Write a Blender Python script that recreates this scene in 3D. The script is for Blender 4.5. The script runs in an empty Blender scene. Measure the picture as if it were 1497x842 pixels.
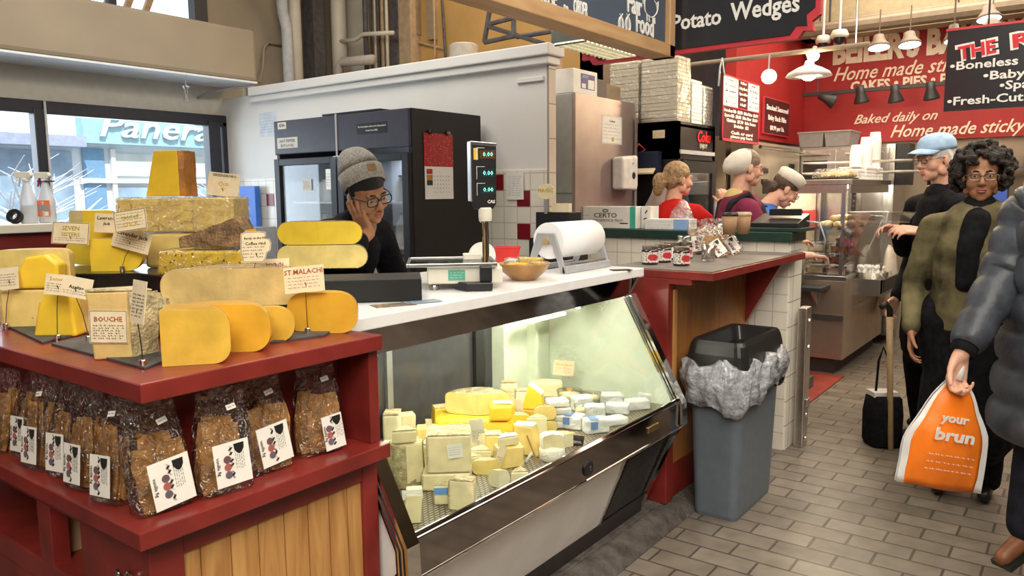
import bpy, bmesh, math, random
from mathutils import Vector, Matrix, Euler
S = bpy.context.scene
COL = S.collection
PI = math.pi
random.seed(7)
# ---------------------------------------------------------------- camera, world, sun, big lights, exposure
EYE = Vector((0, 0, 1.55)); FL = 1123.2
YAW, PITCH, ROLL = .642468, .121547, -.010314
_f = Vector((math.cos(YAW)*math.cos(PITCH), math.sin(YAW)*math.cos(PITCH), -math.sin(PITCH)))
_r = Vector((math.sin(YAW), -math.cos(YAW), 0)); _u = _r.cross(_f)
_r, _u = _r*math.cos(ROLL)+_u*math.sin(ROLL), -_r*math.sin(ROLL)+_u*math.cos(ROLL)
cd = bpy.data.cameras.new('camera'); cam = bpy.data.objects.new('camera', cd); COL.objects.link(cam)
cd.sensor_width = 36; cd.lens = FL/1497*36; cd.clip_start = .05; cd.clip_end = 200
mm = Matrix((_r, _u, -_f)).transposed().to_4x4(); mm.translation = EYE; cam.matrix_world = mm
S.camera = cam
S.view_settings.view_transform = 'Standard'; S.view_settings.look = 'None'; S.view_settings.gamma = 1
S.view_settings.use_curve_mapping = False; S.view_settings.exposure = 0.12
W = bpy.data.worlds.new('sky'); S.world = W; W.use_nodes = True
W.node_tree.nodes['Background'].inputs[0].default_value = (.80, .90, 1, 1)
W.node_tree.nodes['Background'].inputs[1].default_value = 1.5
def lamp(name, kind, loc, energy, col=(1, 1, 1), size=1, size_y=None, rot=(0, 0, 0), **k):
    l = bpy.data.lights.new(name, kind); l.energy = energy; l.color = col
    if kind == 'AREA':
        l.size = size
        if size_y: l.shape = 'RECTANGLE'; l.size_y = size_y
    for a, b in k.items(): setattr(l, a, b)
    o = bpy.data.objects.new(name, l); COL.objects.link(o); o.location = loc; o.rotation_euler = rot
    return o
lamp('sun', 'SUN', (0, 0, 20), 5.0, (1, .97, .92), rot=(math.radians(38), 0, math.radians(-20)), angle=.02)
lamp('hall_light', 'AREA', (1.6, -.6, 4.1), 130, (1, .92, .80), 3.6, 2.2)
lamp('hall_light', 'AREA', (-1.3, -1.0, 3.7), 185, (1, .93, .82), 2.2, 2.2, rot=(.5, -.55, 0))  # added fill behind the camera, brightens the shelf bags and case front
lamp('hall_light', 'AREA', (5.2, -.4, 4.1), 130, (1, .88, .72), 3.2, 2.2)
lamp('hall_light', 'AREA', (2.2, 3.6, 4.1), 90, (1, .95, .86), 2.6, 2.0)
lamp('hall_light', 'AREA', (8.0, 1.0, 4.0), 130, (1, .86, .68), 2.2, 2.2)
lamp('hall_light', 'AREA', (5.9, 3.6, 4.0), 70, (1, .82, .6), 1.6, 2.2)
lamp('window_daylight', 'AREA', (2.6, 6.45, 1.75), 40, (.72, .86, 1), 2.6, 1.1, rot=(math.radians(90), 0, math.radians(180)))
# ---------------------------------------------------------------- helpers
def at(px, py, x=None, y=None, z=None):
    k = _f+_r*((px-748.5)/FL)-_u*((py-421)/FL)
    t = (z-EYE.z)/k.z if z is not None else (x/k.x if x is not None else y/k.y)
    return EYE+k*t
_mats = {}
def M(name, col=(.8, .8, .8), rough=.5, metal=0, var=.07, scale=18, bump=0, bscale=None, trans=0, coat=0, emit=0, alpha=1, sss=0, col2=None, ior=1.45):
    """plain procedural material: a colour broken up by noise, with optional bump"""
    if name in _mats: return _mats[name]
    m = bpy.data.materials.new(name); m.use_nodes = True; _mats[name] = m
    nt = m.node_tree; N = nt.nodes; L = nt.links; b = N['Principled BSDF']
    b.inputs['Roughness'].default_value = rough; b.inputs['Metallic'].default_value = metal
    b.inputs['IOR'].default_value = ior
    if rough >= .8: b.inputs['Specular IOR Level'].default_value = .12
    if trans: b.inputs['Transmission Weight'].default_value = trans
    if coat: b.inputs['Coat Weight'].default_value = coat; b.inputs['Coat Roughness'].default_value = .08
    if alpha < 1: b.inputs['Alpha'].default_value = alpha
    if sss: b.inputs['Subsurface Weight'].default_value = sss; b.inputs['Subsurface Radius'].default_value = (.02, .012, .006); b.inputs['Subsurface Scale'].default_value = .5
    if emit: b.inputs['Emission Color'].default_value = (*col, 1); b.inputs['Emission Strength'].default_value = emit
    tc = N.new('ShaderNodeTexCoord'); n = N.new('ShaderNodeTexNoise'); n.inputs['Scale'].default_value = scale; n.inputs['Detail'].default_value = 5
    L.new(tc.outputs['Object'], n.inputs['Vector'])
    r = N.new('ShaderNodeValToRGB'); c2 = col2 or tuple(max(0, c*(1-var*2)) for c in col); c1 = col if col2 else tuple(min(1, c*(1+var)) for c in col)
    r.color_ramp.elements[0].position = .3; r.color_ramp.elements[1].position = .7
    r.color_ramp.elements[0].color = (*c2, 1); r.color_ramp.elements[1].color = (*c1, 1)
    L.new(n.outputs['Fac'], r.inputs['Fac']); L.new(r.outputs['Color'], b.inputs['Base Color'])
    if bump:
        n2 = N.new('ShaderNodeTexNoise'); n2.inputs['Scale'].default_value = bscale or scale*4; n2.inputs['Detail'].default_value = 4
        L.new(tc.outputs['Object'], n2.inputs['Vector'])
        bp = N.new('ShaderNodeBump'); bp.inputs['Strength'].default_value = bump; bp.inputs['Distance'].default_value = .02
        L.new(n2.outputs['Fac'], bp.inputs['Height']); L.new(bp.outputs['Normal'], b.inputs['Normal'])
    return m
def film(name, tint=(1, 1, 1), clear=.9, rough=.12, bscale=14, bump=.6, fmax=.75):
    """thin clear plastic or glass: mostly see-through with a crinkled gloss"""
    if name in _mats: return _mats[name]
    m = bpy.data.materials.new(name); m.use_nodes = True; _mats[name] = m
    nt = m.node_tree; N = nt.nodes; L = nt.links
    for x in list(N): N.remove(x)
    o = N.new('ShaderNodeOutputMaterial'); t = N.new('ShaderNodeBsdfTransparent'); t.inputs[0].default_value = (*tint, 1)
    g = N.new('ShaderNodeBsdfGlossy'); g.inputs['Roughness'].default_value = rough
    mx = N.new('ShaderNodeMixShader'); fr = N.new('ShaderNodeLayerWeight'); fr.inputs['Blend'].default_value = .18
    mr = N.new('ShaderNodeMapRange'); mr.inputs['To Min'].default_value = 1-clear; mr.inputs['To Max'].default_value = fmax
    L.new(fr.outputs['Fresnel'], mr.inputs['Value']); L.new(mr.outputs['Result'], mx.inputs[0])
    L.new(t.outputs[0], mx.inputs[1]); L.new(g.outputs[0], mx.inputs[2]); L.new(mx.outputs[0], o.inputs[0])
    if bump:
        tc = N.new('ShaderNodeTexCoord'); n = N.new('ShaderNodeTexNoise'); n.inputs['Scale'].default_value = bscale; n.inputs['Detail'].default_value = 3; n.inputs['Distortion'].default_value = 1.2
        L.new(tc.outputs['Object'], n.inputs['Vector']); bp = N.new('ShaderNodeBump'); bp.inputs['Strength'].default_value = bump; bp.inputs['Distance'].default_value = .05
        L.new(n.outputs['Fac'], bp.inputs['Height']); L.new(bp.outputs['Normal'], g.inputs['Normal']); L.new(bp.outputs['Normal'], fr.inputs['Normal'])
    return m
def tiles(name, col, grout, w, h, axis='YZ', accent=None, mortar=.006, rough=.18, offset=0, var=.0, bump=.35, rot=0):
    """brick-texture surface; axis says which two object axes the grid lies in"""
    m = bpy.data.materials.new(name); m.use_nodes = True; nt = m.node_tree; N = nt.nodes; L = nt.links; b = N['Principled BSDF']
    b.inputs['Roughness'].default_value = rough
    tc = N.new('ShaderNodeTexCoord'); sp = N.new('ShaderNodeSeparateXYZ'); cb = N.new('ShaderNodeCombineXYZ')
    L.new(tc.outputs['Object'], sp.inputs[0]); L.new(sp.outputs[axis[0]], cb.inputs[0]); L.new(sp.outputs[axis[1]], cb.inputs[1])
    br = N.new('ShaderNodeTexBrick'); br.offset = offset; br.squash = 1
    L.new(cb.outputs[0], br.inputs['Vector'])
    br.inputs['Scale'].default_value = 1; br.inputs['Mortar Size'].default_value = mortar; br.inputs['Brick Width'].default_value = w; br.inputs['Row Height'].default_value = h
    br.inputs['Mortar Smooth'].default_value = .3; br.inputs['Bias'].default_value = 0
    c2 = tuple(c*(1-var) for c in col)
    br.inputs['Color1'].default_value = (*col, 1); br.inputs['Color2'].default_value = (*c2, 1); br.inputs['Mortar'].default_value = (*grout, 1)
    n = N.new('ShaderNodeTexNoise'); n.inputs['Scale'].default_value = 9; n.inputs['Detail'].default_value = 6; L.new(tc.outputs['Object'], n.inputs['Vector'])
    mx = N.new('ShaderNodeMixRGB'); mx.blend_type = 'MULTIPLY'; mx.inputs[0].default_value = .55 if var else .12
    cr = N.new('ShaderNodeValToRGB'); cr.color_ramp.elements[0].position = .3; cr.color_ramp.elements[0].color = (.45, .42, .4, 1); cr.color_ramp.elements[1].position = .62
    L.new(n.outputs['Fac'], cr.inputs[0]); L.new(br.outputs['Color'], mx.inputs[1]); L.new(cr.outputs[0], mx.inputs[2]); L.new(mx.outputs[0], b.inputs['Base Color'])
    bp = N.new('ShaderNodeBump'); bp.invert = True; bp.inputs['Strength'].default_value = bump; bp.inputs['Distance'].default_value = .01
    L.new(br.outputs['Fac'], bp.inputs['Height']); L.new(bp.outputs['Normal'], b.inputs['Normal'])
    return m
def wood(name, c1, c2, scale=3, axis=2, rough=.45, stretch=9):
    if name in _mats: return _mats[name]
    m = bpy.data.materials.new(name); m.use_nodes = True; _mats[name] = m
    nt = m.node_tree; N = nt.nodes; L = nt.links; b = N['Principled BSDF']; b.inputs['Roughness'].default_value = rough
    tc = N.new('ShaderNodeTexCoord'); mp = N.new('ShaderNodeMapping'); s = [stretch]*3; s[axis] = 1; mp.inputs['Scale'].default_value = s
    n = N.new('ShaderNodeTexNoise'); n.inputs['Scale'].default_value = scale; n.inputs['Detail'].default_value = 6; n.inputs['Distortion'].default_value = 1.4
    L.new(tc.outputs['Object'], mp.inputs[0]); L.new(mp.outputs[0], n.inputs['Vector'])
    r = N.new('ShaderNodeValToRGB'); r.color_ramp.elements[0].position = .32; r.color_ramp.elements[1].position = .66
    r.color_ramp.elements[0].color = (*c2, 1); r.color_ramp.elements[1].color = (*c1, 1)
    L.new(n.outputs['Fac'], r.inputs[0]); L.new(r.outputs[0], b.inputs['Base Color'])
    return m

class MB:
    """collects shapes in one bmesh, built as ONE mesh object"""
    def __init__(s): s.bm = bmesh.new(); s.mi = 0
    def _f(s, vs):
        try: f = s.bm.faces.new(vs); f.material_index = s.mi; return f
        except ValueError: return None
    def box(s, a, b, T=None):
        a, b = [min(p, q) for p, q in zip(a, b)], [max(p, q) for p, q in zip(a, b)]
        v = [s.bm.verts.new((T@Vector(p)) if T else p) for p in ((a[0], a[1], a[2]), (b[0], a[1], a[2]), (b[0], b[1], a[2]), (a[0], b[1], a[2]), (a[0], a[1], b[2]), (b[0], a[1], b[2]), (b[0], b[1], b[2]), (a[0], b[1], b[2]))]
        for q in ((3, 2, 1, 0), (4, 5, 6, 7), (0, 1, 5, 4), (1, 2, 6, 5), (2, 3, 7, 6), (3, 0, 4, 7)): s._f([v[i] for i in q])
        return s
    def cbox(s, c, d, T=None): return s.box([c[i]-d[i]/2 for i in range(3)], [c[i]+d[i]/2 for i in range(3)], T)
    def prism(s, poly, vec, T=None):
        vec = Vector(vec); A = [Vector(p) for p in poly]; B = [p+vec for p in A]
        if T: A = [T@p for p in A]; B = [T@p for p in B]
        a = [s.bm.verts.new(p) for p in A]; b = [s.bm.verts.new(p) for p in B]; n = len(a)
        s._f(a[::-1]); s._f(b)
        for i in range(n): s._f([a[i], a[(i+1) % n], b[(i+1) % n], b[i]])
        return s
    def rings(s, rings, cap=True, closed=True):
        R = [[s.bm.verts.new(p) for p in r] for r in rings]
        for a, b in zip(R, R[1:]):
            n = len(a)
            for i in range(n if closed else n-1): s._f([a[i], a[(i+1) % n], b[(i+1) % n], b[i]])
        if cap: s._f(R[0][::-1]); s._f(R[-1])
        return s
    def tube(s, pts, r, seg=8, cap=True):
        pts = [Vector(p) for p in pts]; rr = r if isinstance(r, (list, tuple)) else [r]*len(pts); out = []; prev = None
        for i, p in enumerate(pts):
            t = (pts[min(i+1, len(pts)-1)]-pts[max(i-1, 0)]).normalized()
            if prev is None: n = t.orthogonal().normalized()
            else:
                n = prev-t*prev.dot(t)
                n = n.normalized() if n.length > 1e-5 else t.orthogonal().normalized()
            prev = n; bn = t.cross(n)
            out.append([p+(n*math.cos(2*PI*k/seg)+bn*math.sin(2*PI*k/seg))*rr[i] for k in range(seg)])
        return s.rings(out, cap)
    def lathe(s, prof, c=(0, 0, 0), seg=24, T=None, cap=True):
        out = []
        for r, z in prof:
            ring = [Vector((c[0]+r*math.cos(2*PI*k/seg), c[1]+r*math.sin(2*PI*k/seg), c[2]+z)) for k in range(seg)]
            out.append([T@p for p in ring] if T else ring)
        return s.rings(out, cap)
    def ball(s, c, r, u=14, v=9, T=None):
        r = (r, r, r) if not isinstance(r, (list, tuple)) else r; c = Vector(c)
        f = lambda p: (T@p if T else p)
        top = s.bm.verts.new(f(c+Vector((0, 0, r[2])))); bot = s.bm.verts.new(f(c-Vector((0, 0, r[2])))); R = []
        for j in range(1, v):
            a = PI*j/v
            R.append([s.bm.verts.new(f(c+Vector((r[0]*math.sin(a)*math.cos(2*PI*k/u), r[1]*math.sin(a)*math.sin(2*PI*k/u), r[2]*math.cos(a))))) for k in range(u)])
        for k in range(u):
            s._f([top, R[0][k], R[0][(k+1) % u]]); s._f([bot, R[-1][(k+1) % u], R[-1][k]])
            for a, b in zip(R, R[1:]): s._f([a[k], b[k], b[(k+1) % u], a[(k+1) % u]])
        return s
    def cap(s, p0, r0, p1, r1, seg=14):
        """tapered capsule"""
        p0 = Vector(p0); p1 = Vector(p1); d = p1-p0; L = d.length; t = d.normalized() if L > 1e-6 else Vector((0, 0, 1))
        n = t.orthogonal().normalized(); b = t.cross(n); R = []
        for j in range(1, 5):
            a = PI/2*(1-j/4.); R.append((p0-t*r0*math.sin(a), r0*math.cos(a)))
        for j in range(0, 4):
            a = PI/2*(j/4.); R.append((p1+t*r1*math.sin(a), r1*math.cos(a)))
        rr = [[c+(n*math.cos(2*PI*k/seg)+b*math.sin(2*PI*k/seg))*q for k in range(seg)] for c, q in R]
        return s.rings(rr, True)
    def quad(s, a, b, c, d): s._f([s.bm.verts.new(p) for p in (a, b, c, d)]); return s
    def jitter(s, amt, sc=20, seed=0):
        from mathutils import noise
        for v in s.bm.verts: v.co += noise.noise_vector(v.co*sc+Vector((seed*7.1, seed*3.3, seed)))*amt
        return s
    def build(s, name, mat, parent=None, bevel=0, smooth=False, off=None, sub=0, remesh=0, smi=0, seg=2, T=None, recalc=True):
        if recalc: bmesh.ops.recalc_face_normals(s.bm, faces=s.bm.faces)
        if T: s.bm.transform(T)
        if off is not None: bmesh.ops.translate(s.bm, verts=s.bm.verts, vec=-Vector(off))
        me = bpy.data.meshes.new(name); s.bm.to_mesh(me); s.bm.free()
        for m in (mat if isinstance(mat, (list, tuple)) else [mat]): me.materials.append(m)
        if smooth:
            for p in me.polygons: p.use_smooth = True
        o = bpy.data.objects.new(name, me); COL.objects.link(o)
        if parent: o.parent = parent
        if bevel:
            d = o.modifiers.new('bevel', 'BEVEL'); d.width = bevel; d.segments = seg; d.limit_method = 'ANGLE'; d.angle_limit = .6
        if remesh:
            d = o.modifiers.new('remesh', 'REMESH'); d.mode = 'VOXEL'; d.voxel_size = remesh; d.use_smooth_shade = True
        if smi:
            d = o.modifiers.new('smooth', 'SMOOTH'); d.factor = .5; d.iterations = smi
        if sub:
            d = o.modifiers.new('subsurf', 'SUBSURF'); d.levels = sub; d.render_levels = sub
        return o
def tag(o, label, cat, group=None):
    o['label'] = label; o['category'] = cat
    if group: o['group'] = group
    return o
def thing(name, label, cat, loc=(0, 0, 0), rz=0, group=None, rot=None):
    o = bpy.data.objects.new(name, None); COL.objects.link(o); o.empty_display_size = .05
    o.location = loc; o.rotation_euler = rot or (0, 0, rz)
    return tag(o, label, cat, group)
def struct(o): o['kind'] = 'structure'; return o
def dup(root, loc=None, rz=None, label=None, group=None, rot=None, sc=None):
    r = root.copy(); COL.objects.link(r)
    if loc is not None: r.location = loc
    if rz is not None: r.rotation_euler = (0, 0, rz)
    if rot is not None: r.rotation_euler = rot
    if sc is not None: r.scale = (sc, sc, sc) if not isinstance(sc, tuple) else sc
    if label: r['label'] = label
    if group: r['group'] = group
    for ch in [o for o in KIDS.get(root.name, [])] or list(root.children):
        c = ch.copy(); COL.objects.link(c); c.parent = r
        for g in list(ch.children):
            d = g.copy(); COL.objects.link(d); d.parent = c
    return r
KIDS = {}
def frame(o, xdir, up=(0, 0, 1)):
    """matrix at o with local x along xdir, local y along up-ish, z out of the face"""
    x = Vector(xdir).normalized(); u = Vector(up); u = (u-x*u.dot(x)).normalized(); z = x.cross(u)
    m = Matrix((x, u, z)).transposed().to_4x4(); m.translation = Vector(o); return m
def text(name, s, size, T, mat, parent, ext=.0008, bold=0, shear=0, align='CENTER', sx=1, off=None, res=2, space=1):
    cu = bpy.data.curves.new('t', 'FONT'); cu.body = s; cu.size = size; cu.align_x = align; cu.align_y = 'CENTER'
    cu.extrude = ext; cu.offset = bold; cu.shear = shear; cu.resolution_u = res; cu.space_character = space; cu.space_line = .85
    o = bpy.data.objects.new('t', cu); COL.objects.link(o)
    dg = bpy.context.evaluated_depsgraph_get(); me = bpy.data.meshes.new_from_object(o.evaluated_get(dg))
    bpy.data.objects.remove(o); me.name = name
    T = T@Matrix.Diagonal((sx, 1, 1, 1))
    if off is not None: T = Matrix.Translation(-Vector(off))@T
    me.transform(T); me.materials.clear(); me.materials.append(mat)
    q = bpy.data.objects.new(name, me); COL.objects.link(q)
    if parent: q.parent = parent
    return q
def scribble(mb, T, x0, x1, y, h, seed=0):
    """one line of illegible handwriting as a thin wiggling stroke of short words"""
    R = random.Random(seed); x = x0
    while x < x1-h:
        w = min(R.uniform(1.2, 3.4)*h, x1-x); n = max(2, int(w/(h*.5))); pts = [(x+w*i/n, y+(h*.32 if i % 2 else -h*.32)*R.uniform(.5, 1.1)) for i in range(n+1)]
        for (ax, ay), (bx, by) in zip(pts, pts[1:]):
            d = h*.10
            mb.prism([T@Vector((ax-d, ay-d, .0004)), T@Vector((bx-d, by-d, .0004)), T@Vector((bx+d, by+d, .0004)), T@Vector((ax+d, ay+d, .0004))], T.to_3x3()@Vector((0, 0, .0005)))
        x += w+h*.7
# ---------------------------------------------------------------- shared materials
RED = M('red_paint', (.21, .022, .017), .38, var=.16, scale=7, bump=.05, coat=.15)
REDW = M('red_wall_paint', (.34, .017, .017), .5, var=.08, scale=3)
PINE = wood('pine_boards', (.56, .30, .10), (.36, .16, .045), 2.6, 2)
PANELW = wood('oak_panel', (.40, .17, .045), (.27, .10, .025), 2.2, 2)
WHITE = M('white_laminate', (.80, .80, .80), .28, var=.03)
WALLW = M('white_wall_paint', (.74, .73, .70), .6, var=.03, scale=2)
TAN = M('tan_wall_paint', (.34, .28, .20), .65, var=.06, scale=2)
CREAM = M('cream_paint', (.70, .66, .57), .5, var=.05, scale=4)
OCHRE = M('ochre_wall_paint', (.60, .36, .12), .65, var=.08, scale=2)
BLACK = M('black_plastic', (.014, .014, .016), .38, var=.1)
BLACKM = M('black_enamel', (.012, .012, .014), .4, var=.08)
DARKBR = M('dark_brown_enamel', (.016, .012, .011), .5, var=.1)
STEEL = M('brushed_steel', (.62, .60, .57), .28, 1, var=.05, scale=30)
CHROME = M('chrome', (.72, .70, .68), .07, 1, var=.02)
DCHROME = M('dark_chrome', (.32, .29, .28), .08, 1, var=.03)
GREY = M('grey_plastic', (.13, .155, .185), .42, var=.05)
LGREY = M('light_grey_plastic', (.50, .51, .53), .4, var=.03)
PAPER = M('paper', (.82, .80, .74), .7, var=.03)
CARD = M('cream_card', (.80, .68, .46), .7, var=.05, scale=30)
INK = M('dark_ink', (.05, .025, .015), .7, var=.05)
INKR = M('red_brown_ink', (.35, .08, .02), .7, var=.05)
INKY = M('golden_ink', (.62, .40, .05), .7, var=.05)
GLASS = film('clear_glass', (1, 1, 1), .965, .02, bump=0)
CGLASS = film('case_glass', (.98, 1, .985), .965, .02, bump=0, fmax=.30)
WRAP = film('plastic_wrap', (1, 1, 1), .90, .10, 26, .8)
SKIN_D = M('brown_skin', (.36, .17, .085), .5, var=.07, scale=40, sss=.08)
SKIN_L = M('fair_skin', (.72, .40, .28), .5, var=.06, scale=40, sss=.08)
NAVYM = M('dark_window_metal', (.025, .025, .035), .35, var=.1)
WTILE = tiles('white_tiles', (.80, .76, .66), (.56, .51, .44), .105, .105, 'YZ', mortar=.0035)
# ---------------------------------------------------------------- the setting
FLOORM = tiles('paver_bricks', (.255, .218, .175), (.085, .072, .06), .255, .128, 'YX', mortar=.006, rough=.36, offset=.5, var=.28, bump=.5)
struct(MB().box((-6, -9, -.1), (14, 9, 0)).build('floor', FLOORM))
# raised plinth the stalls stand on, with a rough dark edge
CONC = M('dark_concrete', (.10, .085, .075), .75, var=.3, scale=14, bump=.6)
struct(MB().box((-6, 1.56, -.05), (4.9, 9, .07)).prism([(-6, 1.56, .07), (-6, 1.50, .05), (-6, 1.44, .0), (-6, 1.56, 0)], (10.4, 0, 0)).build('trim_1', CONC, bevel=.01))
struct(MB().box((4.9, 1.55, -.05), (6.7, 3.2, .012)).build('trim_2', M('red_floor_paint', (.30, .05, .035), .45, var=.2, scale=6)))
# ceiling and the far walls of the hall behind the camera
struct(MB().box((-6, -9, 4.3), (14, 6.9, 4.5)).build('ceiling', M('dim_ceiling', (.50, .44, .34), .8, var=.1, scale=1)))
struct(MB().box((-6.2, -9, 0), (-6, 9, 4.4)).build('wall_west', TAN))
struct(MB().box((-6, -9.2, 0), (14, -9, 4.4)).build('wall_south', TAN))
# partition with a cap (plane x = 4.0), tiles below
P0 = 2.71
pw = MB().box((4.0, P0, 0), (4.07, 6.3, 2.40)).build('wall_partition', WALLW); struct(pw)
cp = MB().box((3.965, P0-.03, 2.335), (4.105, 5.69, 2.385)).box((3.945, P0-.05, 2.385), (4.125, 5.69, 2.455)).build('cornice', WALLW, pw, bevel=.008)
MB().box((3.985, P0+.02, 2.24), (4.0, P0+.22, 2.268)).build('ledge_strip', WALLW, pw, bevel=.003)
MB().box((3.992, P0, 0), (4.0, 6.1, 1.70)).build('tile_facing', WTILE, pw)
ac = M('maroon_tile', (.20, .012, .02), .2, var=.05)
for (px, py) in ((757, 327), (735, 272), (757, 290), (393, 289)):
    q = at(px, py, x=3.99); i, j = math.floor(q.y/.105), math.floor(q.z/.105)
    MB().box((3.988, i*.105+.003, j*.105+.003), (3.994, i*.105+.102, j*.105+.102)).build('accent_tile', ac, pw)
MB().box((4.0, P0-.012, 0), (4.08, P0, 2.33)).build('end_tiles', tiles('cream_end_tiles', (.70, .62, .52), (.35, .3, .26), .2, .21, 'XZ', mortar=.004), pw)
# window wall far left (plane y = 6.124) with the big window
WY = 6.124
ww = MB().box((-6, WY, 0), (2.0-6, WY+.2, 2.5)).box((-4, WY, 0), (4.0, WY+.2, 1.16)).box((-4, WY, 2.25), (4.2, WY+.2, 2.6)).build('wall_window', M('beige_wall', (.60, .57, .49), .6, var=.03)); struct(ww)
wf = MB()
wf.box((-4, WY-.03, 2.16), (4.0, WY+.05, 2.255)); wf.box((-4, WY-.03, 1.16), (4.0, WY+.05, 1.22))
wf.box((2.45, WY-.04, 1.2), (2.53, WY+.06, 2.2)); wf.box((3.82, WY-.04, 1.2), (3.93, WY+.06, 2.2)); wf.box((3.96, WY-.03, 1.2), (4.0, WY+.05, 2.2)); wf.box((.6, WY-.04, 1.2), (.68, WY+.06, 2.2))
wfo = wf.build('window_1', NAVYM, bevel=.006); struct(wfo)
MB().box((2.515, WY-.05, 1.2), (2.53, WY-.04, 2.25)).build('mullion_strip', LGREY, wfo)
MB().box((-4, WY+.01, 1.2), (4.0, WY+.016, 2.2)).build('window_pane', GLASS, wfo)
# beam with a white soffit in front of the window
bm_ = MB().box((-6, 5.67, 2.51), (4.04, 6.3, 2.93)).build('beam', TAN, bevel=.03); struct(bm_)
MB().box((-6, 5.675, 2.495), (4.035, 6.13, 2.51)).build('soffit', M('soffit_white', (.78, .82, .86), .5, var=.02), bm_)
# upper wall and clerestory above the beam
uw = MB()
uw.box((-6, 6.3, 2.9), (2.6, 6.4, 4.3)); uw.box((3.97, 6.3, 2.9), (4.35, 6.4, 4.3)); uw.box((4.35, 6.3, 2.3), (5.5, 6.4, 4.3))
uwo = uw.build('wall_upper', TAN); struct(uwo)
w2 = MB().box((3.86, 6.26, 2.9), (3.98, 6.36, 4.2)).box((2.55, 6.28, 3.9), (3.95, 6.36, 4.3)).box((3.16, 6.32, 2.9), (3.22, 6.38, 4)).build('window_2', NAVYM); struct(w2)
LATH = wood('lath', (.50, .33, .17), (.36, .22, .1), 3, 0)
for k in range(6):
    x = 2.62+k*.16
    MB().prism([(x, 6.44, 2.9), (x+.05, 6.44, 2.9), (x+.30, 6.44, 3.5), (x+.25, 6.44, 3.5)], (0, .04, 0)).build('slat', LATH, w2)
# ochre market wall behind the partition
struct(MB().box((5.5, 3.3, 0), (5.7, 6.4, 4.3)).build('wall_market', OCHRE))
struct(MB().box((5.5, 3.3, 0), (9.3, 3.4, 4.3)).build('wall_back', M('dull_brown_wall', (.22, .15, .10), .7, var=.15, scale=3)))
struct(MB().box((4.8, 1.66, 0), (6.2, 2.75, .10)).build('trim_3', CONC))
# bakery walls
rw = MB().box((9.0, -6, 2.06), (9.15, 2.62, 3.22)).box((6.9, 2.62, 2.06), (9.15, 2.72, 3.22)).build('wall_bakery', REDW); struct(rw)
struct(MB().box((9.05, -6, 0), (9.2, 2.62, 2.06)).box((6.9, 2.7, 0), (9.2, 2.8, 2.06)).build('wall_kitchen', M('kitchen_wall', (.36, .28, .20), .5, var=.1, scale=3)))
struct(MB().box((8.75, -6, 3.17), (9.3, 2.9, 4.3)).box((6.9, 2.5, 3.17), (9.3, 2.9, 4.3)).build('wall_bulkhead', M('bulkhead_tan', (.36, .29, .18), .7, var=.08)))
struct(MB().box((9.2, -9, 0), (9.4, -6, 4.3)).build('wall_east', TAN))
# tiled low wall with a green cap beside the stalls
GREEN = M('dark_green_enamel', (.018, .045, .034), .3, var=.1)
lw = MB().box((4.55, 1.385, 0), (4.70, 2.75, 1.255)).build('wall_low', WTILE); struct(lw)
MB().box((4.52, 1.36, 1.255), (4.80, 2.75, 1.315)).build('wall_cap', GREEN, lw, bevel=.006)
MB().box((4.56, 1.375, 0), (4.78, 1.386, 1.255)).build('wall_end_tiles', tiles('end_tiles', (.78, .75, .66), (.4, .36, .3), .22, .15, 'XZ', mortar=.004), lw)
# ---------------------------------------------------------------- cheese tools
RZ = YAW-PI/2                      # local x runs to the viewer's right, local y away
RH = Vector((math.sin(YAW), -math.cos(YAW), 0)); FH = Vector((math.cos(YAW), math.sin(YAW), 0))
def mpp(P): return (Vector(P)-EYE).dot(_f)/FL
def facing(px, py, P):
    """point seen at a pixel, in the upright plane through P that faces the viewer"""
    k = _f+_r*((px-748.5)/FL)-_u*((py-421)/FL)
    return EYE+k*((Vector(P)-EYE).dot(FH)/k.dot(FH))
GOLD = M('golden_cheese', (.80, .48, .06), .42, var=.10, scale=14, bump=.04, sss=.15, coat=.25)
GOLDR = M('golden_rind', (.62, .33, .035), .35, var=.14, scale=10, coat=.5)
AMBER = M('amber_cheese', (.82, .43, .035), .4, var=.10, scale=12, sss=.15, coat=.3)
YEL = M('yellow_cheese', (.92, .62, .045), .42, var=.07, scale=12, sss=.15, coat=.3)
PALE = M('pale_cheese', (.86, .66, .22), .5, var=.10, scale=14, bump=.06, sss=.15, coat=.2)
PALER = M('pale_rind', (.56, .40, .17), .6, var=.2, scale=18, bump=.25)
BUFF = M('buff_cheese', (.74, .52, .20), .5, var=.12, scale=14, bump=.08, sss=.12, coat=.2)
BROWNR = M('brown_rind', (.28, .17, .085), .7, var=.35, scale=30, bump=.7)
ORRIND = M('orange_rind', (.50, .20, .03), .5, var=.2, scale=20, bump=.2)
IVORY = M('ivory_cheese', (.80, .70, .42), .5, var=.08, scale=18, bump=.06, sss=.12)
CREAMY = M('cream_cheese', (.84, .76, .50), .5, var=.07, scale=18, bump=.05, sss=.12)
GREYR = M('natural_rind', (.55, .46, .26), .7, var=.25, scale=40, bump=.5)
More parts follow.
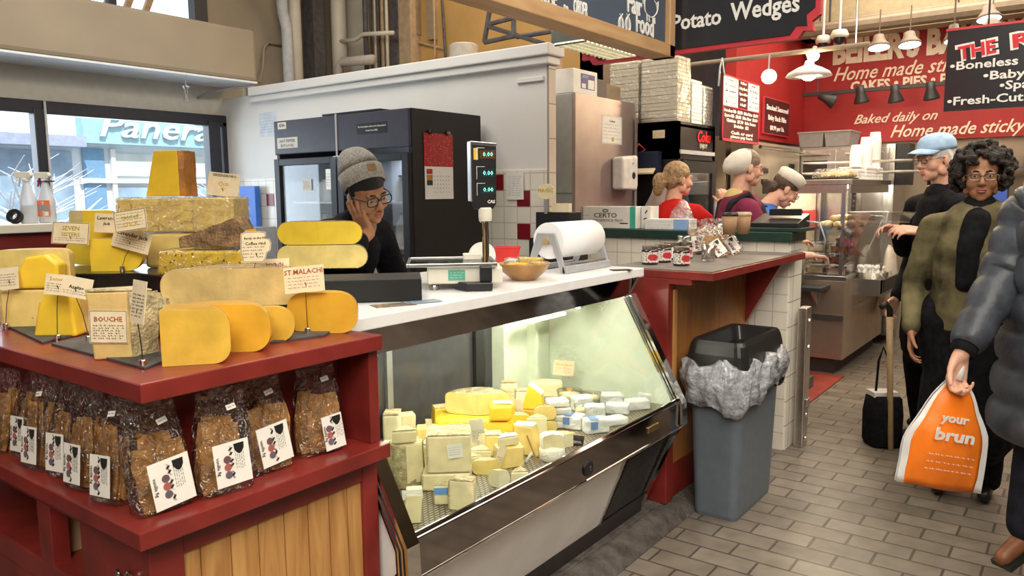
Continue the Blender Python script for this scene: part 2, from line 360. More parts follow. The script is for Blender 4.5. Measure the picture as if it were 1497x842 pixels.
def speck(name, col, dot, scale, rad, rough=.45):
    m = M(name, col, rough, var=.08, scale=14, sss=.12, coat=.2); nt = m.node_tree; N = nt.nodes; L = nt.links; b = N['Principled BSDF']
    src = b.inputs['Base Color'].links[0].from_socket; tc = N.new('ShaderNodeTexCoord'); v = N.new('ShaderNodeTexVoronoi'); v.inputs['Scale'].default_value = scale
    L.new(tc.outputs['Object'], v.inputs['Vector']); lt = N.new('ShaderNodeMath'); lt.operation = 'LESS_THAN'; lt.inputs[1].default_value = rad; L.new(v.outputs['Distance'], lt.inputs[0])
    mx = N.new('ShaderNodeMixRGB'); mx.inputs[2].default_value = (*dot, 1); L.new(lt.outputs[0], mx.inputs[0]); L.new(src, mx.inputs[1]); L.new(mx.outputs[0], b.inputs['Base Color'])
    return m
HOLEY = speck('holey_cheese', (.80, .60, .20), (.45, .28, .05), 30, .13)
HERBY = speck('herbed_cheese', (.72, .50, .045), (.16, .11, .02), 60, .22)
HERBR = speck('herbed_rind', (.52, .36, .06), (.12, .09, .02), 50, .3)
def profile(R, h, rc, n=7):
    rc = min(rc, h*.499, R*.9)
    p = [(R-rc+rc*math.sin(PI/2*i/n), rc-rc*math.cos(PI/2*i/n)) for i in range(n+1)]
    return p+[(R-rc+rc*math.cos(PI/2*i/n), h-rc+rc*math.sin(PI/2*i/n)) for i in range(n+1)]
def cheese_wedge(R, h, a0, a1, rc, paste, rind, root, wrap=False, seg=None, dome=0):
    """a cut piece of a wheel with its apex at the origin: two cut faces of paste, rind on top, bottom and round the outside"""
    a0, a1 = math.radians(a0), math.radians(a1); n = seg or max(6, int(abs(a1-a0)/.13)); pr = profile(R, h, rc)
    def shell(g):
        m = MB(); rows = []
        for i in range(n+1):
            a = a0+(a1-a0)*i/n; c, s = math.cos(a), math.sin(a)
            ring = [(0, 0, -g if g else 0)]+[((r+g)*c, (r+g)*s, z+(g*(2*z/h-1))) for r, z in pr]+[(0, 0, h+g)]
            rows.append([Vector(p) for p in ring])
        return m, rows
    m, rows = shell(0); m.rings(rows, cap=False, closed=False).build('rind', rind, root, smooth=True)
    m = MB()
    for a in (a0, a1):
        d = Vector((math.cos(a), math.sin(a), 0)); nrm = Vector((math.sin(a), -math.cos(a), 0))*(1 if a == a0 else -1)
        m.prism([(0, 0, 0)]+[d*r+Vector((0, 0, z)) for r, z in pr]+[(0, 0, h)], nrm*.0012)
    m.build('cut_face', paste, root)
    if wrap:
        m, rows = shell(.0022); m.rings(rows, cap=True, closed=True).build('plastic_wrap', WRAP, root, smooth=False)
def cheese_block(w, d, h, paste, rind, root, sides='', bev=.008, taper=(1, 1), shear=0, wrap=False, seed=1):
    """a sawn block; sides names the faces with rind: t b l r k(back) f; taper shrinks the top"""
    def pts(g=0):
        w2, d2 = w/2+g, d/2+g
        lo = [Vector((-w2, -g, -g*.2)), Vector((w2, -g, -g*.2)), Vector((w2, d+g, -g*.2)), Vector((-w2, d+g, -g*.2))]
        hi = [Vector((p.x*taper[0]+shear, d/2+(p.y-d/2)*taper[1], h+g)) for p in lo]
        return lo+hi
    v = pts(); F = {'b': (3, 2, 1, 0), 't': (4, 5, 6, 7), 'f': (0, 1, 5, 4), 'r': (1, 2, 6, 5), 'k': (2, 3, 7, 6), 'l': (3, 0, 4, 7)}
    m = MB(); m.rings([v[:4], v[4:]]); bmesh.ops.subdivide_edges(m.bm, edges=m.bm.edges, cuts=3, use_grid_fill=True); m.jitter(.0022, 22, seed)
    m.build('paste', paste, root, bevel=bev)
    if sides:
        m = MB()
        for s in sides:
            q = [v[i] for i in F[s]]; c = sum(q, Vector())/4; nn = (q[1]-q[0]).cross(q[2]-q[0]).normalized()
            if nn.dot(c-Vector((0, d/2, h/2))) < 0: nn = -nn
            m.prism([c+(p-c)*.975-nn*.002 for p in q], nn*.0065)
        bmesh.ops.subdivide_edges(m.bm, edges=m.bm.edges, cuts=2, use_grid_fill=True); m.jitter(.0012, 40, seed+3)
        m.build('rind', rind, root, bevel=.003)
    if wrap:
        v = pts(.004); MB().rings([v[:4], v[4:]]).build('plastic_wrap', WRAP, root, bevel=bev)
# ---------------------------------------------------------------- red display stand
st = thing('display_stand', 'red painted wooden two-tier display stand with pine board front, holding the big cheeses', 'stand', (.735, 1.455, 0)); o0 = st.location
B = lambda *bs: [m_ for m_ in [MB()] if [m_.box(*b) for b in bs]][0]
B(((.735, 1.455, 1.150), (1.378, 2.92, 1.19))).build('top_shelf', RED, st, bevel=.003, off=o0)
B(((.705, 1.44, .862), (1.381, 2.92, .90))).build('lower_shelf', RED, st, bevel=.003, off=o0)
B(((.885, 1.60, .90), (1.345, 1.62, 1.15)), ((.865, 1.60, .90), (.885, 2.9, 1.15))).build('back_board', RED, st, off=o0)
B(((1.345, 1.475, .90), (1.378, 1.62, 1.15))).build('side_panel', RED, st, bevel=.002, off=o0)
B(((.745, 1.49, 0), (.8215, 1.569, .8615))).build('corner_post', RED, st, bevel=.003, off=o0)
B(((1.325, 1.49, 0), (1.378, 1.55, .862))).build('corner_post', RED, st, bevel=.003, off=o0)
B(((.822, 1.492, .80), (1.325, 1.53, .862))).build('front_rail', RED, st, bevel=.002, off=o0)
xs = [.822, .864, .938, 1.010, 1.082, 1.152, 1.218, 1.278, 1.327]
for a, b in zip(xs, xs[1:]):
    T0 = Vector((a+.0, 1.5, .06)); m = MB().box((.0012, 0, 0), (b-a-.0012, .02, .76)); m.build('board', PINE, st, bevel=.002, off=o0-T0)
B(((.845, 1.53, 0), (1.38, 1.545, .86))).build('backing', RED, st, off=o0)
B(((.748, 1.60, .815), (.79, 2.9, .862)), ((.748, 1.60, .60), (.79, 2.9, .66)), ((.748, 1.96, .66), (.79, 2.03, .815)), ((.748, 2.5, .66), (.79, 2.57, .815))).build('side_rail', RED, st, bevel=.002, off=o0)
B(((.748, 1.57, 0), (.775, 2.9, .60)), ((.7485, 1.57, .60), (.775, 1.80, .862))).build('side_board', RED, st, off=o0)
B(((.75, 1.60, .645), (1.2, 2.9, .665))).build('cubby_floor', RED, st, off=o0)
B(((1.0, 1.60, .66), (1.015, 2.9, .86)), ((.79, 1.79, .665), (1.0, 1.80, .86)), ((.79, 2.0, .665), (1.0, 2.012, .86))).build('plywood_lining', M('raw_plywood', (.55, .36, .19), .6, var=.1), st, off=o0)
q = Vector((.738, 1.575, .745)); m = MB()
m.tube([q+Vector((0, y, z)) for y, z in ((0, -.05), (.004, .0), (.0, .022), (-.014, .026), (-.026, .016), (-.024, -.01), (-.01, -.03), (.0, -.05))], .0042, 8)
m.tube([q+Vector((-.004, y, z)) for y, z in ((.02, .012), (.028, .02), (.034, .006), (.03, -.03), (.022, -.05))], .0042, 8)
m.build('chrome_latch', CHROME, st, smooth=True, off=o0)
# slates and risers
SLATE = M('slate', (.075, .072, .068), .6, var=.2, scale=20, bump=.15)
def slab_at(label, pts, z, th=.006):
    c = sum((Vector(p) for p in pts), Vector())/len(pts); c.z = z
    m = MB().prism([Vector((p[0], p[1], z)) for p in pts], (0, 0, th)); return tag(m.build('slate_board', SLATE, bevel=.001, off=c), label, 'slate board', 'slate boards on the stand'), c
for lab, px in (('grey slate board under the rinded tan wedge at the stand corner', ((75, 505), (212, 541), (262, 522), (140, 490))), ('grey slate board at the left end of the stand, below the yellow wedge', ((0, 474), (62, 503), (130, 487), (75, 470)))):
    o, c = slab_at(lab, [at(*p, z=1.19) for p in px], 1.19); o.location = c
o, c = slab_at('grey slate board under the sign post by the right end of the stand', [at(*p, z=1.19) for p in ((395, 503), (475, 492), (500, 476), (430, 482))], 1.19); o.location = c
BLKGL = M('black_acrylic', (.012, .012, .013), .18, var=.05)
def riser(label, lo, hi):
    c = Vector(((lo[0]+hi[0])/2, (lo[1]+hi[1])/2, lo[2])); o = MB().box(lo, hi).build('display_riser', BLKGL, bevel=.004, off=c); o.location = c
    return tag(o, label, 'riser', 'black display risers')
c = Vector((1.02, 2.5, 1.19)); o = MB().prism([(1.03, 2.56, 1.19), (1.20, 2.33, 1.19), (1.20, 2.13, 1.19), (1.376, 2.13, 1.19), (1.376, 2.92, 1.19), (1.03, 2.92, 1.19)], (0, 0, .13)).build('display_riser', BLKGL, bevel=.004, off=c); o.location = c
tag(o, 'large black riser block lifting the back rows of cheese', 'riser', 'black display risers')
riser('narrow black riser block on the white counter under the broad holed cheeses', (1.40, 2.12, 1.21), (1.58, 2.5, 1.32))
riser('low black riser block under the long pale cheese', (1.02, 1.79, 1.19), (1.37, 2.02, 1.252))
# black box on the counter that carries the two stacked wheels
A0 = at(480, 444, z=1.211); A1 = at(617, 440, z=1.211); dx = (A1-A0).normalized(); A0 = A0-dx*.185
bx = tag(MB().box((0, 0, 0), ((A1-A0).length, .19, .075)).build('display_riser', M('matte_black', (.005, .005, .005), .55, var=.05), bevel=.004), 'long black box on the white counter, two golden half wheels stacked on its left end', 'riser', 'black display risers')
bx.location = A0; bx.rotation_euler = (0, 0, math.atan2(dx.y, dx.x))
# ---------------------------------------------------------------- the big cheeses
def cheese(name, label, px, py, z, rz=0):
    P = at(px, py, z=z); o = thing(name, label, 'cheese', P, RZ+math.radians(rz), 'cut cheeses on the red stand'); return o, mpp(P)
ZS = 1.1905
o, s = cheese('cheese_quarter', 'golden quarter wheel with its corner towards the aisle, frontmost on the stand', 238, 536, ZS); cheese_wedge(.140, 82*s, 14, 104, .036, GOLD, GOLDR, o)
o, s = cheese('cheese_half_wheel', 'golden half wheel standing just behind the front quarter wheel', 316, 515, ZS); cheese_wedge(80*s, 70*s, 2, 178, .045, AMBER, GOLDR, o)
o, s = cheese('cheese_half_wheel', 'small golden half wheel, only its rounded end showing behind the larger one', 392, 500, ZS); cheese_wedge(40*s, 52*s, 0, 180, .042, GOLD, GOLDR, o)
o, s = cheese('cheese_half_wheel', 'amber half wheel at the right end of the stand behind a sign post', 472, 487, ZS); cheese_wedge(52*s, 60*s, -2, 176, .045, AMBER, GOLDR, o)
o, s = cheese('cheese_half_wheel', 'long pale golden half wheel lying behind the two front golden ones', 336, 447, 1.2535); cheese_wedge(103*s, 54*s, 4, 176, .047, BUFF, PALER, o, True)
t1 = A0+dx*.125; zt = 1.279
F = []
for lab, px, py, R, mt in (('paler wrapped half wheel on the black box, lower of two stacked', 471, 392, 66, PALE), ('bright yellow wrapped half wheel on top of the stack on the black box', 467, 357, 62, YEL)):
    P = at(471, 392, z=1.287) if not F else F[0]+Vector((0, 0, .087))
    if F: P = P-RH*.006
    F.append(P); o = thing('cheese_half_wheel', lab, 'cheese', P, RZ, 'cut cheeses on the red stand'); s = mpp(P)
    cheese_wedge(R*s, .083 if mt is YEL else .084, 3, 177, .042, mt, PALER if mt is PALE else GOLDR, o, True)
ZR = 1.3205
o, s = cheese('cheese_block', 'herb flecked yellow wedge in plastic under the brown rinded wedge', 300, 401, ZR); cheese_block(136*s, .12, 34*s, HERBY, HERBR, o, 'l', .008, (.98, .95), wrap=True, seed=4)
hz = ZR+34*s+.008
P = o.location.copy(); o = thing('cheese_wedge', 'rough brown rinded wedge lying on top of the herb flecked cheese', 'cheese', (P.x+.038, P.y+.01, hz), RZ+math.radians(0), 'cut cheeses on the red stand')
m = MB(); s = mpp(o.location)
m.prism([(-50*s, 0, 0), (46*s, 0, 0), (46*s, 0, 26*s), (34*s, 0, 44*s), (-20*s, 0, 24*s), (-50*s, 0, 14*s)], (0, .10, 0)); bmesh.ops.subdivide_edges(m.bm, edges=m.bm.edges, cuts=4, use_grid_fill=True); m.jitter(.004, 30, 2); m.build('rind', BROWNR, o, bevel=.003)
MB().prism([(47*s, .004, 2*s), (47*s, .096, 2*s), (47*s, .096, 25*s), (47*s, .004, 25*s)], (.003, 0, 0)).build('cut_face', GOLD, o)
o, s = cheese('cheese_block', 'broad pale holed block under the larger wrapped block', 262, 391, ZR); J = o; cheese_block(.225, .15, 50*s, HOLEY, PALER, o, '', .01, (1, .96), seed=6)
P2 = J.location+Vector((0, 0, 50*s+.0025))-RH*.004
o = thing('cheese_block', 'large pale holed block in crinkled plastic, topped by the orange rinded wedge', 'cheese', P2, RZ, 'cut cheeses on the red stand'); s = mpp(P2); cheese_block(171*s, .16, 50*s, HOLEY, PALER, o, '', .008, (.99, .95), wrap=True, seed=8)
P3 = P2+Vector((0, 0, 50*s+.006))-RH*.045+FH*.035
o = thing('cheese_wedge', 'tall yellow wedge with orange brown rind standing on top of everything', 'cheese', P3, RZ+math.radians(-14), 'cut cheeses on the red stand'); s = mpp(P3)
m = MB(); m.prism([(-32*s, 0, 0), (25*s, 0, 0), (25*s, 0, 66*s), (-14*s, 0, 66*s)], (0, .075, 0)); bmesh.ops.subdivide_edges(m.bm, edges=m.bm.edges, cuts=3, use_grid_fill=True); m.jitter(.0015, 20, 5); m.build('paste', YEL, o, bevel=.003)
m = MB().prism([(25*s, .002, 0), (32*s, .012, 0), (32*s, .075, 0), (25*s, .075, 0)], (0, 0, 66*s)); bmesh.ops.subdivide_edges(m.bm, edges=m.bm.edges, cuts=4, use_grid_fill=True); m.jitter(.003, 40, 6).build('rind', ORRIND, o, bevel=.002)
o, s = cheese('cheese_quarter', 'yellow wedge with rounded end under two cards, brown cut side to the left', 134, 397, ZR); cheese_wedge(.16, 47*s, 4, 118, .05, YEL, GOLDR, o); NN = o
o, s = cheese('cheese_half_wheel', 'yellow half wheel at the back left below the topmost yellow wedge', 98, 393, ZR+.0); o.location += FH*.15; cheese_wedge(.085, .095, 0, 180, .045, YEL, GOLDR, o); MM = o
P = MM.location+Vector((0, 0, .097))-FH*.06+RH*.015
o = thing('cheese_quarter', 'yellow quarter wheel resting on top of the back left half wheel', 'cheese', P, RZ, 'cut cheeses on the red stand'); s = mpp(P); cheese_wedge(.105, 40*s, 2, 142, .02, YEL, GOLDR, o)
o, s = cheese('cheese_block', 'pale holed block at the left end of the stand, carrying two pieces', 38, 480, ZS); Q = o; o.rotation_euler.z += .1; cheese_block(.125, .15, 56*s, HOLEY, PALER, o, 'l', .006, (1, 1), seed=11)
zq = ZS+56*s+.003
P = Q.location+Vector((0, 0, 0))+FH*.065+RH*.0; P.z = zq
o = thing('cheese_half_wheel', 'pale half wheel resting on the left end block, farther of two', 'cheese', P+FH*.012-RH*.014, RZ, 'cut cheeses on the red stand'); cheese_wedge(.105, .105, 2, 178, .02, PALE, BUFF, o)
P = Q.location+FH*.005+RH*.028; P.z = zq
o = thing('cheese_wedge', 'bright yellow slanted wedge resting on the left end block, nearer of two', 'cheese', P, RZ+.1, 'cut cheeses on the red stand'); s = mpp(P)
MB().prism([(-36*s, 0, 0), (33*s, 0, 0), (36*s, 0, 36*s), (20*s, 0, 50*s), (-10*s, 0, 46*s)], (0, .055, 0)).build('paste', YEL, o, bevel=.009, seg=4)
o, s = cheese('cheese_wedge', 'pale yellow sloping wedge standing by the edge behind a price post', 82, 493, ZS); m = MB()
m.prism([(-34*s, 0, 0), (30*s, 0, 0), (24*s, 0, 66*s), (-8*s, 0, 70*s), (-22*s, 0, 52*s)], (0, .07, 0)); m.build('paste', YEL, o, bevel=.008, seg=3)
o, s = cheese('cheese_wedge', 'tan sloped wedge squeezed between the yellow wedge and the rinded block', 122, 492, ZS); o.location += FH*.035; m = MB(); m.prism([(-22*s, 0, 0), (20*s, 0, 0), (24*s, 0, 58*s), (-18*s, 0, 62*s), (-25*s, 0, 30*s)], (0, .06, 0)); m.build('paste', BUFF, o, bevel=.012, seg=4)
# the tan wedge with the price label on its face
o, s = cheese('cheese_wedge', 'tall tan wedge with grey rind and a price label on its face', 152, 526, ZS, 4); T_ = o; m = MB()
m.rings([[Vector(p)*s for p in ((-14, 0, 0), (40, 0, 0), (62, 36, 0), (20, 80, 0), (-28, 40, 0))], [Vector(p)*s for p in ((-20, 0, 100), (38, -2, 100), (62, 36, 96), (20, 80, 96), (-30, 40, 98))]])
bmesh.ops.subdivide_edges(m.bm, edges=m.bm.edges, cuts=3, use_grid_fill=True); m.jitter(.0025, 20, 3); m.build('paste', BUFF, o, bevel=.004)
m = MB(); m.rings([[Vector(p)*s for p in ((41, 0, 2), (64, 36, 2), (66, 38, 96), (41, -1, 99))], [Vector(p)*s for p in ((43, -1, 2), (66, 35, 2), (68, 37, 96), (43, -2, 99))]]); bmesh.ops.subdivide_edges(m.bm, edges=m.bm.edges, cuts=4, use_grid_fill=True); m.jitter(.003, 50, 9).build('side_rind', GREYR, o)
MB().rings([[Vector(p)*s for p in ((-20, 0, 100), (38, -2, 100), (62, 36, 96), (20, 80, 96), (-30, 40, 98))], [Vector(p)*s for p in ((-20, 1, 104), (37, 0, 103), (60, 36, 99), (20, 78, 99), (-28, 40, 101))]]).jitter(.002, 40).build('top_rind', GREYR, o, bevel=.002)
o, s = cheese('cheese_wedge', 'rough rinded wedge half hidden behind the leaning card', 222, 484, ZS); o.location += FH*.02; m = MB(); m.prism([(-16*s, 0, 0), (20*s, 0, 0), (18*s, 0, 46*s), (-18*s, 0, 50*s)], (0, .09, 0)); bmesh.ops.subdivide_edges(m.bm, edges=m.bm.edges, cuts=3, use_grid_fill=True); m.jitter(.004, 30, 7); m.build('rind', GREYR, o, bevel=.002)
# ---------------------------------------------------------------- hand-written cards on wire clips
def card_face(c, T, w, h, lines, fine, seed, shape='rect', border=True, fy=None, ink=None, off=None, mat=None):
    """lines: (text, size, y, material); fine: number of scribbled lines below"""
    T2 = T
    if shape == 'rect': poly = [(-w/2, -h/2), (w/2, -h/2), (w/2, h/2), (-w/2, h/2)]
    elif shape == 'round': poly = [(w/2*math.copysign(abs(math.cos(a))**.5, math.cos(a)), h/2*math.copysign(abs(math.sin(a))**.5, math.sin(a))) for a in [2*PI*k/32 for k in range(32)]]
    elif shape == 'mug':
        poly = [(-.40*w, -h/2+.02*h), (.22*w, -h/2), (.30*w, -.42*h), (.36*w, -.2*h), (.47*w, -.12*h), (.5*w, .1*h), (.44*w, .24*h), (.34*w, .27*h), (.33*w, .46*h), (.1*w, h/2), (-.3*w, h/2), (-.46*w, .44*h), (-.48*w, -.1*h)]
    mat = mat or CARD
    p = MB().prism([T2@Vector((x, y, -.0012)) for x, y in poly], T2.to_3x3()@Vector((0, 0, .0012))).build('card', mat, c, off=off)
    m = MB(); b = w*.012
    if border:
        n = len(poly)
        for i in range(n):
            a, d = Vector((*poly[i], 0))*.95, Vector((*poly[(i+1) % n], 0))*.95; t = (d-a).normalized() if (d-a).length else Vector((1, 0, 0)); nn = Vector((-t.y, t.x, 0))*b
            m.prism([T2@(a-nn*.5+Vector((0, 0, .0002))), T2@(d-nn*.5+Vector((0, 0, .0002))), T2@(d+nn*.5+Vector((0, 0, .0002))), T2@(a+nn*.5+Vector((0, 0, .0002)))], T2.to_3x3()@Vector((0, 0, .0004)))
    y0 = fy if fy is not None else -.02*h
    for i in range(fine):
        scribble(m, T2, -.42*w, .40*w if shape == 'rect' else .3*w, y0-i*(y0+.42*h)/max(1, fine), h*.062, seed+i)
    if border or fine: m.build('fine_writing', ink or INK, p, off=off)
    else: m.bm.free()
    for j, (s, sz, yy, mt) in enumerate(lines):
        text('lettering', s, sz, T2@Matrix.Translation((0, yy, .0006)), mt, p, .0004, bold=sz*.012, off=off, res=1)
    return p
def card_stand(label, base, cx, cy, wpx, hpx, lines, fine=4, tilt=0, yaw=0, shape='rect', zt=ZS, seed=1, behind=0, border=True, fy=None, ink=None, clip=True):
    P = at(*base, z=zt)+FH*behind; t = thing('sign_holder', label, 'card', P, 0, 'hand-written cheese cards'); s = mpp(P)
    C = facing(cx, cy, P); w, h = wpx*s, hpx*s
    x = Matrix.Rotation(math.radians(yaw), 3, 'Z')@RH; x = (x*math.cos(math.radians(tilt))+Vector((0, 0, 1))*math.sin(math.radians(tilt))); up = Matrix.Rotation(0, 3, 'Z')@(Vector((0, 0, 1))*1+FH*.18)
    T = frame(C-FH*.003, x, up)
    lines = [(a, b*s, c*s, d) for a, b, c, d in lines]
    card_face(t, T, w, h, lines, fine, seed, shape, border, fy*s if fy is not None else None, ink, off=P)
    if clip:
        MB().lathe([(0, 0), (.0075, 0), (.0078, .002), (.0078, .0165), (.007, .018), (0, .018)], seg=16).build('clip_base', CHROME, t, smooth=False)
        lo = C-T.col[1].xyz*h*.42-P
        m = MB().tube([(0, 0, .016), (lo.x*.4, lo.y*.4, .016+(lo.z-.016)*.55), (lo.x, lo.y, lo.z)], .0011, 6)
        m.tube([lo, lo+Vector((0, 0, .012))+RH*.003, lo+Vector((0, 0, .02))], .0014, 6); m.build('clip_wire', DCHROME, t)
    return t
GI = M('olive_ink', (.42, .33, .02), .7)
BRN = INKR
card_stand('cream card with SEVEN SISTERS and a drawn face, above the left cheeses', (102, 392), 104, 341, 54, 32, [('SEVEN', 9, 7, GI), ('SISTERS', 8, -2, GI)], 2, -3, seed=3, zt=ZR, behind=-.15, fy=-7)
card_stand('plain cream card reading Lawrence, half hidden behind the olive bordered card', (158, 346), 157, 326, 36, 28, [('Lawrence', 7.5, 7, INK), ('Jack', 6, -1, INK)], 0, -3, seed=9, zt=ZR+.1, behind=-.08, border=False, clip=False)
card_stand('cream card reading twisted STICK in olive letters, tilted upwards to the right', (195, 350), 191, 322, 48, 30, [('twisted', 8.5, 5, GI), ('STICK', 8.5, -6, INKY)], 5, 8, seed=12, zt=ZR+.1, behind=-.1, clip=False, fy=10)
card_stand('slanted cream card with cursive Lavender heading on a tall wire', (206, 392), 193, 351, 62, 30, [('Lavender Jack', 9, 7, INK)], 4, -13, yaw=-12, seed=15, zt=ZR, behind=-.12, border=False, fy=1)
card_stand('cream card with golden drawings clipped in front of the top wrapped block', (314, 331), 327, 270, 46, 34, [('GREENSBORO', 5.5, 13, INK), ('O=', 11, 0, INKY), ('O', 8, -6, INKY)], 0, -7, seed=18, zt=ZR+.125, behind=-.14, border=False)
card_stand('coffee mug shaped cream card outlined in black on a tall wire', (373, 442), 374, 361, 46, 46, [('Barely on the Hill', 4.6, 13, INK), ('Coffee rind', 6.5, 5, INK)], 4, 2, seed=21, shape='mug', zt=1.2535, behind=-.04, fy=0)
card_stand('cream card with rust red heading half hidden behind the ST. MALACHI card', (402, 440), 402, 387, 42, 18, [('bratachi', 8, 1, BRN)], 1, 2, seed=24, zt=1.2535, behind=.02, border=False, fy=-5)
card_stand('large cream ST. MALACHI card with a yellow seal at the right end', (453, 487), 445, 408, 58, 38, [('ST.MALACHI', 10.2, 11, BRN)], 4, 5, seed=27, zt=ZS, behind=-.02, border=False, fy=3, ink=INKR)
card_stand('rounded cream Full-Nettle Jack card beside the long pale half wheel', (221, 452), 221, 407, 42, 27, [('FULL-NETTLE', 6.6, 0, GI), ('JACK', 6.6, -7, GI)], 1, -4, seed=30, shape='round', zt=ZS, behind=.04, fy=8)
card_stand('tall cream card leaning in front of the rough rinded wedge', (211, 537), 203, 441, 40, 62, [], 7, -2, yaw=-38, seed=33, zt=ZS, behind=-.004, border=False, fy=10)
card_stand('cream card with yellow heading on a post before the yellow wedge', (88, 498), 86, 416, 38, 30, [('Sonoma', 8, 8, INKY)], 4, -6, seed=36, zt=ZS, behind=-.01, border=False, fy=1)
card_stand('cream card with a black drawing beside the rinded tan wedge', (127, 502), 113, 420, 44, 30, [('Azeitao', 7, 0, INK)], 2, -11, seed=39, zt=ZS, behind=.01, border=False, fy=-6)
card_stand('plain cream card at the left edge, on a post before the holed block', (16, 480), 13, 407, 30, 32, [], 5, 5, seed=42, zt=ZS, behind=-.02, border=False, fy=6)
# label lying on the face of the tall tan wedge
s = mpp(T_.location); C = Matrix.Translation(T_.location)@Matrix.Rotation(T_.rotation_euler.z, 4, 'Z')@Vector((11*s, -.004, 49*s))
t = thing('price_label', 'cream BOUCHE price label stuck on the face of the tall tan wedge', 'label', C, 0, 'hand-written cheese cards')
card_face(t, frame(Vector((0, 0, 0)), Matrix.Rotation(.07, 3, 'Z')@RH+Vector((0, 0, -.03))), 54*s, 49*s, [('BOUCHE', 10*s, 11*s, INKR), ('$13', 6.5*s, 11*s, INK)][:1], 6, 50, fy=2*s)
# ---------------------------------------------------------------- glass fronted cheese case
X0, X1, CZ = 1.40, 3.14, 1.21
dc = thing('display_case', 'chrome edged glass deli case with a white counter top, full of cut cheeses', 'display case', (X0, 1.61, .07)); oc = dc.location
NSYM = M('white_enamel', (.88, .84, .80), .35, var=.04, scale=6)
MINT = M('pale_mint_liner', (.66, .72, .58), .4, var=.03)
B(((X0-.005, 1.61, 1.172), (X1+.02, 2.36, CZ))).build('counter_top', WHITE, dc, bevel=.003, off=oc)
GT, GB = (1.662, 1.088), (1.408, .615)
MB().prism([(X0+.02, 1.632, 1.172), (X0+.02, 1.655, 1.172), (X0+.02, 1.68, 1.085), (X0+.02, 1.658, 1.085)], (X1-X0-.04, 0, 0)).build('header_bar', DCHROME, dc, off=oc)
MB().prism([(X0+.02, *GT), (X0+.02, GT[0]+.006, GT[1]+.002), (X0+.02, GB[0]+.006, GB[1]+.002), (X0+.02, *GB)], (X1-X0-.04, 0, 0)).build('front_glass', CGLASS, dc, off=oc)
MB().prism([(X0+.02, 1.404, .625), (X0+.02, 1.424, .635), (X0+.02, 1.45, .60), (X0+.02, 1.45, .50), (X0+.02, 1.403, .51)], (X1-X0-.04, 0, 0)).build('bumper_bar', DCHROME, dc, bevel=.004, off=oc)
MB().box((X0+.02, 1.400, .502), (X1-.02, 1.45, .512)).build('trim_strip', CHROME, dc, bevel=.002, off=oc)
MB().prism([(X0+.02, 1.45, .505), (X0+.02, 1.47, .505), (X0+.02, 1.62, .14), (X0+.02, 1.59, .14)], (2.70-X0, 0, 0)).build('front_panel', NSYM, dc, bevel=.003, off=oc)
pr = [(1.45, .505), (1.49, .505), (1.63, .14), (1.60, .14)]
gr = MB().prism([(2.735, y, z) for y, z in pr], (X1-2.76, 0, 0)).build('grille', BLACK, dc, off=oc)
m = MB()
for k in range(26):
    t = .04+k*.036; y = 1.45+(1.60-1.45)*t; z = .505+(.14-.505)*t
    m.box((2.76, y-.008, z-.003), (X1-.035, y+.003, z+.003))
m.build('louvres', M('louvre_metal', (.10, .09, .085), .35, .6), gr, off=oc)
MB().box((2.722, 1.44, .12), (2.738, 1.452, .505)).build('panel_trim', CHROME, dc, off=oc, T=None) if 0 else MB().prism([(2.722, 1.443, .505), (2.722, 1.455, .505), (2.722, 1.60, .135), (2.722, 1.588, .135)], (.014, 0, 0)).build('panel_trim', CHROME, dc, off=oc)
MB().prism([(X0+.02, 1.585, .145), (X0+.02, 1.64, .145), (X0+.02, 1.66, .0), (X0+.02, 1.60, .0)], (X1-X0-.04, 0, 0)).build('kick_plate', M('dark_kick_metal', (.06, .05, .05), .45, .5), dc, off=oc)
endp = [(1.61, 1.172), (1.655, 1.09), (1.395, .615), (1.39, .52), (1.44, .46), (1.61, .07), (2.34, .07), (2.34, 1.172)]
inner = [(1.66, 1.17), (1.69, 1.09), (1.43, .615), (1.45, .5), (2.2, .5), (2.2, 1.17)]
MB().prism([(X0, y, z) for y, z in endp], (.022, 0, 0)).build('left_end', NSYM, dc, off=oc)
re = MB().prism([(X1-.022, y, z) for y, z in endp], (.022, 0, 0)).build('right_end', NSYM, dc, off=oc)
MB().prism([(X1-.027, y, z) for y, z in inner], (.004, 0, 0)).build('liner', MINT, re, off=oc)
le = MB().prism([(X0+.022, y, z) for y, z in inner], (.004, 0, 0)).build('left_liner', MINT, dc, off=oc)
# chrome and black striped edge profiles on both ends
edge = [(1.612, 1.172), (1.655, 1.09), (1.395, .615), (1.39, .52), (1.44, .46), (1.61, .07)]
def edging(x0, x1, name):
    def band(y0, y1, xa, xb):
        a = [Vector((0, y, z)) for y, z in edge]; out = []
        for i, p in enumerate(a):
            t = (a[min(i+1, 5)]-a[max(i-1, 0)]).normalized(); n = Vector((0, -t.z, t.y)); n = n if n.y > 0 else -n
            out.append((p+n*y0, p+n*y1))
        m = MB()
        for (p, q), (r, s) in zip(out, out[1:]): m.prism([p+Vector((xa, 0, 0)), q+Vector((xa, 0, 0)), s+Vector((xa, 0, 0)), r+Vector((xa, 0, 0))], (xb-xa, 0, 0))
        return m
    b = band(-.004, .05, x0, x1).build(name, BLACKM, dc, off=oc)
    for k, (p, q) in enumerate(((-.005, .007), (.015, .022), (.032, .039))): band(p, q, x0-.004, x1+.003).build('chrome_stripe', CHROME, b, off=oc)
edging(X0-.014, X0+.026, 'edge_profile'); edging(X1-.026, X1+.014, 'edge_profile')
DECK = tiles('woven_deck', (.42, .38, .28), (.10, .08, .05), .024, .012, 'XY', mortar=.004, rough=.5, offset=.5, bump=.6)
B(((X0+.026, 1.425, .575), (X1-.026, 2.17, .60))).build('deck', DECK, dc, off=oc)
MIRR = M('dark_door_glass', (.045, .045, .05), .12, var=.1)
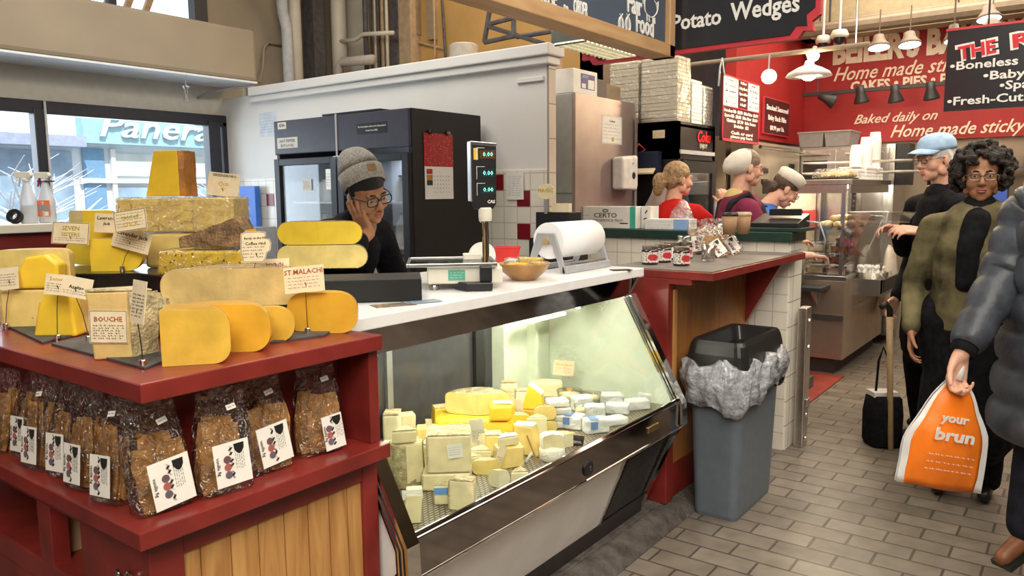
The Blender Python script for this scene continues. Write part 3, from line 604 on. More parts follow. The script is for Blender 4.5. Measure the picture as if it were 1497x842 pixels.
B(((X0+.026, 2.17, .6), (2.86, 2.185, 1.17))).build('rear_door', MIRR, dc, off=oc)
B(((2.06, 2.155, .6), (2.09, 2.172, 1.17))).build('door_stile', M('grey_stile', (.25, .25, .25), .4, .5), dc, off=oc)
B(((2.60, 2.15, .6), (2.66, 2.172, 1.17))).build('door_stile', BLACKM, dc, off=oc)
B(((2.74, 2.10, .6), (3.11, 2.172, 1.17))).build('rear_post', MINT, dc, off=oc)
B(((2.92, 2.05, .60), (2.945, 2.102, 1.17))).build('rear_post', MINT, dc, off=oc)
B(((X0+.026, 1.67, 1.085), (X1-.026, 2.17, 1.172))).build('canopy', M('canopy_liner', (.62, .60, .44), .5, var=.03), dc, off=oc)
B(((X0+.026, 2.19, .07), (X1-.026, 2.33, 1.17))).build('rear_body', STEEL, dc, off=oc)
lt = MB().tube([(1.72, 1.86, 1.045), (2.98, 1.86, 1.045)], .0105, 12).build('light_tube', M('lit_tube', (1, .97, .85), emit=75), dc, off=oc)
[MB().box((x, 1.84, 1.025), (x+.04, 1.88, 1.086)).build('tube_socket', WHITE, lt, off=oc) for x in (2.98, 1.68)]
MB().box((2.72, 1.93, .985), (3.0, 1.955, 1.0)).build('shelf_bracket', WHITE, dc, off=oc, bevel=.002)
kn = MB().lathe([(0, 0), (.030, 0), (.030, .006), (.024, .010), (0, .011)], seg=24, T=Matrix.Translation((2.325, 1.403, .555))@Matrix.Rotation(PI/2, 4, 'X')).build('round_badge', BLACKM, dc, off=oc)
text('numeral', '7', .024, frame((2.325, 1.3915, .555), (1, 0, 0)), STEEL, kn, .0006, .0006, off=oc, res=1)
MB().box((2.80, 1.398, .56), (2.90, 1.404, .585)).build('latch_plate', M('brass', (.62, .42, .2), .25, 1), dc, bevel=.002, off=oc)
# ---------------------------------------------------------------- cheeses inside the case
GC = 'cheeses inside the glass case'
def cc(name, label, px, py, z=.601, rz=0, push=0):
    P = at(px, py, z=z)+FH*push; o = thing(name, label, 'cheese', P, RZ+math.radians(rz), GC); return o, mpp(P)
def stack(root, h, label, name, dx=0, dy=0, rz=0):
    P = root.location+Vector((0, 0, h))+RH*dx+FH*dy; o = thing(name, label, 'cheese', P, RZ+math.radians(rz), GC); return o, mpp(P)
def tri(o, w, d, h, mt, rind, bev=.004, seed=1, top=True):
    m = MB().prism([(-w/2, 0, 0), (w/2, 0, 0), (w*.1, d, 0)], (0, 0, h)); bmesh.ops.subdivide_edges(m.bm, edges=m.bm.edges, cuts=2, use_grid_fill=True); m.jitter(.002, 30, seed); m.build('paste', mt, o, bevel=bev)
    if top: MB().prism([(-w/2+.002, .002, h), (w/2-.002, .002, h), (w*.1, d-.003, h)], (0, 0, .003)).jitter(.001, 60, seed).build('rind', rind, o, bevel=.001)
WHITER = M('bloomy_rind', (.86, .83, .72), .7, var=.08, scale=40, bump=.3)
o, s = cc('cheese_drum', 'tall pale drum of cheese with a cut notch at the left of the case', 592, 716); a_, s1 = o, s
m = MB().lathe([(0, 0), (27*s, 0), (28*s, .005), (25*s, .14), (23*s, .146), (0, .146)], c=(0, 28*s, 0), seg=20); m.jitter(.003, 25, 2); m.build('rind', GREYR, o, smooth=True)
MB().prism([(4*s, -.0, .02), (27*s, 10*s, .02), (25*s, 10*s, .146), (3*s, 0, .146)], (0, .004, 0)).build('cut_face', IVORY, o)
o, s = stack(a_, .148, 'small ivory wedge lying on top of the tall pale drum', 'cheese_wedge', -.0, .02, 10); tri(o, .085, .06, .042, IVORY, GREYR, .006)
o, s = cc('cheese_block', 'broad ivory block under the large wrapped block at the front left', 652, 722, push=.02); b_ = o; cheese_block(70*s, .10, .058, IVORY, GREYR, o, 'kl', .006, seed=2)
o, s = stack(b_, .061, 'large ivory block with rough rind and a small label, front left of the case', 'cheese_block', .012, .0, 4); cheese_block(62*s, .11, 56*s, IVORY, GREYR, o, 'tl', .006, (1.04, 1), seed=3)
C = o.location+RH*.018+Vector((0, 0, .075))-FH*.006
t = thing('cheese_label', 'small white label on the face of the large ivory block', 'label', C, 0, 'cards among the cased cheeses'); card_face(t, frame((0, 0, 0), RH+Vector((0, 0, .12))), .048, .045, [], 4, 71, border=False, fy=.012, mat=PAPER)
o, s = cc('cheese_block', 'ivory wedge standing alone at the front of the woven deck', 674, 747, rz=-14); cheese_block(36*s, .05, 44*s, IVORY, GREYR, o, 'lt', .004, (1, .8), seed=4)
o, s = cc('cheese_wedge', 'small wrapped wedge with a blue striped sticker beside the front wedge', 645, 744, push=.03); tri(o, .05, .05, .06, IVORY, GREYR); MB().box((-.024, -.003, .035), (.02, -.001, .055)).build('sticker', M('blue_sticker', (.12, .3, .65), .5), o)
o, s = cc('cheese_wedge', 'slanted ivory wedge with a white card on top, nearest the left end', 603, 766, rz=8); m = MB().prism([(-14*s, 0, 0), (12*s, 0, 0), (16*s, 0, 44*s), (-8*s, 0, 44*s)], (0, .075, 0)); m.build('paste', IVORY, o, bevel=.004)
o, s = cc('cheese_block', 'stack of small ivory pieces at the far left behind the drum', 572, 648); cheese_block(24*s, .08, 42*s, CREAMY, GREYR, o, 't', .008, seed=5); l_ = o
o, s = cc('cheese_block', 'pale piece wedged against the left end of the case', 566, 676, push=.0); cheese_block(.05, .08, .06, CREAMY, GREYR, o, '', .01, seed=6)
o, s = cc('cheese_wedge', 'yellow rinded wedge below the red lettered card', 612, 617, push=.02); cheese_block(28*s, .06, 38*s, PALE, GREYR, o, 'lk', .005, (.9, .9), seed=7)
o, s = cc('cheese_block', 'pale yellow block behind the tall drum', 640, 650, push=.04); cheese_block(.09, .09, .045, PALE, GREYR, o, '', .008, seed=8)
o, s = cc('cheese_half_wheel', 'long bright yellow cheese under the wrapped wedge', 678, 640, push=.02); y_ = o; cheese_block(86*s, .12, .075, YEL, GOLDR, o, '', .02, seed=9)
o, s = stack(y_, .078, 'thick plastic wrapped wheel piece topmost at the back of the case', 'cheese_quarter', .05, .02, 0); cheese_wedge(.135, .085, 12, 160, .02, PALE, GREYR, o, True)
for k, (px, py, w, lab) in enumerate(((655, 668, 40, 'low pale wedge in front of the long yellow cheese'), (668, 640, 30, 'speckled pale wedge with a leaning card'))):
    o, s = cc('cheese_wedge', lab, px, py, push=.01); tri(o, w*s, .06, .05, IVORY, GREYR, seed=k)
o, s = cc('cheese_block', 'block of Tomme standing upright with its big handwritten card', 744, 592, push=.0); cheese_block(34*s, .06, .10, CREAMY, GREYR, o, 't', .01, (.7, .8), seed=10); tm = o
C = o.location-FH*.004+Vector((0, 0, .045))
t = thing('price_card', 'cream card reading Tomme de Savoie leaning on the upright block', 'card', C, 0, 'cards among the cased cheeses'); card_face(t, frame((0, 0, 0), RH, (0, 0, 1)), .078, .075, [('Tomme de', .017, .018, INKY), ('Savoie', .017, 0, INKY)], 2, 73, border=False, fy=-.02)
o, s = cc('cheese_half_wheel', 'smooth yellow round under the square yellow cheese', 728, 642, push=.0); r_ = o; cheese_wedge(22*s, .062, 0, 180, .02, YEL, GOLDR, o)
o, s = stack(r_, .064, 'square golden cheese with a white slip on top, centre of the case', 'cheese_block', .018, .015, 3); cheese_block(38*s, .08, .07, YEL, GOLDR, o, '', .014, seed=11)
P = o.location+Vector((0, 0, .073)); t = thing('price_card', 'white slip lying on the square golden cheese', 'card', P+FH*.03, 0, 'cards among the cased cheeses'); card_face(t, frame((0, 0, 0), RH, FH), .07, .045, [], 2, 75, border=False, fy=.01, mat=PAPER)
o, s = cc('cheese_half_wheel', 'orange yellow round in wrap, left of the cloth covered stack', 770, 622, push=.02); g_ = o; cheese_wedge(20*s, .055, 0, 180, .025, GOLD, GOLDR, o)
o, s = cc('cheese_half_wheel', 'pair of wrapped yellow halves in front of the cloth covered stack', 797, 634, push=.01); h_ = o; cheese_wedge(18*s, .05, 0, 180, .024, PALE, PALER, o, True)
o, s = stack(h_, .054, 'shiny wrapped yellow half resting on the lower pair', 'cheese_half_wheel', 0, .0, 0); cheese_wedge(17*s, .055, 0, 180, .026, PALE, PALER, o, True)
o, s = stack(g_, .057, 'yellow wedge with white top standing on the orange round', 'cheese_wedge', .02, .02, -12); m = MB().prism([(-14*s, 0, 0), (18*s, 0, 0), (15*s, 0, 22*s), (-4*s, 0, 36*s)], (0, .05, 0)); m.build('paste', YEL, o, bevel=.004); MB().prism([(-4*s, -.001, 36.5*s), (15.5*s, -.001, 22.6*s), (15.5*s, .051, 22.6*s), (-4*s, .051, 36.5*s)], (.002, 0, .003)).build('rind', WHITER, o)
o, s = cc('cheese_stack', 'pile of cloth bound white rounds beside the plastic tubs', 820, 628, push=.01); m = MB()
cheese_block(32*s, .08, .028, WHITER, WHITER, o, '', .008, seed=12)
for k in (1, 2, 3):
    q, s = stack(o, .029*k, 'white cloth bound round, number %s from the bottom of its pile' % ('two', 'three', 'four')[k-1], 'cheese_block', .003*(-1)**k, .002*k, 4*k); cheese_block(31*s, .075, .026, WHITER, WHITER, q, '', .008, seed=12+k)
o['label'] = 'white cloth bound round at the bottom of its pile'; o.name = 'cheese_block'
o, s = cc('cheese_block', 'upright wedge with a white bloomy top, centre right', 772, 668, rz=-22, push=.01); cheese_block(34*s, .05, 44*s, PALE, WHITER, o, 't', .005, (.9, 1), shear=-.02, seed=20)
o, s = cc('cheese_block', 'square pale block carrying a priced wedge, front centre', 748, 684, rz=16); p_ = o; cheese_block(36*s, .07, 30*s, PALE, GREYR, o, 'lr', .003, seed=21)
o, s = stack(p_, 30*s+.004, 'wedge with a white price slip on top of the square pale block', 'cheese_wedge', -.01, .012, 20); tri(o, .085, .06, .03, IVORY, WHITER, seed=4)
P = o.location+Vector((0, 0, .035)); t = thing('price_card', 'white slip on the priced wedge at the front centre', 'card', P+FH*.02, 0, 'cards among the cased cheeses'); card_face(t, frame((0, 0, 0), RH*.9+FH*.3, FH), .06, .035, [], 1, 77, border=False, fy=.0, mat=PAPER)
o, s = cc('cheese_wedge', 'rounded buttery wedge left of the priced wedge', 712, 694); cheese_wedge(22*s, .05, 30, 175, .02, PALE, GREYR, o)
o, s = cc('cheese_wedge', 'flat ivory wedge behind the rounded buttery wedge', 700, 682, push=.02); tri(o, .09, .07, .05, IVORY, GREYR, seed=8)
o, s = cc('cheese_wedge', 'small half round piece foremost on the woven deck', 729, 713); cheese_wedge(17*s, 26*s, 10, 150, .025, CREAMY, PALER, o)
o, s = cc('cheese_stick', 'thin sugar-white stick of cheese by the wooden marker', 768, 678); MB().tube([(0, 0, .006), (.03, .01, .045)], [.006, .004], 8).build('paste', WHITER, o, smooth=True)
o, s = cc('cheese_round', 'lower white rinded round of the two at the front right', 808, 677); w_ = o; MB().lathe([(0, 0), (17*s, 0), (19*s, .006), (19*s, .038), (17*s, .044), (0, .044)], c=(0, 19*s, 0), seg=24).jitter(.0015, 40, 2).build('rind', WHITER, o, smooth=True)
o, s = stack(w_, .045, 'upper white rinded round of the two at the front right, cut open', 'cheese_round', .0, .002, 0); cheese_wedge(.044, .048, -20, 220, .006, IVORY, WHITER, o); o.location += FH*.04
for k, (px, py, w, h, kind, mt, lab) in enumerate((
    (574, 700, 26, 44, 'b', IVORY, 'ivory block squeezed between the tall drum and the left end'), (628, 690, 24, 40, 'b', CREAMY, 'cream block right behind the tall pale drum'), (622, 655, 26, 30, 'b', PALE, 'pale block below the cream card behind the drum'),
    (650, 622, 30, 26, 'b', YEL, 'yellow block at the back left of the thick wrapped wheel piece'), (700, 662, 30, 30, 't', CREAMY, 'cream wedge just under the grey printed card'), (722, 668, 26, 32, 'b', PALE, 'pale cube between the grey card and the priced wedge'),
    (690, 690, 28, 22, 't', IVORY, 'thin ivory wedge right of the large labelled block'), (752, 640, 26, 34, 'w', YEL, 'yellow wheel piece in front of the tall cream card'), (785, 640, 26, 30, 't', CREAMY, 'cream wedge in front of the wrapped yellow halves'),
    (822, 655, 28, 20, 'w', CREAMY, 'flat white half round right of the cut open rounds'), (716, 622, 24, 28, 'b', GOLD, 'golden cube between the square golden cheese and the long yellow one'), (766, 596, 26, 24, 'b', CREAMY, 'cream cube behind the orange round'),
    (598, 636, 22, 30, 'b', IVORY, 'ivory cube behind the tall drum at the far left'), (640, 716, 20, 26, 't', IVORY, 'slim ivory wedge leaning on the broad block'), (760, 706, 22, 16, 't', CREAMY, 'thin cream slice near the front glass in the centre'))):
    o, s = cc('cheese_block' if kind == 'b' else 'cheese_wedge', lab, px, py, rz=(k*53 % 40)-20)
    if kind == 'b': cheese_block(w*s, .06, h*s, mt, GREYR, o, 't' if k % 2 else '', .006, (.95, .95), seed=40+k)
    elif kind == 't': tri(o, w*s*1.2, .06, h*s, mt, GREYR, seed=k)
    else: cheese_wedge(w*s*.9, h*s, 10, 160, .015, mt, PALER, o)
WRAPW = M('white_wrapper', (.84, .85, .82), .45, var=.08, scale=30, bump=.4, bscale=60)
BLUEL = M('blue_label', (.16, .30, .62), .5)
for k, (px, py, w, h, lab, bl) in enumerate(((833, 628, 34, 20, 'white wrapped soft cheese with a blue label, nearer the cloth rounds', 1), (874, 634, 36, 20, 'white wrapped soft cheese with a blue label at the very front right', 1), (870, 612, 30, 18, 'white wrapped cheese with a faint grey label, behind the blue labelled ones', 0), (902, 606, 34, 14, 'flat white wrapped cheese in the middle of the right hand row', 0), (905, 622, 34, 10, 'greenish clear pack of sliced cheese at the front glass', 0), (935, 600, 34, 14, 'flat white wrapped cheese close to the right end', 0), (893, 590, 34, 13, 'clear wrapped white cheese at the back of the right hand row', 0), (925, 582, 30, 12, 'pale pack against the right end wall', 0), (855, 601, 28, 20, 'small upright wrapped brie piece behind the blue labels', 0), (950, 588, 26, 12, 'last white pack in the right front corner', 0))):
    o, s = cc('wrapped_cheese', lab, px, py, rz=(k*37 % 50)-25); h = h*s; w = w*s
    m = MB().box((-w/2, 0, 0), (w/2, .065, h)); bmesh.ops.subdivide_edges(m.bm, edges=m.bm.edges, cuts=3, use_grid_fill=True); m.jitter(.004, 35, k); m.build('wrapper', WRAPW, o, bevel=.006, smooth=False)
    if bl: MB().box((-w*.3, -.004, h*.35), (w*.0, -.002, h*.9)).box((-w*.3, .0, h+.0025), (w*.05, .05, h+.004)).build('label', BLUEL, o)
TUB = film('clear_tub', (1, 1, .96), .86, .15, bump=0)
for k, (px, py, r, lab) in enumerate(((833, 588, 18, 'round clear tub of soft white cheese with an orange sticker'), (864, 592, 15, 'smaller clear tub beside the one with the orange sticker'), (852, 611, 12, 'little clear cup of cheese in front of the tubs'))):
    o, s = cc('plastic_tub', lab, px, py, push=.02); r *= s
    MB().lathe([(0, 0), (r*.85, 0), (r, .045), (r*1.06, .046), (r*1.06, .052), (0, .054)], seg=24).build('tub', TUB, o, smooth=True)
    MB().lathe([(0, .003), (r*.82, .003), (r*.9, .034), (0, .036)], seg=20).build('filling', CREAMY, o, smooth=True)
    if k == 0: MB().box((-.012, -r*.4, .055), (.012, r*.4, .0565)).build('sticker', M('orange_sticker', (.8, .25, .06), .5), o)
o, s = cc('cheese_block', 'big pale greenish block against the right rear post', 800, 580, push=-.02); cheese_block(44*s, .09, .072, IVORY, WHITER, o, '', .008, seed=30)
def small_card(label, base, cx, cy, wpx, hpx, lines, fine, seed, z=.601, tilt=0, yaw=0, mat=None, stake=None, ink=None, behind=0):
    P = at(*base, z=z)+FH*behind; t = thing('price_card', label, 'card', P, 0, 'cards among the cased cheeses'); s = mpp(P); C = facing(cx, cy, P)
    x = Matrix.Rotation(math.radians(yaw), 3, 'Z')@RH; x = x*math.cos(math.radians(tilt))+Vector((0, 0, 1))*math.sin(math.radians(tilt))
    T = frame(C, x, (0, 0, 1)); card_face(t, T, wpx*s, hpx*s, [(a, b*s, c*s, d) for a, b, c, d in lines], fine, seed, border=False, mat=mat, off=P, ink=ink)
    lo = C-T.col[1].xyz*hpx*s*.45-P
    MB().tube([(0, 0, 0), lo], stake or .0016, 6).build('stake', STEEL, t)
REDK = M('red_ink', (.6, .06, .03), .6)
small_card('narrow card in red capitals above the yellow rinded wedge', (606, 620), 606, 564, 12, 40, [('FLORY', 6, 10, REDK), ('TRUCKLE', 3.6, 2, REDK)], 1, 80, tilt=8, yaw=10)
small_card('yellow Stilton Berry card on a stake against the right end wall', (819, 578), 824, 538, 30, 22, [('Stilton Berry', 5, 5, INKY)], 3, 81, tilt=-6)
small_card('narrow cream card at the far left corner of the case', (553, 640), 553, 592, 11, 26, [], 3, 82, tilt=12, yaw=12)
small_card('grey printed card on a fork stake in the middle of the cheeses', (697, 662), 698, 629, 20, 34, [], 5, 83, tilt=8, mat=M('grey_card', (.55, .53, .44), .6))
small_card('leaning narrow card before the rounded buttery wedge', (735, 690), 731, 668, 12, 34, [], 4, 84, tilt=-22, yaw=18)
small_card('tall cream card between the yellow round and the orange round', (757, 625), 758, 598, 14, 30, [], 4, 85, tilt=6, yaw=-14)
small_card('cream card stuck between the drum and the yellow block', (629, 660), 628, 630, 10, 36, [], 3, 86, tilt=5, yaw=-20)
small_card('black card with white lettering at the front glass', (842, 652), 841, 647, 25, 22, [('Grayson', 5, 2, WHITE)], 1, 87, tilt=-10, mat=BLACK, ink=WHITE, yaw=10)
small_card('white card lying over the wedge nearest the left end', (601, 722), 603, 723, 30, 14, [], 2, 88, z=.69, tilt=4, mat=PAPER)
t = thing('wooden_stake', 'slim wooden marker leaning among the front centre cheeses', 'stake', at(786, 678, z=.601)); MB().tube([(0, 0, .002), tuple(facing(770, 636, t.location)-t.location)], .0035, 6).build('stick', PINE, t)
# ---------------------------------------------------------------- on the counter
sc = thing('counter_scale', 'white counter scale with glass platter and a tall black price display on a chrome pole', 'scale', at(668, 424, z=CZ+.001), RZ+.10); s = mpp(sc.location)
OFFW = M('off_white_plastic', (.74, .71, .60), .4, var=.03)
MB().prism([(-.105, 0, .022), (.10, 0, .022), (.10, .26, .022), (-.105, .26, .022)], (0, 0, .062)).build('body', OFFW, sc, bevel=.008)
MB().prism([(.10, 0, .022), (.165, 0, .022), (.165, .2, .022), (.10, .2, .022)], (0, 0, .058)).build('side_body', OFFW, sc, bevel=.006)
for x, y in ((-.08, .03), (.08, .03), (-.08, .23), (.08, .23)): MB().lathe([(0, 0), (.016, 0), (.018, .012), (.014, .022), (0, .022)], c=(x, y, 0), seg=14).build('foot', DCHROME, sc)
MB().box((-.17, -.02, .09), (.14, .28, .094)).build('platter', film('platter_glass', (.85, .9, .9), .7, .05, bump=0), sc)
MB().box((-.17, -.022, .085), (.14, -.012, .098)).box((-.178, -.02, .085), (-.168, .28, .098)).box((-.17, .275, .085), (.14, .285, .098)).box((.135, -.02, .085), (.145, .28, .098)).box((-.03, .10, .084), (.03, .16, .09)).build('platter_rim', STEEL, sc, bevel=.002)
MB().box((.03, .16, .094), (.10, .20, .118)).build('platter_support', OFFW, sc, bevel=.004)
st_ = MB().box((-.03, -.002, .035), (.03, .0, .072)).build('green_label', M('green_label', (.10, .42, .30), .4), sc)
m = MB(); Tl = frame((0, -.0025, .054), (1, 0, 0))
for k in range(3): scribble(m, Tl, -.024, .024, .009-.009*k, .005, 90+k)
m.build('label_print', PAPER, st_)
MB().prism([(.03, -.05, 0), (.125, -.05, 0), (.125, .06, 0), (-.01, .03, 0)], (0, 0, .03)).box((.082, -.03, .03), (.125, .02, .085)).build('pole_base', BLACK, sc, bevel=.004)
MB().lathe([(0, .03), (.012, .03), (.012, .24), (.021, .242), (.021, .275), (.012, .276), (0, .276)], c=(.105, -.005, 0), seg=18).build('pole', CHROME, sc, smooth=False)
MB().lathe([(0, .245), (.022, .245), (.024, .258), (.024, .288), (.02, .293), (0, .293)], c=(.105, -.005, 0), seg=18).build('pole_collar', OFFW, sc)
Th = Matrix.Translation((.105, -.012, .295))@Matrix.Rotation(.22, 4, 'Z')
hd = MB().prism([(-.046, .0, .02), (-.03, 0, -.008), (.03, 0, -.008), (.042, 0, .012), (.044, 0, .215), (-.046, 0, .222)], (0, .045, 0), Th).build('display_head', BLACKM, sc, bevel=.004)
MB().prism([(-.05, .004, .02), (-.044, .004, .02), (-.044, .004, .222), (.046, .004, .215), (.046, .004, .223), (-.05, .004, .23)], (0, .044, 0), Th).build('silver_rim', STEEL, hd, bevel=.002)
DISP = M('display_digits', (.25, .9, .75), emit=1.2)
for k, (zz, tx) in enumerate(((.183, '0.00'), (.118, '0.00'), (.060, '0.00'))):
    w = MB().box((-.018, -.001, zz-.015), (.038, 0, zz+.015), Th).build('readout', M('readout_dark', (.02, .035, .035), .2) if k else M('readout_amber', (.09, .05, .02), .2), hd)
    text('digits', tx, .022, Th@frame((.012, -.0015, zz), (1, 0, 0)), DISP, w, .0002, res=1)
    m = MB(); m.box((-.03, -.0012, zz+.022), (.0, -.0002, zz+.0235), Th).box((-.03, -.0012, zz-.02), (-.0285, -.0002, zz+.0235), Th); m.build('readout_frame', PAPER, hd)
MB().box((-.04, -.001, .165), (-.024, 0, .205), Th).build('yellow_tag', M('yellow_tag', (.75, .5, .05), .5), hd)
text('logo', 'CAS', .016, Th@frame((.022, -.001, .018), (1, 0, 0)), PAPER, hd, .0002, .0004, res=1)
bw = thing('wooden_bowl', 'round wooden bowl heaped with wrapped cheese ends on the white counter', 'bowl', at(766, 409, z=CZ+.0005), 0); s = mpp(bw.location)
MB().lathe([(0, 0), (.045, 0), (.05, .004), (.084, .032), (.103, .062), (.105, .068), (.100, .068), (.078, .034), (.04, .012), (0, .011)], seg=40).build('bowl', wood('bowl_wood', (.45, .24, .08), (.30, .14, .04), 4, 0, .35, 3), bw, smooth=True)
for k, (x, y, z, w, rz, lab, mt) in enumerate(((-.02, 0, .062, .10, .3, 'long yellow wrapped piece lying across the bowl', YEL), (.03, .02, .080, .09, -.5, 'pale yellow wrapped piece on top in the bowl', PALE), (-.045, .02, .075, .05, 1.2, 'white wrapped end at the left of the bowl', WRAPW), (.055, -.015, .066, .05, .8, 'small wrapped end at the right rim of the bowl', PALE))):
    t = thing('cheese_end', lab, 'cheese', bw.location+RH*x+FH*y+Vector((0, 0, z-.022)), RZ+rz, 'cheese ends in the wooden bowl')
    m = MB().box((-w/2, -.022, 0), (w/2, .022, .03)); bmesh.ops.subdivide_edges(m.bm, edges=m.bm.edges, cuts=2, use_grid_fill=True); m.jitter(.003, 30, k); m.build('paste', mt, t, bevel=.006)
    MB().box((-w/2-.004, -.026, -.003), (w/2+.004, .026, .034)).jitter(.004, 40, k).build('plastic_wrap', WRAP, t)
rb = thing('red_basket', 'red plastic basket behind the wooden bowl', 'basket', at(742, 385, y=2.27)*1, RZ); rb.location.z = CZ+.001; s = mpp(rb.location)
MB().rings([[Vector((x*w, y*w+.06, z)) for x, y in ((-.06, -.04), (.06, -.04), (.06, .04), (-.06, .04))] for w, z in ((.85, 0), (1.05, .075), (1.12, .075), (1.12, .08), (1.0, .08), (.8, .006))]).build('basket', M('red_plastic', (.62, .02, .015), .35), rb, bevel=.003)
# paper cutter with its roll
rl = thing('paper_cutter', 'grey paper cutter frame holding a white roll of wrapping paper', 'paper dispenser', (2.735, 1.76, CZ+.001), .0)
GRF = M('grey_hammered_metal', (.44, .45, .47), .35, .3, var=.05)
for x in (-.0, .372):
    MB().prism([(x, 0, 0), (x, .028, 0), (x, .072, .125), (x, .128, .125), (x, .185, 0), (x, .212, 0), (x, .15, .172), (x, .06, .172)], (.013, 0, 0)).build('side_frame', GRF, rl, bevel=.003)
MB().box((-.0, 0, 0), (.385, .02, .032)).build('front_beam', GRF, rl, bevel=.003)
MB().box((.0, .192, 0), (.385, .212, .025)).build('rear_beam', GRF, rl, bevel=.003)
pr_ = MB().tube([(.016, .10, .137), (.368, .10, .137)], .079, 40).build('paper_roll', M('white_paper_roll', (.84, .85, .87), .6, var=.01), rl)
for p in pr_.data.polygons: p.use_smooth = len(p.vertices) == 4
MB().tube([(-.012, .10, .137), (.016, .10, .137)], .016, 20).build('roll_core', M('cardboard', (.42, .30, .18), .8), pr_)
MB().box((.05, .005, .036), (.34, .04, .042)).build('cutter_blade', STEEL, rl)
# leaflets and small papers lying on the counter
def flat(name, label, px, py, w, d, z, mat, rz, cat='paper', th=.0012, group=None):
    o = MB().box((-w/2, -d/2, 0), (w/2, d/2, th)).build(name, mat); o.location = at(px, py, z=z); o.rotation_euler = (0, 0, RZ+rz); return tag(o, label, cat, group)
LEAF = speck('leaflet_print', (.16, .14, .12), (.55, .30, .12), 40, .35); LEAF2 = speck('leaflet_print_blue', (.25, .33, .42), (.08, .08, .12), 40, .3)
flat('leaflet', 'dark printed leaflet on the counter before the black box', 575, 446, .13, .07, CZ+.0005, LEAF, .5, 'leaflet', group='leaflets on the counter'); flat('leaflet', 'bluish printed leaflet overlapping the dark one', 617, 441, .12, .06, CZ+.002, LEAF2, .55, 'leaflet', group='leaflets on the counter')
flat('clipboard', 'small dark tray with a slip of paper right of the paper cutter', 908, 395, .09, .05, CZ+.0005, BLACK, .2, 'tray', .003)
t = thing('paper_plate', 'white folded paper plate standing behind the scale pole', 'plate', at(705, 378, y=2.2)*1, RZ); t.location.z = CZ+.001
MB().lathe([(0, 0), (.05, 0), (.062, .008), (.062, .010), (.048, .003), (0, .003)], seg=24, T=Matrix.Translation((0, 0, .062))@Matrix.Rotation(1.25, 4, 'X')).build('rim', PAPER, t, smooth=True)
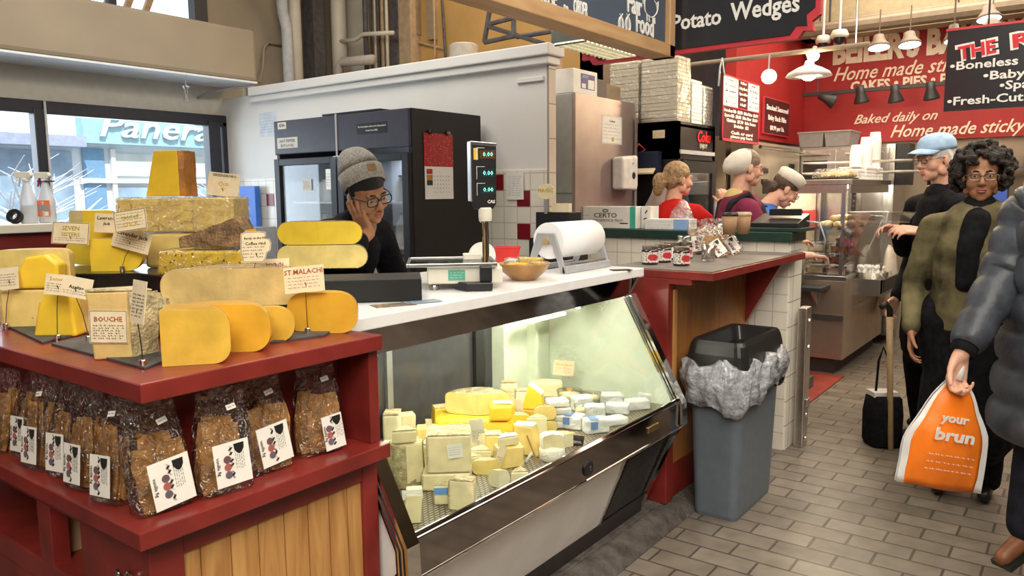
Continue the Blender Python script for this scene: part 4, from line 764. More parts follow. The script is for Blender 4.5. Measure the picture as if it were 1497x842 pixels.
# ---------------------------------------------------------------- cracker bags on the lower shelf
CRACK = M('baked_cracker', (.52, .27, .075), .75, var=.28, scale=22, bump=.4, bscale=70)
LABELP = M('label_paper', (.80, .77, .70), .6, var=.03)
BAGF = film('bag_film', (1, .98, .96), .88, .10, 30, 1.0)
def cracker_bag(label, P, rz, tilt=0, group='bags of crackers', seed=1, w=.105, d=.055, h=.185, lean=0, price=True, lab=(-.002, .062, .07, .088, -.06)):
    t = thing('cracker_bag', label, 'bag of crackers', P, 0, group, rot=(tilt, lean, rz)); R = random.Random(seed)
    for k in range(6):
        ww = R.uniform(.34, .8)*w; hh = R.uniform(.55, .80)*h; x = R.uniform(-.5, .5)*(w-ww)*.9; y = .008+k*.0075
        n = 14; poly = []
        for i in range(n):
            a = 2*PI*i/n; c, s = math.cos(a), math.sin(a); q = .5/max(abs(c), abs(s)); poly.append((x+c*q*ww*(1+R.uniform(-.07, .04)), 0, hh/2+.006+s*q*hh*(1+R.uniform(-.05, .03))))
        T = Matrix.Translation((0, y, 0))@Matrix.Rotation(R.uniform(-.07, .07), 4, 'Y')@Matrix.Rotation(R.uniform(-.05, .02), 4, 'X')
        m = MB().prism(poly, (0, .004, 0), T); m.jitter(.0016, 60, seed+k); m.build('cracker', CRACK, t)
    rings = []
    for z, a, b in ((.002, .92, .9), (.006, 1, 1), (.08, 1.02, 1.0), (.125, 1.0, .92), (.155, .96, .6), (.178, .92, .30), (h+.012, .90, .16)):
        rings.append([Vector((w/2*a*math.copysign(abs(math.cos(q))**.35, math.cos(q)), d/2+(d/2+.004)*b*math.copysign(abs(math.sin(q))**.45, math.sin(q)), z*h/.19)) for q in [2*PI*i/28 for i in range(28)]])
    m = MB().rings(rings, cap=True); m.jitter(.0035, 28, seed); m.build('bag_film', BAGF, t)
    x, z, lw, lh, la = lab
    T = Matrix.Translation((x, -.0085, z))@Matrix.Rotation(la, 4, 'Y')@frame((0, 0, 0), (1, 0, 0))
    p = MB().prism([T@Vector(q) for q in ((-lw/2, -lh/2, -.001), (lw/2, -lh/2, -.001), (lw/2, lh/2, -.001), (-lw/2, lh/2, -.001))], T.to_3x3()@Vector((0, 0, .001))).build('label', LABELP, t)
    m = MB(); T2 = T@Matrix.Rotation(-PI/2, 4, 'Z')
    for k in range(5): scribble(m, T2, -.036, .016, .026-.0045*k, .0028, seed*9+k)
    [scribble(m, T2, -.04, .04, -.0005-.0015*q_, .009, seed*9+7) for q_ in range(3)]
    m.build('printing', INK, p)
    text('lettering', 'vanilla fig', .011, T2@Matrix.Translation((.0, -lw*.40, .0006)), INK, p, .0003, res=1)
    lg = MB().prism([T@Vector((lw*.22+.012*a, lh*.32+.012*b, .0002)) for a, b in ((-1, .9), (-.9, -.2), (-.4, -.9), (0, -1.1), (.4, -.9), (.9, -.2), (1, .9))], T.to_3x3()@Vector((0, 0, .0006))).build('shield_logo', BLACK, p)
    for j, c in enumerate(((.20, .10, .12), (.42, .12, .10), (.16, .12, .16))):
        MB().prism([T@Vector((-.012+.0085*math.cos(a), .0-.017*(j-1)-.006+.0085*math.sin(a), .0003)) for a in [2*PI*i/12 for i in range(12)]], T.to_3x3()@Vector((0, 0, .0006))).build('fruit_picture', M('fruit_print_%d' % j, c, .6, var=.2), p)
    if price:
        Tp = Matrix.Translation((.012, .0+.004, h*.93))@Matrix.Rotation(-.35, 4, 'X')@Matrix.Rotation(-.2, 4, 'Y')@frame((0, 0, 0), (1, 0, 0))
        g = MB().prism([Tp@Vector(q) for q in ((-.011, -.006, -.0), (.011, -.006, 0), (.011, .006, 0), (-.011, .006, 0))], Tp.to_3x3()@Vector((0, 0, .001))).build('price_sticker', LABELP, t)
        m = MB(); scribble(m, Tp@Matrix.Translation((0, 0, .0011)), -.009, .009, 0, .004, seed+50); m.build('price', INK, g)
    return t
ZL = .9005
for k, (px, py, rz, ln, lab) in enumerate(((254, 750, .10, -.03, 'leftmost cracker bag of the four on the front side of the shelf'), (342, 724, .22, .06, 'second cracker bag from the left on the front side, tipped to the right'), (407, 692, .16, -.02, 'third cracker bag from the left on the front side, set further back'), (480, 666, .26, .05, 'rightmost cracker bag on the front side, next to the glass case'))):
    cracker_bag(lab, at(px, py, z=ZL)+Vector((0, .015, 0)), rz*-.8+.05, -.10, seed=11+k*3, lean=ln, w=.122, h=.205, lab=((.010, .062, .088, .10, -.07) if k == 0 else (.006, .068, .082, .095, -.1) if k < 3 else (.025, .055, .058, .088, -.14)))
for k, (y, h, dx, lab) in enumerate(((1.60, .195, 0, 'cracker bag nearest the stand corner on the left side, its cracker edges showing'), (1.73, .19, .0, 'second cracker bag from the corner on the left side'), (1.845, .185, .012, 'third cracker bag from the corner on the left side, label slanting'), (1.955, .185, .0, 'fourth cracker bag from the corner on the left side'), (2.075, .19, .02, 'fifth cracker bag from the corner, with a tall crumpled top'), (2.19, .18, .0, 'farthest cracker bag at the left edge of the photo'))):
    cracker_bag(lab, Vector((.735+dx, y+.05, ZL)), -PI/2+(.12, .05, .12, .08, .05, .14)[k], -.12, seed=40+k*5, h=h+.015, w=.108, d=.062, price=k in (0, 3))
# ---------------------------------------------------------------- red cabinet with spray bottles below the window
cb = thing('side_cabinet', 'dark red cabinet with a cream top under the far window', 'cabinet', (.6, 4.2, .07))
B(((-.6, 3.96, .07), (1.72, 4.5, 1.395))).build('body', RED, cb, off=(.6, 4.2, .07)); B(((-.62, 3.92, 1.395), (1.74, 4.52, 1.435))).build('top', CREAM, cb, bevel=.004, off=(.6, 4.2, .07))
def spray(label, px, py, sx, body, liquid, trig, tag_, rz):
    t = thing('spray_bottle', label, 'spray bottle', Vector((at(px, py, y=4.05).x, 4.05, 1.4355)), RZ+rz, 'spray bottles by the window'); a = sx
    m = MB(); m.rings([[Vector((r*1.0*math.cos(q), r*.7*math.sin(q), z)) for q in [2*PI*i/24 for i in range(24)]] for r, z in ((.036*a, 0), (.039*a, .006), (.039*a, .10), (.037*a, .115), (.022*a, .165), (.016*a, .185), (.014*a, .2))]); m.build('bottle', body, t, smooth=True)
    MB().rings([[Vector((r*math.cos(q), r*.7*math.sin(q), z)) for q in [2*PI*i/20 for i in range(20)]] for r, z in ((.035*a, .002), (.0375*a, .008), (.0375*a, .085))]).build('liquid', liquid, t, smooth=True)
    m = MB().lathe([(0, .198), (.017, .198), (.017, .212), (0, .212)], seg=16); m.prism([(-.045, -.012, .215), (.022, -.012, .212), (.030, -.012, .225), (.022, -.012, .242), (-.042, -.012, .244), (-.05, -.012, .235)], (0, .024, 0)); m.build('spray_head', M('spray_white', (.74, .72, .66), .5), t, bevel=.003)
    MB().prism([(-.030, -.006, .215), (-.024, -.006, .215), (-.034, -.006, .175), (-.040, -.006, .172)], (0, .012, 0)).build('trigger', trig, t, bevel=.002)
    if tag_:
        g = MB().box((-.030, -.0285, .03), (.034, -.0275, .108)).build('label', M('orange_label', (.85, .20, .05), .5), t)
        MB().box((-.026, -.029, .058), (.030, -.0284, .086)).build('label_band', M('grey_print', (.35, .33, .32), .6), g); MB().box((.006, -.029, .034), (.026, -.0284, .054)).build('label_square', PAPER, g)
        MB().box((-.03, -.016, .196), (.04, .016, .203)).build('collar_strap', M('dark_blue_strap', (.03, .03, .09), .5), t, bevel=.002)
MILK = M('milky_plastic', (.74, .78, .84), .35, var=.03, trans=.3)
spray('plain white spray bottle half full of clear liquid below the window', 43, 320, 1.0, MILK, M('pinkish_liquid', (.55, .5, .62), .2), M('spray_white2', (.72, .7, .64), .5), False, .05)
spray('spray bottle with an orange label and red trigger behind the plain one', 70, 318, 1.06, MILK, M('blue_liquid', (.35, .62, .75), .2), M('red_trigger', (.6, .03, .05), .4), True, -.08)
t = thing('tape_roll', 'dark coil of tape lying beside the plain spray bottle', 'tape', Vector((at(22, 320, y=4.06).x, 4.06, 1.4355)), RZ); m = MB()
m.lathe([(.018, -.012), (.034, -.012), (.034, .012), (.018, .012), (.018, -.012)], seg=24, T=Matrix.Translation((0, 0, .034))@Matrix.Rotation(1.2, 4, 'X'), cap=False).build('coil', BLACK, t)
# ---------------------------------------------------------------- glass door fridge
fg = thing('glass_door_fridge', 'tall black two-door glass fridge against the white partition, stickers on its header', 'fridge', (3.28, 3.187, .07)); of = fg.location
FX, FY0, FY1, FZ = 3.28, 3.187, 4.46, 2.055
B(((FX+.02, FY0, .07), (3.94, FY0+.03, FZ))).build('side_panel', DARKBR, fg, bevel=.004, off=of); B(((FX+.02, FY1-.03, .07), (3.94, FY1, FZ))).build('side_panel', DARKBR, fg, off=of)
B(((FX+.02, FY0+.031, FZ-.03), (3.94, FY1-.031, FZ-.001))).build('top_panel', BLACKM, fg, off=of); B(((3.90, FY0+.031, .07), (3.939, FY1-.031, FZ-.031))).build('back_panel', M('fridge_liner', (.62, .66, .72), .4, var=.02), fg, off=of)
B(((FX, FY0+.003, 1.83), (FX+.019, FY1-.003, FZ-.002))).build('header', M('header_grey', (.06, .06, .085), .35, var=.05), fg, bevel=.006, off=of)
B(((FX+.012, FY0+.004, .07), (FX+.05, FY1-.004, .25))).build('kick_panel', BLACKM, fg, off=of)
MB().box((FX-.006, 3.813, 1.80), (FX, 3.826, 2.06)).build('header_strip', LGREY, fg, off=of)
for k, (a, b) in enumerate(((FY0+.005, 3.815), (3.825, FY1-.005))):
    m = MB().box((FX-.012, a, .26), (FX+.03, a+.055, 1.80)).box((FX-.012, b-.055, .26), (FX+.03, b, 1.80)).box((FX-.012, a+.055, .26), (FX+.03, b-.055, .32)).box((FX-.012, a+.055, 1.755), (FX+.03, b-.055, 1.80)); d = m.build('door', BLACKM, fg, bevel=.003, off=of)
    MB().box((FX+.004, a+.055, .32), (FX+.010, b-.055, 1.755)).build('door_glass', GLASS, d, off=of)
    MB().tube([(FX-.035, (a if k else b)-.02*(1 if not k else -1), .95), (FX-.035, (a if k else b)-.02*(1 if not k else -1), 1.3)], .009, 8).build('door_handle', STEEL, d, off=of)
for k, z in enumerate((.62, .93, 1.22, 1.50)): B(((FX+.10, FY0+.04, z), (3.88, FY1-.04, z+.012))).build('shelf', M('wire_shelf', (.66, .70, .75), .4), fg, off=of)
def panel_sign(name, label, P, T, w, h, lines, fine, mat, ink, group=None, seed=1, fy=0, cat='notice', th=.0012):
    t = thing(name, label, cat, P, 0, group); card_face(t, T, w, h, lines, fine, seed, border=False, mat=mat, ink=ink, fy=fy); return t
FR = lambda P: frame((0, 0, 0), (0, -1, 0))
GN = 'stickers on the fridge'
panel_sign('fridge_sticker', 'black sticker with two white lines of lettering on the fridge header', (FX-.0015, 3.50, 1.955), FR(0), .265, .062, [('The Revolution will not be Pasteurized', .0155, .011, PAPER), ('Drink Your Milk', .0155, -.013, PAPER)], 0, BLACK, PAPER, GN, 2)
panel_sign('fridge_sticker', 'white HOT PEPPER sticker at the left end of the fridge header', (FX-.0015, 4.315, 1.905), FR(0), .215, .07, [('HOT PEPPER', .030, .012, GREY), ('BUY LOCAL', .026, -.018, GREY)], 0, PAPER, INK, GN, 3)
panel_sign('fridge_sticker', 'small white tag in the top left corner of the fridge header', (FX-.0015, 4.365, 2.02), FR(0), .09, .045, [('4700', .03, 0, INK)], 0, PAPER, INK, GN, 4)
def doorpt(px, py): return at(px, py, x=FX-.0135)
for k, (px, py, w, h, lab) in enumerate(((449, 270, .085, .075, 'square white price note on the left fridge door'), (482, 262, .075, .13, 'curling tall white price list on the left fridge door'))):
    P = at(px, py, x=FX+.002); panel_sign('door_note', lab, P, FR(0), w, h, [], 5, PAPER, INK, 'notes on the fridge door', 20+k, fy=h*.25)
# things inside the fridge: jugs and bottles on the shelves
BOT = M('frosted_bottle', (.70, .74, .74), .3, var=.05); BOTG = M('greenish_bottle', (.42, .46, .34), .25, var=.1); CAPR = M('red_cap', (.5, .06, .05), .4)
def bottle(y, x, z, r, h, mt, cap, lab):
    t = thing('milk_bottle', lab, 'bottle', (x, y, z), 0, 'bottles in the fridge')
    MB().lathe([(0, 0), (r*.95, 0), (r, .006), (r, h*.6), (r*.45, h*.85), (r*.42, h*.93), (0, h*.93)], seg=16).build('bottle', mt, t, smooth=True); MB().lathe([(0, h*.93), (r*.5, h*.93), (r*.5, h), (0, h)], seg=14).build('cap', cap, t)
nm = 0
for si, (z, hs) in enumerate(((1.232, .2), (.942, .22), (1.512, .16))):
    for j in range(9):
        y = 3.30+j*.128+.02*(j % 2); x = FX+.20+.05*(j % 3)
        if si == 2 and j % 2: continue
        if abs(y-3.82) < .05: continue
        bottle(y, x, z, .036+.006*(j % 3), hs*(.8+.12*(j % 3)), BOT if (j+si) % 3 else BOTG, CAPR if j % 2 else BLACK, '%s bottle on the %s shelf behind the %s fridge door' % (('clear white', 'squat pale', 'slim milky', 'broad pale')[(j*5+si) % 4] if (j+si) % 3 else 'greenish', ('second', 'third', 'upper')[si], 'left' if y > 3.82 else 'right'))
lamp('fridge_fill', 'AREA', (FX+.10, 3.82, 1.80), 2.2, (.80, .90, 1), 1.1, .06)  # added fill; stands in for the bluish window reflection, brightens the shelves
# things lying on top of the fridge and the calendar on its side
tag(MB().box((3.30, 3.45, FZ), (3.62, 3.98, FZ+.012)).jitter(.003, 9).build('cardboard_sheet', BLACK, off=(3.3, 3.45, FZ)), 'dark flat sheet lying on top of the fridge', 'sheet').location = (3.3, 3.45, FZ+.003)
cl = thing('wall_calendar', 'calendar with a red berry picture clipped to the black fridge side', 'calendar', (3.525, FY0-.002, 1.72))
BERRY = speck('red_berry_print', (.42, .02, .02), (.70, .16, .12), 55, .22)
MB().box((-.128, -.003, -.195), (.128, -.001, .0)).build('date_page', PAPER, cl); MB().box((-.13, -.003, .0), (.13, -.0005, .198)).build('berry_picture', BERRY, cl)
for k, z in enumerate((-.045, -.08, -.112)): MB().box((-.112, -.0045, z), (-.062, -.003, z+.03)).build('small_photo', (BERRY, ORRIND, GREEN)[k], cl)
m = MB()
for i in range(5):
    for j in range(6): m.box((-.045+j*.026, -.0042, -.155+i*.024), (-.040+j*.026, -.003, -.151+i*.024))
m.build('dates', INK, cl)
for x in (-.08, .08): MB().lathe([(0, 0), (.016, .0), (.016, .012), (.010, .02), (0, .02)], seg=14, T=Matrix.Translation((x, -.002, .205))@Matrix.Rotation(PI/2, 4, 'X')).build('magnet_clip', DCHROME, cl)
# papers on the partition and a blue folder
panel_sign('wall_notice', 'framed white certificate on the partition left of the fridge', (3.999, 5.51, 2.145), FR(0), .235, .20, [], 6, M('pale_blue_paper', (.62, .68, .74), .6), M('faint_ink', (.4, .42, .46), .6), None, 31, fy=.05)
panel_sign('wall_notice', 'white typed notice on the tiles right of the scale', (3.984, 2.95, 1.60), FR(0), .135, .17, [], 9, PAPER, M('faint_ink', (.4, .42, .46), .6), None, 33, fy=.06)
o = MB().box((0, 0, 0), (.05, .22, .34)).build('blue_binder', M('blue_card', (.05, .18, .62), .5), bevel=.004); o.location = (3.92, 5.62, 1.30); tag(o, 'blue binder standing by the partition behind the cheeses', 'binder')
tag(MB().box((3.55, 5.45, .07), (3.985, 5.98, 1.30)).build('side_table', M('grey_unit', (.4, .42, .46), .5), off=(3.7, 5.6, .07)), 'pale grey unit in the corner under the blue binder', 'cabinet').location = (3.7, 5.6, .07)
# ---------------------------------------------------------------- people
HAIRB = M('black_hair', (.012, .010, .010), .55, var=.3, scale=90, bump=.6)
LIP = M('lips', (.34, .11, .08), .45); LIPL = M('fair_lips', (.55, .22, .18), .45)
EYEW = M('eye_white', (.75, .72, .68), .25, var=0); IRIS = M('iris', (.03, .018, .012), .15, var=0)
FOLD = bpy.data.textures.new('folds', 'CLOUDS'); FOLD.noise_scale = .09; FOLD.noise_depth = 2
def head_mesh(mb, T, female=False, k=1.0):
    b = lambda c, r: mb.ball([q*k for q in c], [q*k for q in r], 18, 12, T)
    c_ = lambda p, r, q, s: mb.cap(T@(Vector(p)*k), r*k, T@(Vector(q)*k), s*k)
    b((0, -.014, .045), (.075, .094, .083)); b((0, .028, -.008), (.063, .062, .082)); b((0, .042, -.068), (.047, .046, .040)); b((0, .066, -.092), (.022, .019, .018))
    for s in (-1, 1):
        b((s*.036, .055, -.024), (.028, .028, .030)); b((s*.030, .080, .030), (.022, .012, .009)); b((s*.076, -.006, -.004), (.010, .020, .031)); b((s*.011, .098, -.028), (.009, .009, .008)); b((s*.031, .074, .012), (.014, .011, .010)); b((s*.058, .004, -.055), (.014, .03, .03))
    c_((0, .088, .020), .008, (0, .107, -.022), .0115)
    b((0, .090, -.052), (.022, .009, .006)); b((0, .088, -.063), (.019, .010, .0075))
    c_((0, -.022, -.05), .052, (0, -.038, -.165), .056)
def face_parts(root, T, dark=True, brow=HAIRB, look=0, k=1.0, lid=.006):
    for s in (-1, 1):
        MB().ball((s*.031*k, .0785*k, (.012+lid)*k), .0118*k, 14, 10, T).build('eyelid', SKIN_D if dark else SKIN_L, root, smooth=True)
        e = MB().ball((s*.031*k, .0785*k, .012*k), .0105*k, 14, 10, T).build('eye', EYEW, root, smooth=True)
        MB().ball((s*.031*k, .0845*k, (.010+look)*k), .0058*k, 12, 8, T).build('iris', IRIS, e, smooth=True)
        MB().tube([T@(Vector(p)*k) for p in ((s*.014, .0915, .030), (s*.03, .0925, .0345), (s*.048, .079, .029))], [.003*k, .0038*k, .0022*k], 6).build('eyebrow', brow, root, smooth=True)
    m = MB().ball((0, .0925*k, -.0525*k), (.021*k, .009*k, .0052*k), 14, 8, T).ball((0, .091*k, -.0625*k), (.018*k, .010*k, .0065*k), 14, 8, T)
    m.build('lips', LIP if dark else LIPL, root, smooth=True)
def hand(mb, w, d, n, s=1, curl=.35, k=1.0, spread=.06, thumb=.7):
    """palm and five bent fingers; d points along the fingers, n out of the palm, thumb on side s of d x n"""
    w = Vector(w); d = Vector(d).normalized(); n = Vector(n); n = (n-d*n.dot(d)).normalized(); t = d.cross(n)*s
    for i, (off, L, r) in enumerate(((.030, .078, .0088), (.010, .086, .0092), (-.010, .080, .0088), (-.029, .064, .0078))):
        p = w+t*off*.55*k; kn = w+d*(.088-.004*abs(i-1))*k+t*off*k; mb.cap(p, .016*k, kn, .0125*k, 10)
        dd = (d+t*spread*(1.5-i)).normalized(); q = kn
        for j, f in enumerate((.45, .32, .25)):
            a = curl*(1+.35*i*.3)*(j+.6); v = (dd*math.cos(a)+n*math.sin(a)).normalized(); e = q+v*L*f*k; mb.cap(q, r*k*(1.05-.12*j), e, r*k*(.95-.12*j), 10); q = e
    q = w+t*.020*k+d*.012*k; v = (d*(1-thumb*.55)+t*thumb+n*.25).normalized(); e = q+v*.045*k; mb.cap(q, .0155*k, e, .0115*k, 10); v2 = (d*.8+t*thumb*.45+n*.35).normalized(); f = e+v2*.032*k; mb.cap(e, .011*k, f, .0095*k, 10); mb.cap(f, .0095*k, f+(v2+n*.2).normalized()*.022*k, .0075*k, 10)
def limb(mb, pts, rs, seg=16):
    for (p, r), (q, s) in zip(zip(pts, rs), list(zip(pts, rs))[1:]): mb.cap(p, r, q, s, seg)
def cloth(mb, name, mat, root, vox=.011, folds=.010, smi=4, off=None):
    o = mb.build(name, mat, root, remesh=vox, smi=smi, off=off)
    if folds:
        d = o.modifiers.new('folds', 'DISPLACE'); d.texture = FOLD; d.strength = folds; d.texture_coords = 'LOCAL'; d.mid_level = .5
    return o
def HT(P, yaw=0, pitch=0, roll=0):
    """head frame: yaw turns left, pitch nods down, roll tips to the person's right"""
    return Matrix.Translation(P)@Matrix.Rotation(yaw, 4, 'Z')@Matrix.Rotation(-pitch, 4, 'X')@Matrix.Rotation(roll, 4, 'Y')
def glasses(root, T, mat, k=1.0, w=.025, h=.0175, name='glasses'):
    m = MB()
    for s in (-1, 1):
        pts = [T@(Vector((s*.032+w*math.copysign(abs(math.cos(a))**.6, math.cos(a)), .103-abs(.0+s*w*math.cos(a))*.12, .008+h*math.copysign(abs(math.sin(a))**.6, math.sin(a))))*k) for a in [2*PI*i/20 for i in range(21)]]
        m.tube(pts, .0026*k, 6); m.tube([T@(Vector(p)*k) for p in ((s*.057, .097, .014), (s*.074, .06, .014), (s*.079, -.005, .012))], .0023*k, 6)
    m.tube([T@(Vector(p)*k) for p in ((-.008, .104, .012), (0, .107, .014), (.008, .104, .012))], .0024*k, 6)
    o = m.build(name, mat, root, smooth=True)
    m = MB()
    for s in (-1, 1): m.prism([T@(Vector((s*.032+w*.92*math.cos(a), .101, .008+h*.92*math.sin(a)))*k) for a in [2*PI*i/16 for i in range(16)]], T.to_3x3()@Vector((0, .0008, 0)))
    m.build('lenses', film('lens_film', (1, 1, 1), .98, .03, bump=0, fmax=.2), o)
# the seller leaning on the counter, cheek in hand
pe = thing('person', 'person in a grey beanie and black sweater behind the counter, cheek propped on one hand', 'person', (2.29, 2.79, .07), PI)
SK = SKIN_D
Th = HT((.03, .335, 1.485), -.16, .34, .24)
el, wr = Vector((.245, .40, 1.235)), Th@Vector((.050, .085, -.135)); el2, wr2 = Vector((-.36, .12, 1.03)), Vector((-.20, .30, .99))
m = MB(); head_mesh(m, Th); limb(m, [(0, .24, 1.39), (0, .19, 1.32)], [.055, .075])
limb(m, [(0, .17, 1.28), (0, .06, 1.08), (0, -.03, .88)], [.11, .11, .12]); limb(m, [(.10, .18, 1.31), (-.10, .18, 1.31)], [.07, .07])
limb(m, [(.17, .2, 1.29), el, wr], [.045, .036, .026]); limb(m, [(-.17, .18, 1.29), el2, wr2], [.045, .036, .026])
hd_ = (Th@Vector((.092, .012, .01)))-wr; hand(m, wr, hd_, Th.to_3x3()@Vector((-1, -.45, .1)), 1, .14, .95, .09, .25)
hand(m, wr2, Vector((.5, .8, -.15)), (0, 0, -1), -1, .35)
for s in (-1, 1): limb(m, [(s*.09, -.03, .86), (s*.1, .02, .47), (s*.1, -.05, .06)], [.08, .055, .04])
m.build('body', SK, pe, remesh=.005, smi=3)
face_parts(pe, Th, True, look=-.005, lid=.003)
m = MB(); limb(m, [(0, .185, 1.315), (0, .16, 1.24), (0, .06, 1.06), (0, -.02, .86)], [.10, .15, .145, .155]); limb(m, [(.13, .19, 1.29), (-.15, .17, 1.30)], [.095, .095])
limb(m, [(.17, .2, 1.29), el, el.lerp(wr, .62)], [.075, .056, .046]); limb(m, [(-.18, .18, 1.285), el2, el2.lerp(wr2, .9)], [.078, .058, .044])
limb(m, [(0, .235, 1.372), (0, .20, 1.33)], [.066, .085])
BLKW = M('black_knit', (.007, .007, .009), .85, var=.3, scale=60, bump=.25)
cloth(m, 'sweater', BLKW, pe, .010, .014)
m = MB()
for s in (-1, 1): limb(m, [(s*.09, -.03, .87), (s*.1, .02, .47), (s*.1, -.05, .08)], [.115, .085, .07])
cloth(m, 'trousers', M('dark_denim', (.03, .035, .05), .8), pe, .012, .006)
for s in (-1, 1): MB().cap((s*.1, -.06, .035), .036, (s*.1, .10, .03), .032).build('shoe', BLACK, pe, smooth=True)
m = MB()
for s in (-1, 1): m.cap(Th@Vector((s*.07, -.01, .05)), .018, Th@Vector((s*.0735, .012, .0)), .008)
m.ball((0, -.018, .056), (.078, .098, .082), 18, 12, Th).ball((0, -.05, .0), (.072, .058, .06), 16, 10, Th)
m.build('hair', HAIRB, pe, remesh=.006, smi=2)
GW = M('grey_knit', (.46, .44, .40), .9, var=.2, scale=120, bump=.5, bscale=220)
Tc = Th@Matrix.Translation((0, -.012, .034))@Matrix.Rotation(.74, 4, 'X')@Matrix.Rotation(-.10, 4, 'Y')
def ell(rx, ry, z, cy=0, n=40, rib=0): return [Tc@Vector(((rx+rib*(i % 2))*math.cos(2*PI*i/n), cy+(ry+rib*(i % 2))*math.sin(2*PI*i/n), z)) for i in range(n)]
bn = MB().rings([ell(.080, .098, .065), ell(.085, .104, .085), ell(.080, .092, .11, -.004), ell(.069, .076, .14, -.008), ell(.052, .056, .163, -.012), ell(.03, .032, .176, -.016), ell(.005, .006, .179, -.018)])
b_ = bn.jitter(.006, 16, 3).build('beanie', GW, pe, smooth=True, sub=1)
MB().rings([ell(.083, .101, -.002, n=72, rib=.0012), ell(.090, .109, .002, n=72, rib=.0012), ell(.092, .112, .03, n=72, rib=.0012), ell(.091, .110, .066, n=72, rib=.0012), ell(.084, .102, .070, n=72, rib=.0012)], cap=False).build('cuff', GW, b_, smooth=True)
q = [Tc@Vector(((.1145 if r else .112)*math.cos(a)*.815, .1145*math.sin(a), z)) for r in (0,) for a, z in ((1.75, .022), (1.35, .022), (1.35, .052), (1.75, .052))]
MB().prism(q, Tc.to_3x3()@Vector((0, .003, 0))).build('woven_patch', M('tan_patch', (.36, .22, .09), .7), b_)
glasses(pe, Th, M('black_frames', (.012, .012, .014), .25), 1.0, .0265, .0185)
# ---------------------------------------------------------------- second red stand with jam jars
s2 = thing('counter_stand', 'red stand with grey top and oak front panel, jam jars on top', 'stand', (3.25, 1.315, .07)); o2 = s2.location; B2 = lambda *b: B(*b)
TOPG = M('worn_grey_laminate', (.16, .145, .13), .45, var=.2, scale=6)
B(((3.252, 1.315, 1.155), (4.53, 1.86, 1.192)), ((4.53, 1.315, 1.155), (4.64, 1.372, 1.192))).build('red_top', RED, s2, bevel=.003, off=o2)
B(((3.262, 1.325, 1.19), (4.525, 1.85, 1.197)), ((4.525, 1.325, 1.19), (4.63, 1.368, 1.197))).build('grey_surface', TOPG, s2, off=o2)
B(((3.252, 1.53, .07), (3.33, 1.86, 1.155))).build('end_panel', RED, s2, bevel=.003, off=o2)
B(((3.33, 1.545, .24), (4.36, 1.56, 1.155))).build('front_panel', PANELW, s2, off=o2); B(((3.33, 1.542, .07), (4.36, 1.57, .24))).build('base_board', RED, s2, bevel=.003, off=o2)
B(((3.30, 1.522, .62), (3.33, 1.545, 1.10))).build('pine_strip', PINE, s2, off=o2)
B(((3.254, 1.42, 1.13), (3.50, 1.60, 1.155))).build('support_board', RED, s2, bevel=.002, off=o2)
MB().prism([(4.30, 1.545, 1.154), (4.30, 1.345, 1.154), (4.30, 1.545, .80)], (.045, 0, 0)).build('bracket', RED, s2, bevel=.002, off=o2)
B(((4.32, 1.56, .07), (4.36, 1.86, 1.155))).build('far_panel', RED, s2, off=o2)
JAM = M('dark_jam', (.05, .012, .012), .15, coat=.6); JL = speck('jar_label_print', (.72, .66, .60), (.10, .06, .05), 120, .38); JO = M('jar_label_red', (.50, .03, .04), .5)
for k, (px, py, lab) in enumerate(((950, 386, 'jam jar at the left end of the jar row, nearest the glass case'), (969, 383, 'second jam jar from the left in the row'), (982, 379, 'jam jar at the back of the row, label turned away'), (996, 388, 'jam jar at the front right of the row'), (1000, 378, 'jam jar behind the front right one, a clear cup on its lid'))):
    t = thing('jam_jar', lab, 'jar', at(px, py, z=1.198), RZ+.2*(k % 2), 'jam jars on the second stand'); s = mpp(t.location); r = 12.3*s
    MB().lathe([(0, 0), (r*.93, 0), (r, .006), (r, .066), (r*.82, .078), (0, .078)], seg=24).build('jar', JAM, t, smooth=True)
    MB().lathe([(0, .074), (r*.9, .074), (r*.92, .078), (r*.92, .09), (r*.85, .092), (0, .092)], seg=24).build('lid', M('pewter_lid', (.30, .27, .22), .35, .9), t)
    l = MB().rings([[Vector((r*1.015*math.cos(a), r*1.015*math.sin(a), z)) for a in [PI*1.5+(i/20-.5)*3.4 for i in range(21)]] for z in (.010, .062)], cap=False, closed=False).build('label', JL if k != 2 else PAPER, t, smooth=True)
    if k != 2: MB().rings([[Vector((r*1.03*math.cos(a), r*1.03*math.sin(a), .036+.016*sg*math.sqrt(max(0, 1-((a-PI*1.5-.2)/.62)**2)))) for a in [PI*1.5+.2+(i/14-.5)*1.22 for i in range(15)]] for sg in (-1, 1)], cap=False, closed=False).build('red_oval', JO, l, smooth=True)
CUPG = film('drinking_glass', (1, 1, 1), .8, .03, bump=0)
t = thing('glass_cup', 'clear glass cup with a tan candle at the front of the second stand', 'glass', at(1035, 381, z=1.198), 0, 'glass cups'); MB().lathe([(0, 0), (.030, 0), (.033, .004), (.036, .085), (.034, .085), (.030, .008), (0, .008)], seg=24).build('glass', CUPG, t, smooth=True); MB().lathe([(0, .009), (.029, .009), (.032, .055), (0, .055)], seg=20).build('candle', M('tan_wax', (.58, .44, .30), .5), t, smooth=True)
t = thing('glass_cup', 'small clear cup standing on a jam jar lid', 'glass', at(1000, 378, z=1.198)+Vector((0, 0, .093)), 0, 'glass cups'); MB().lathe([(0, 0), (.034, 0), (.037, .03), (.035, .03), (.032, .004), (0, .004)], seg=20).build('glass', CUPG, t, smooth=True)
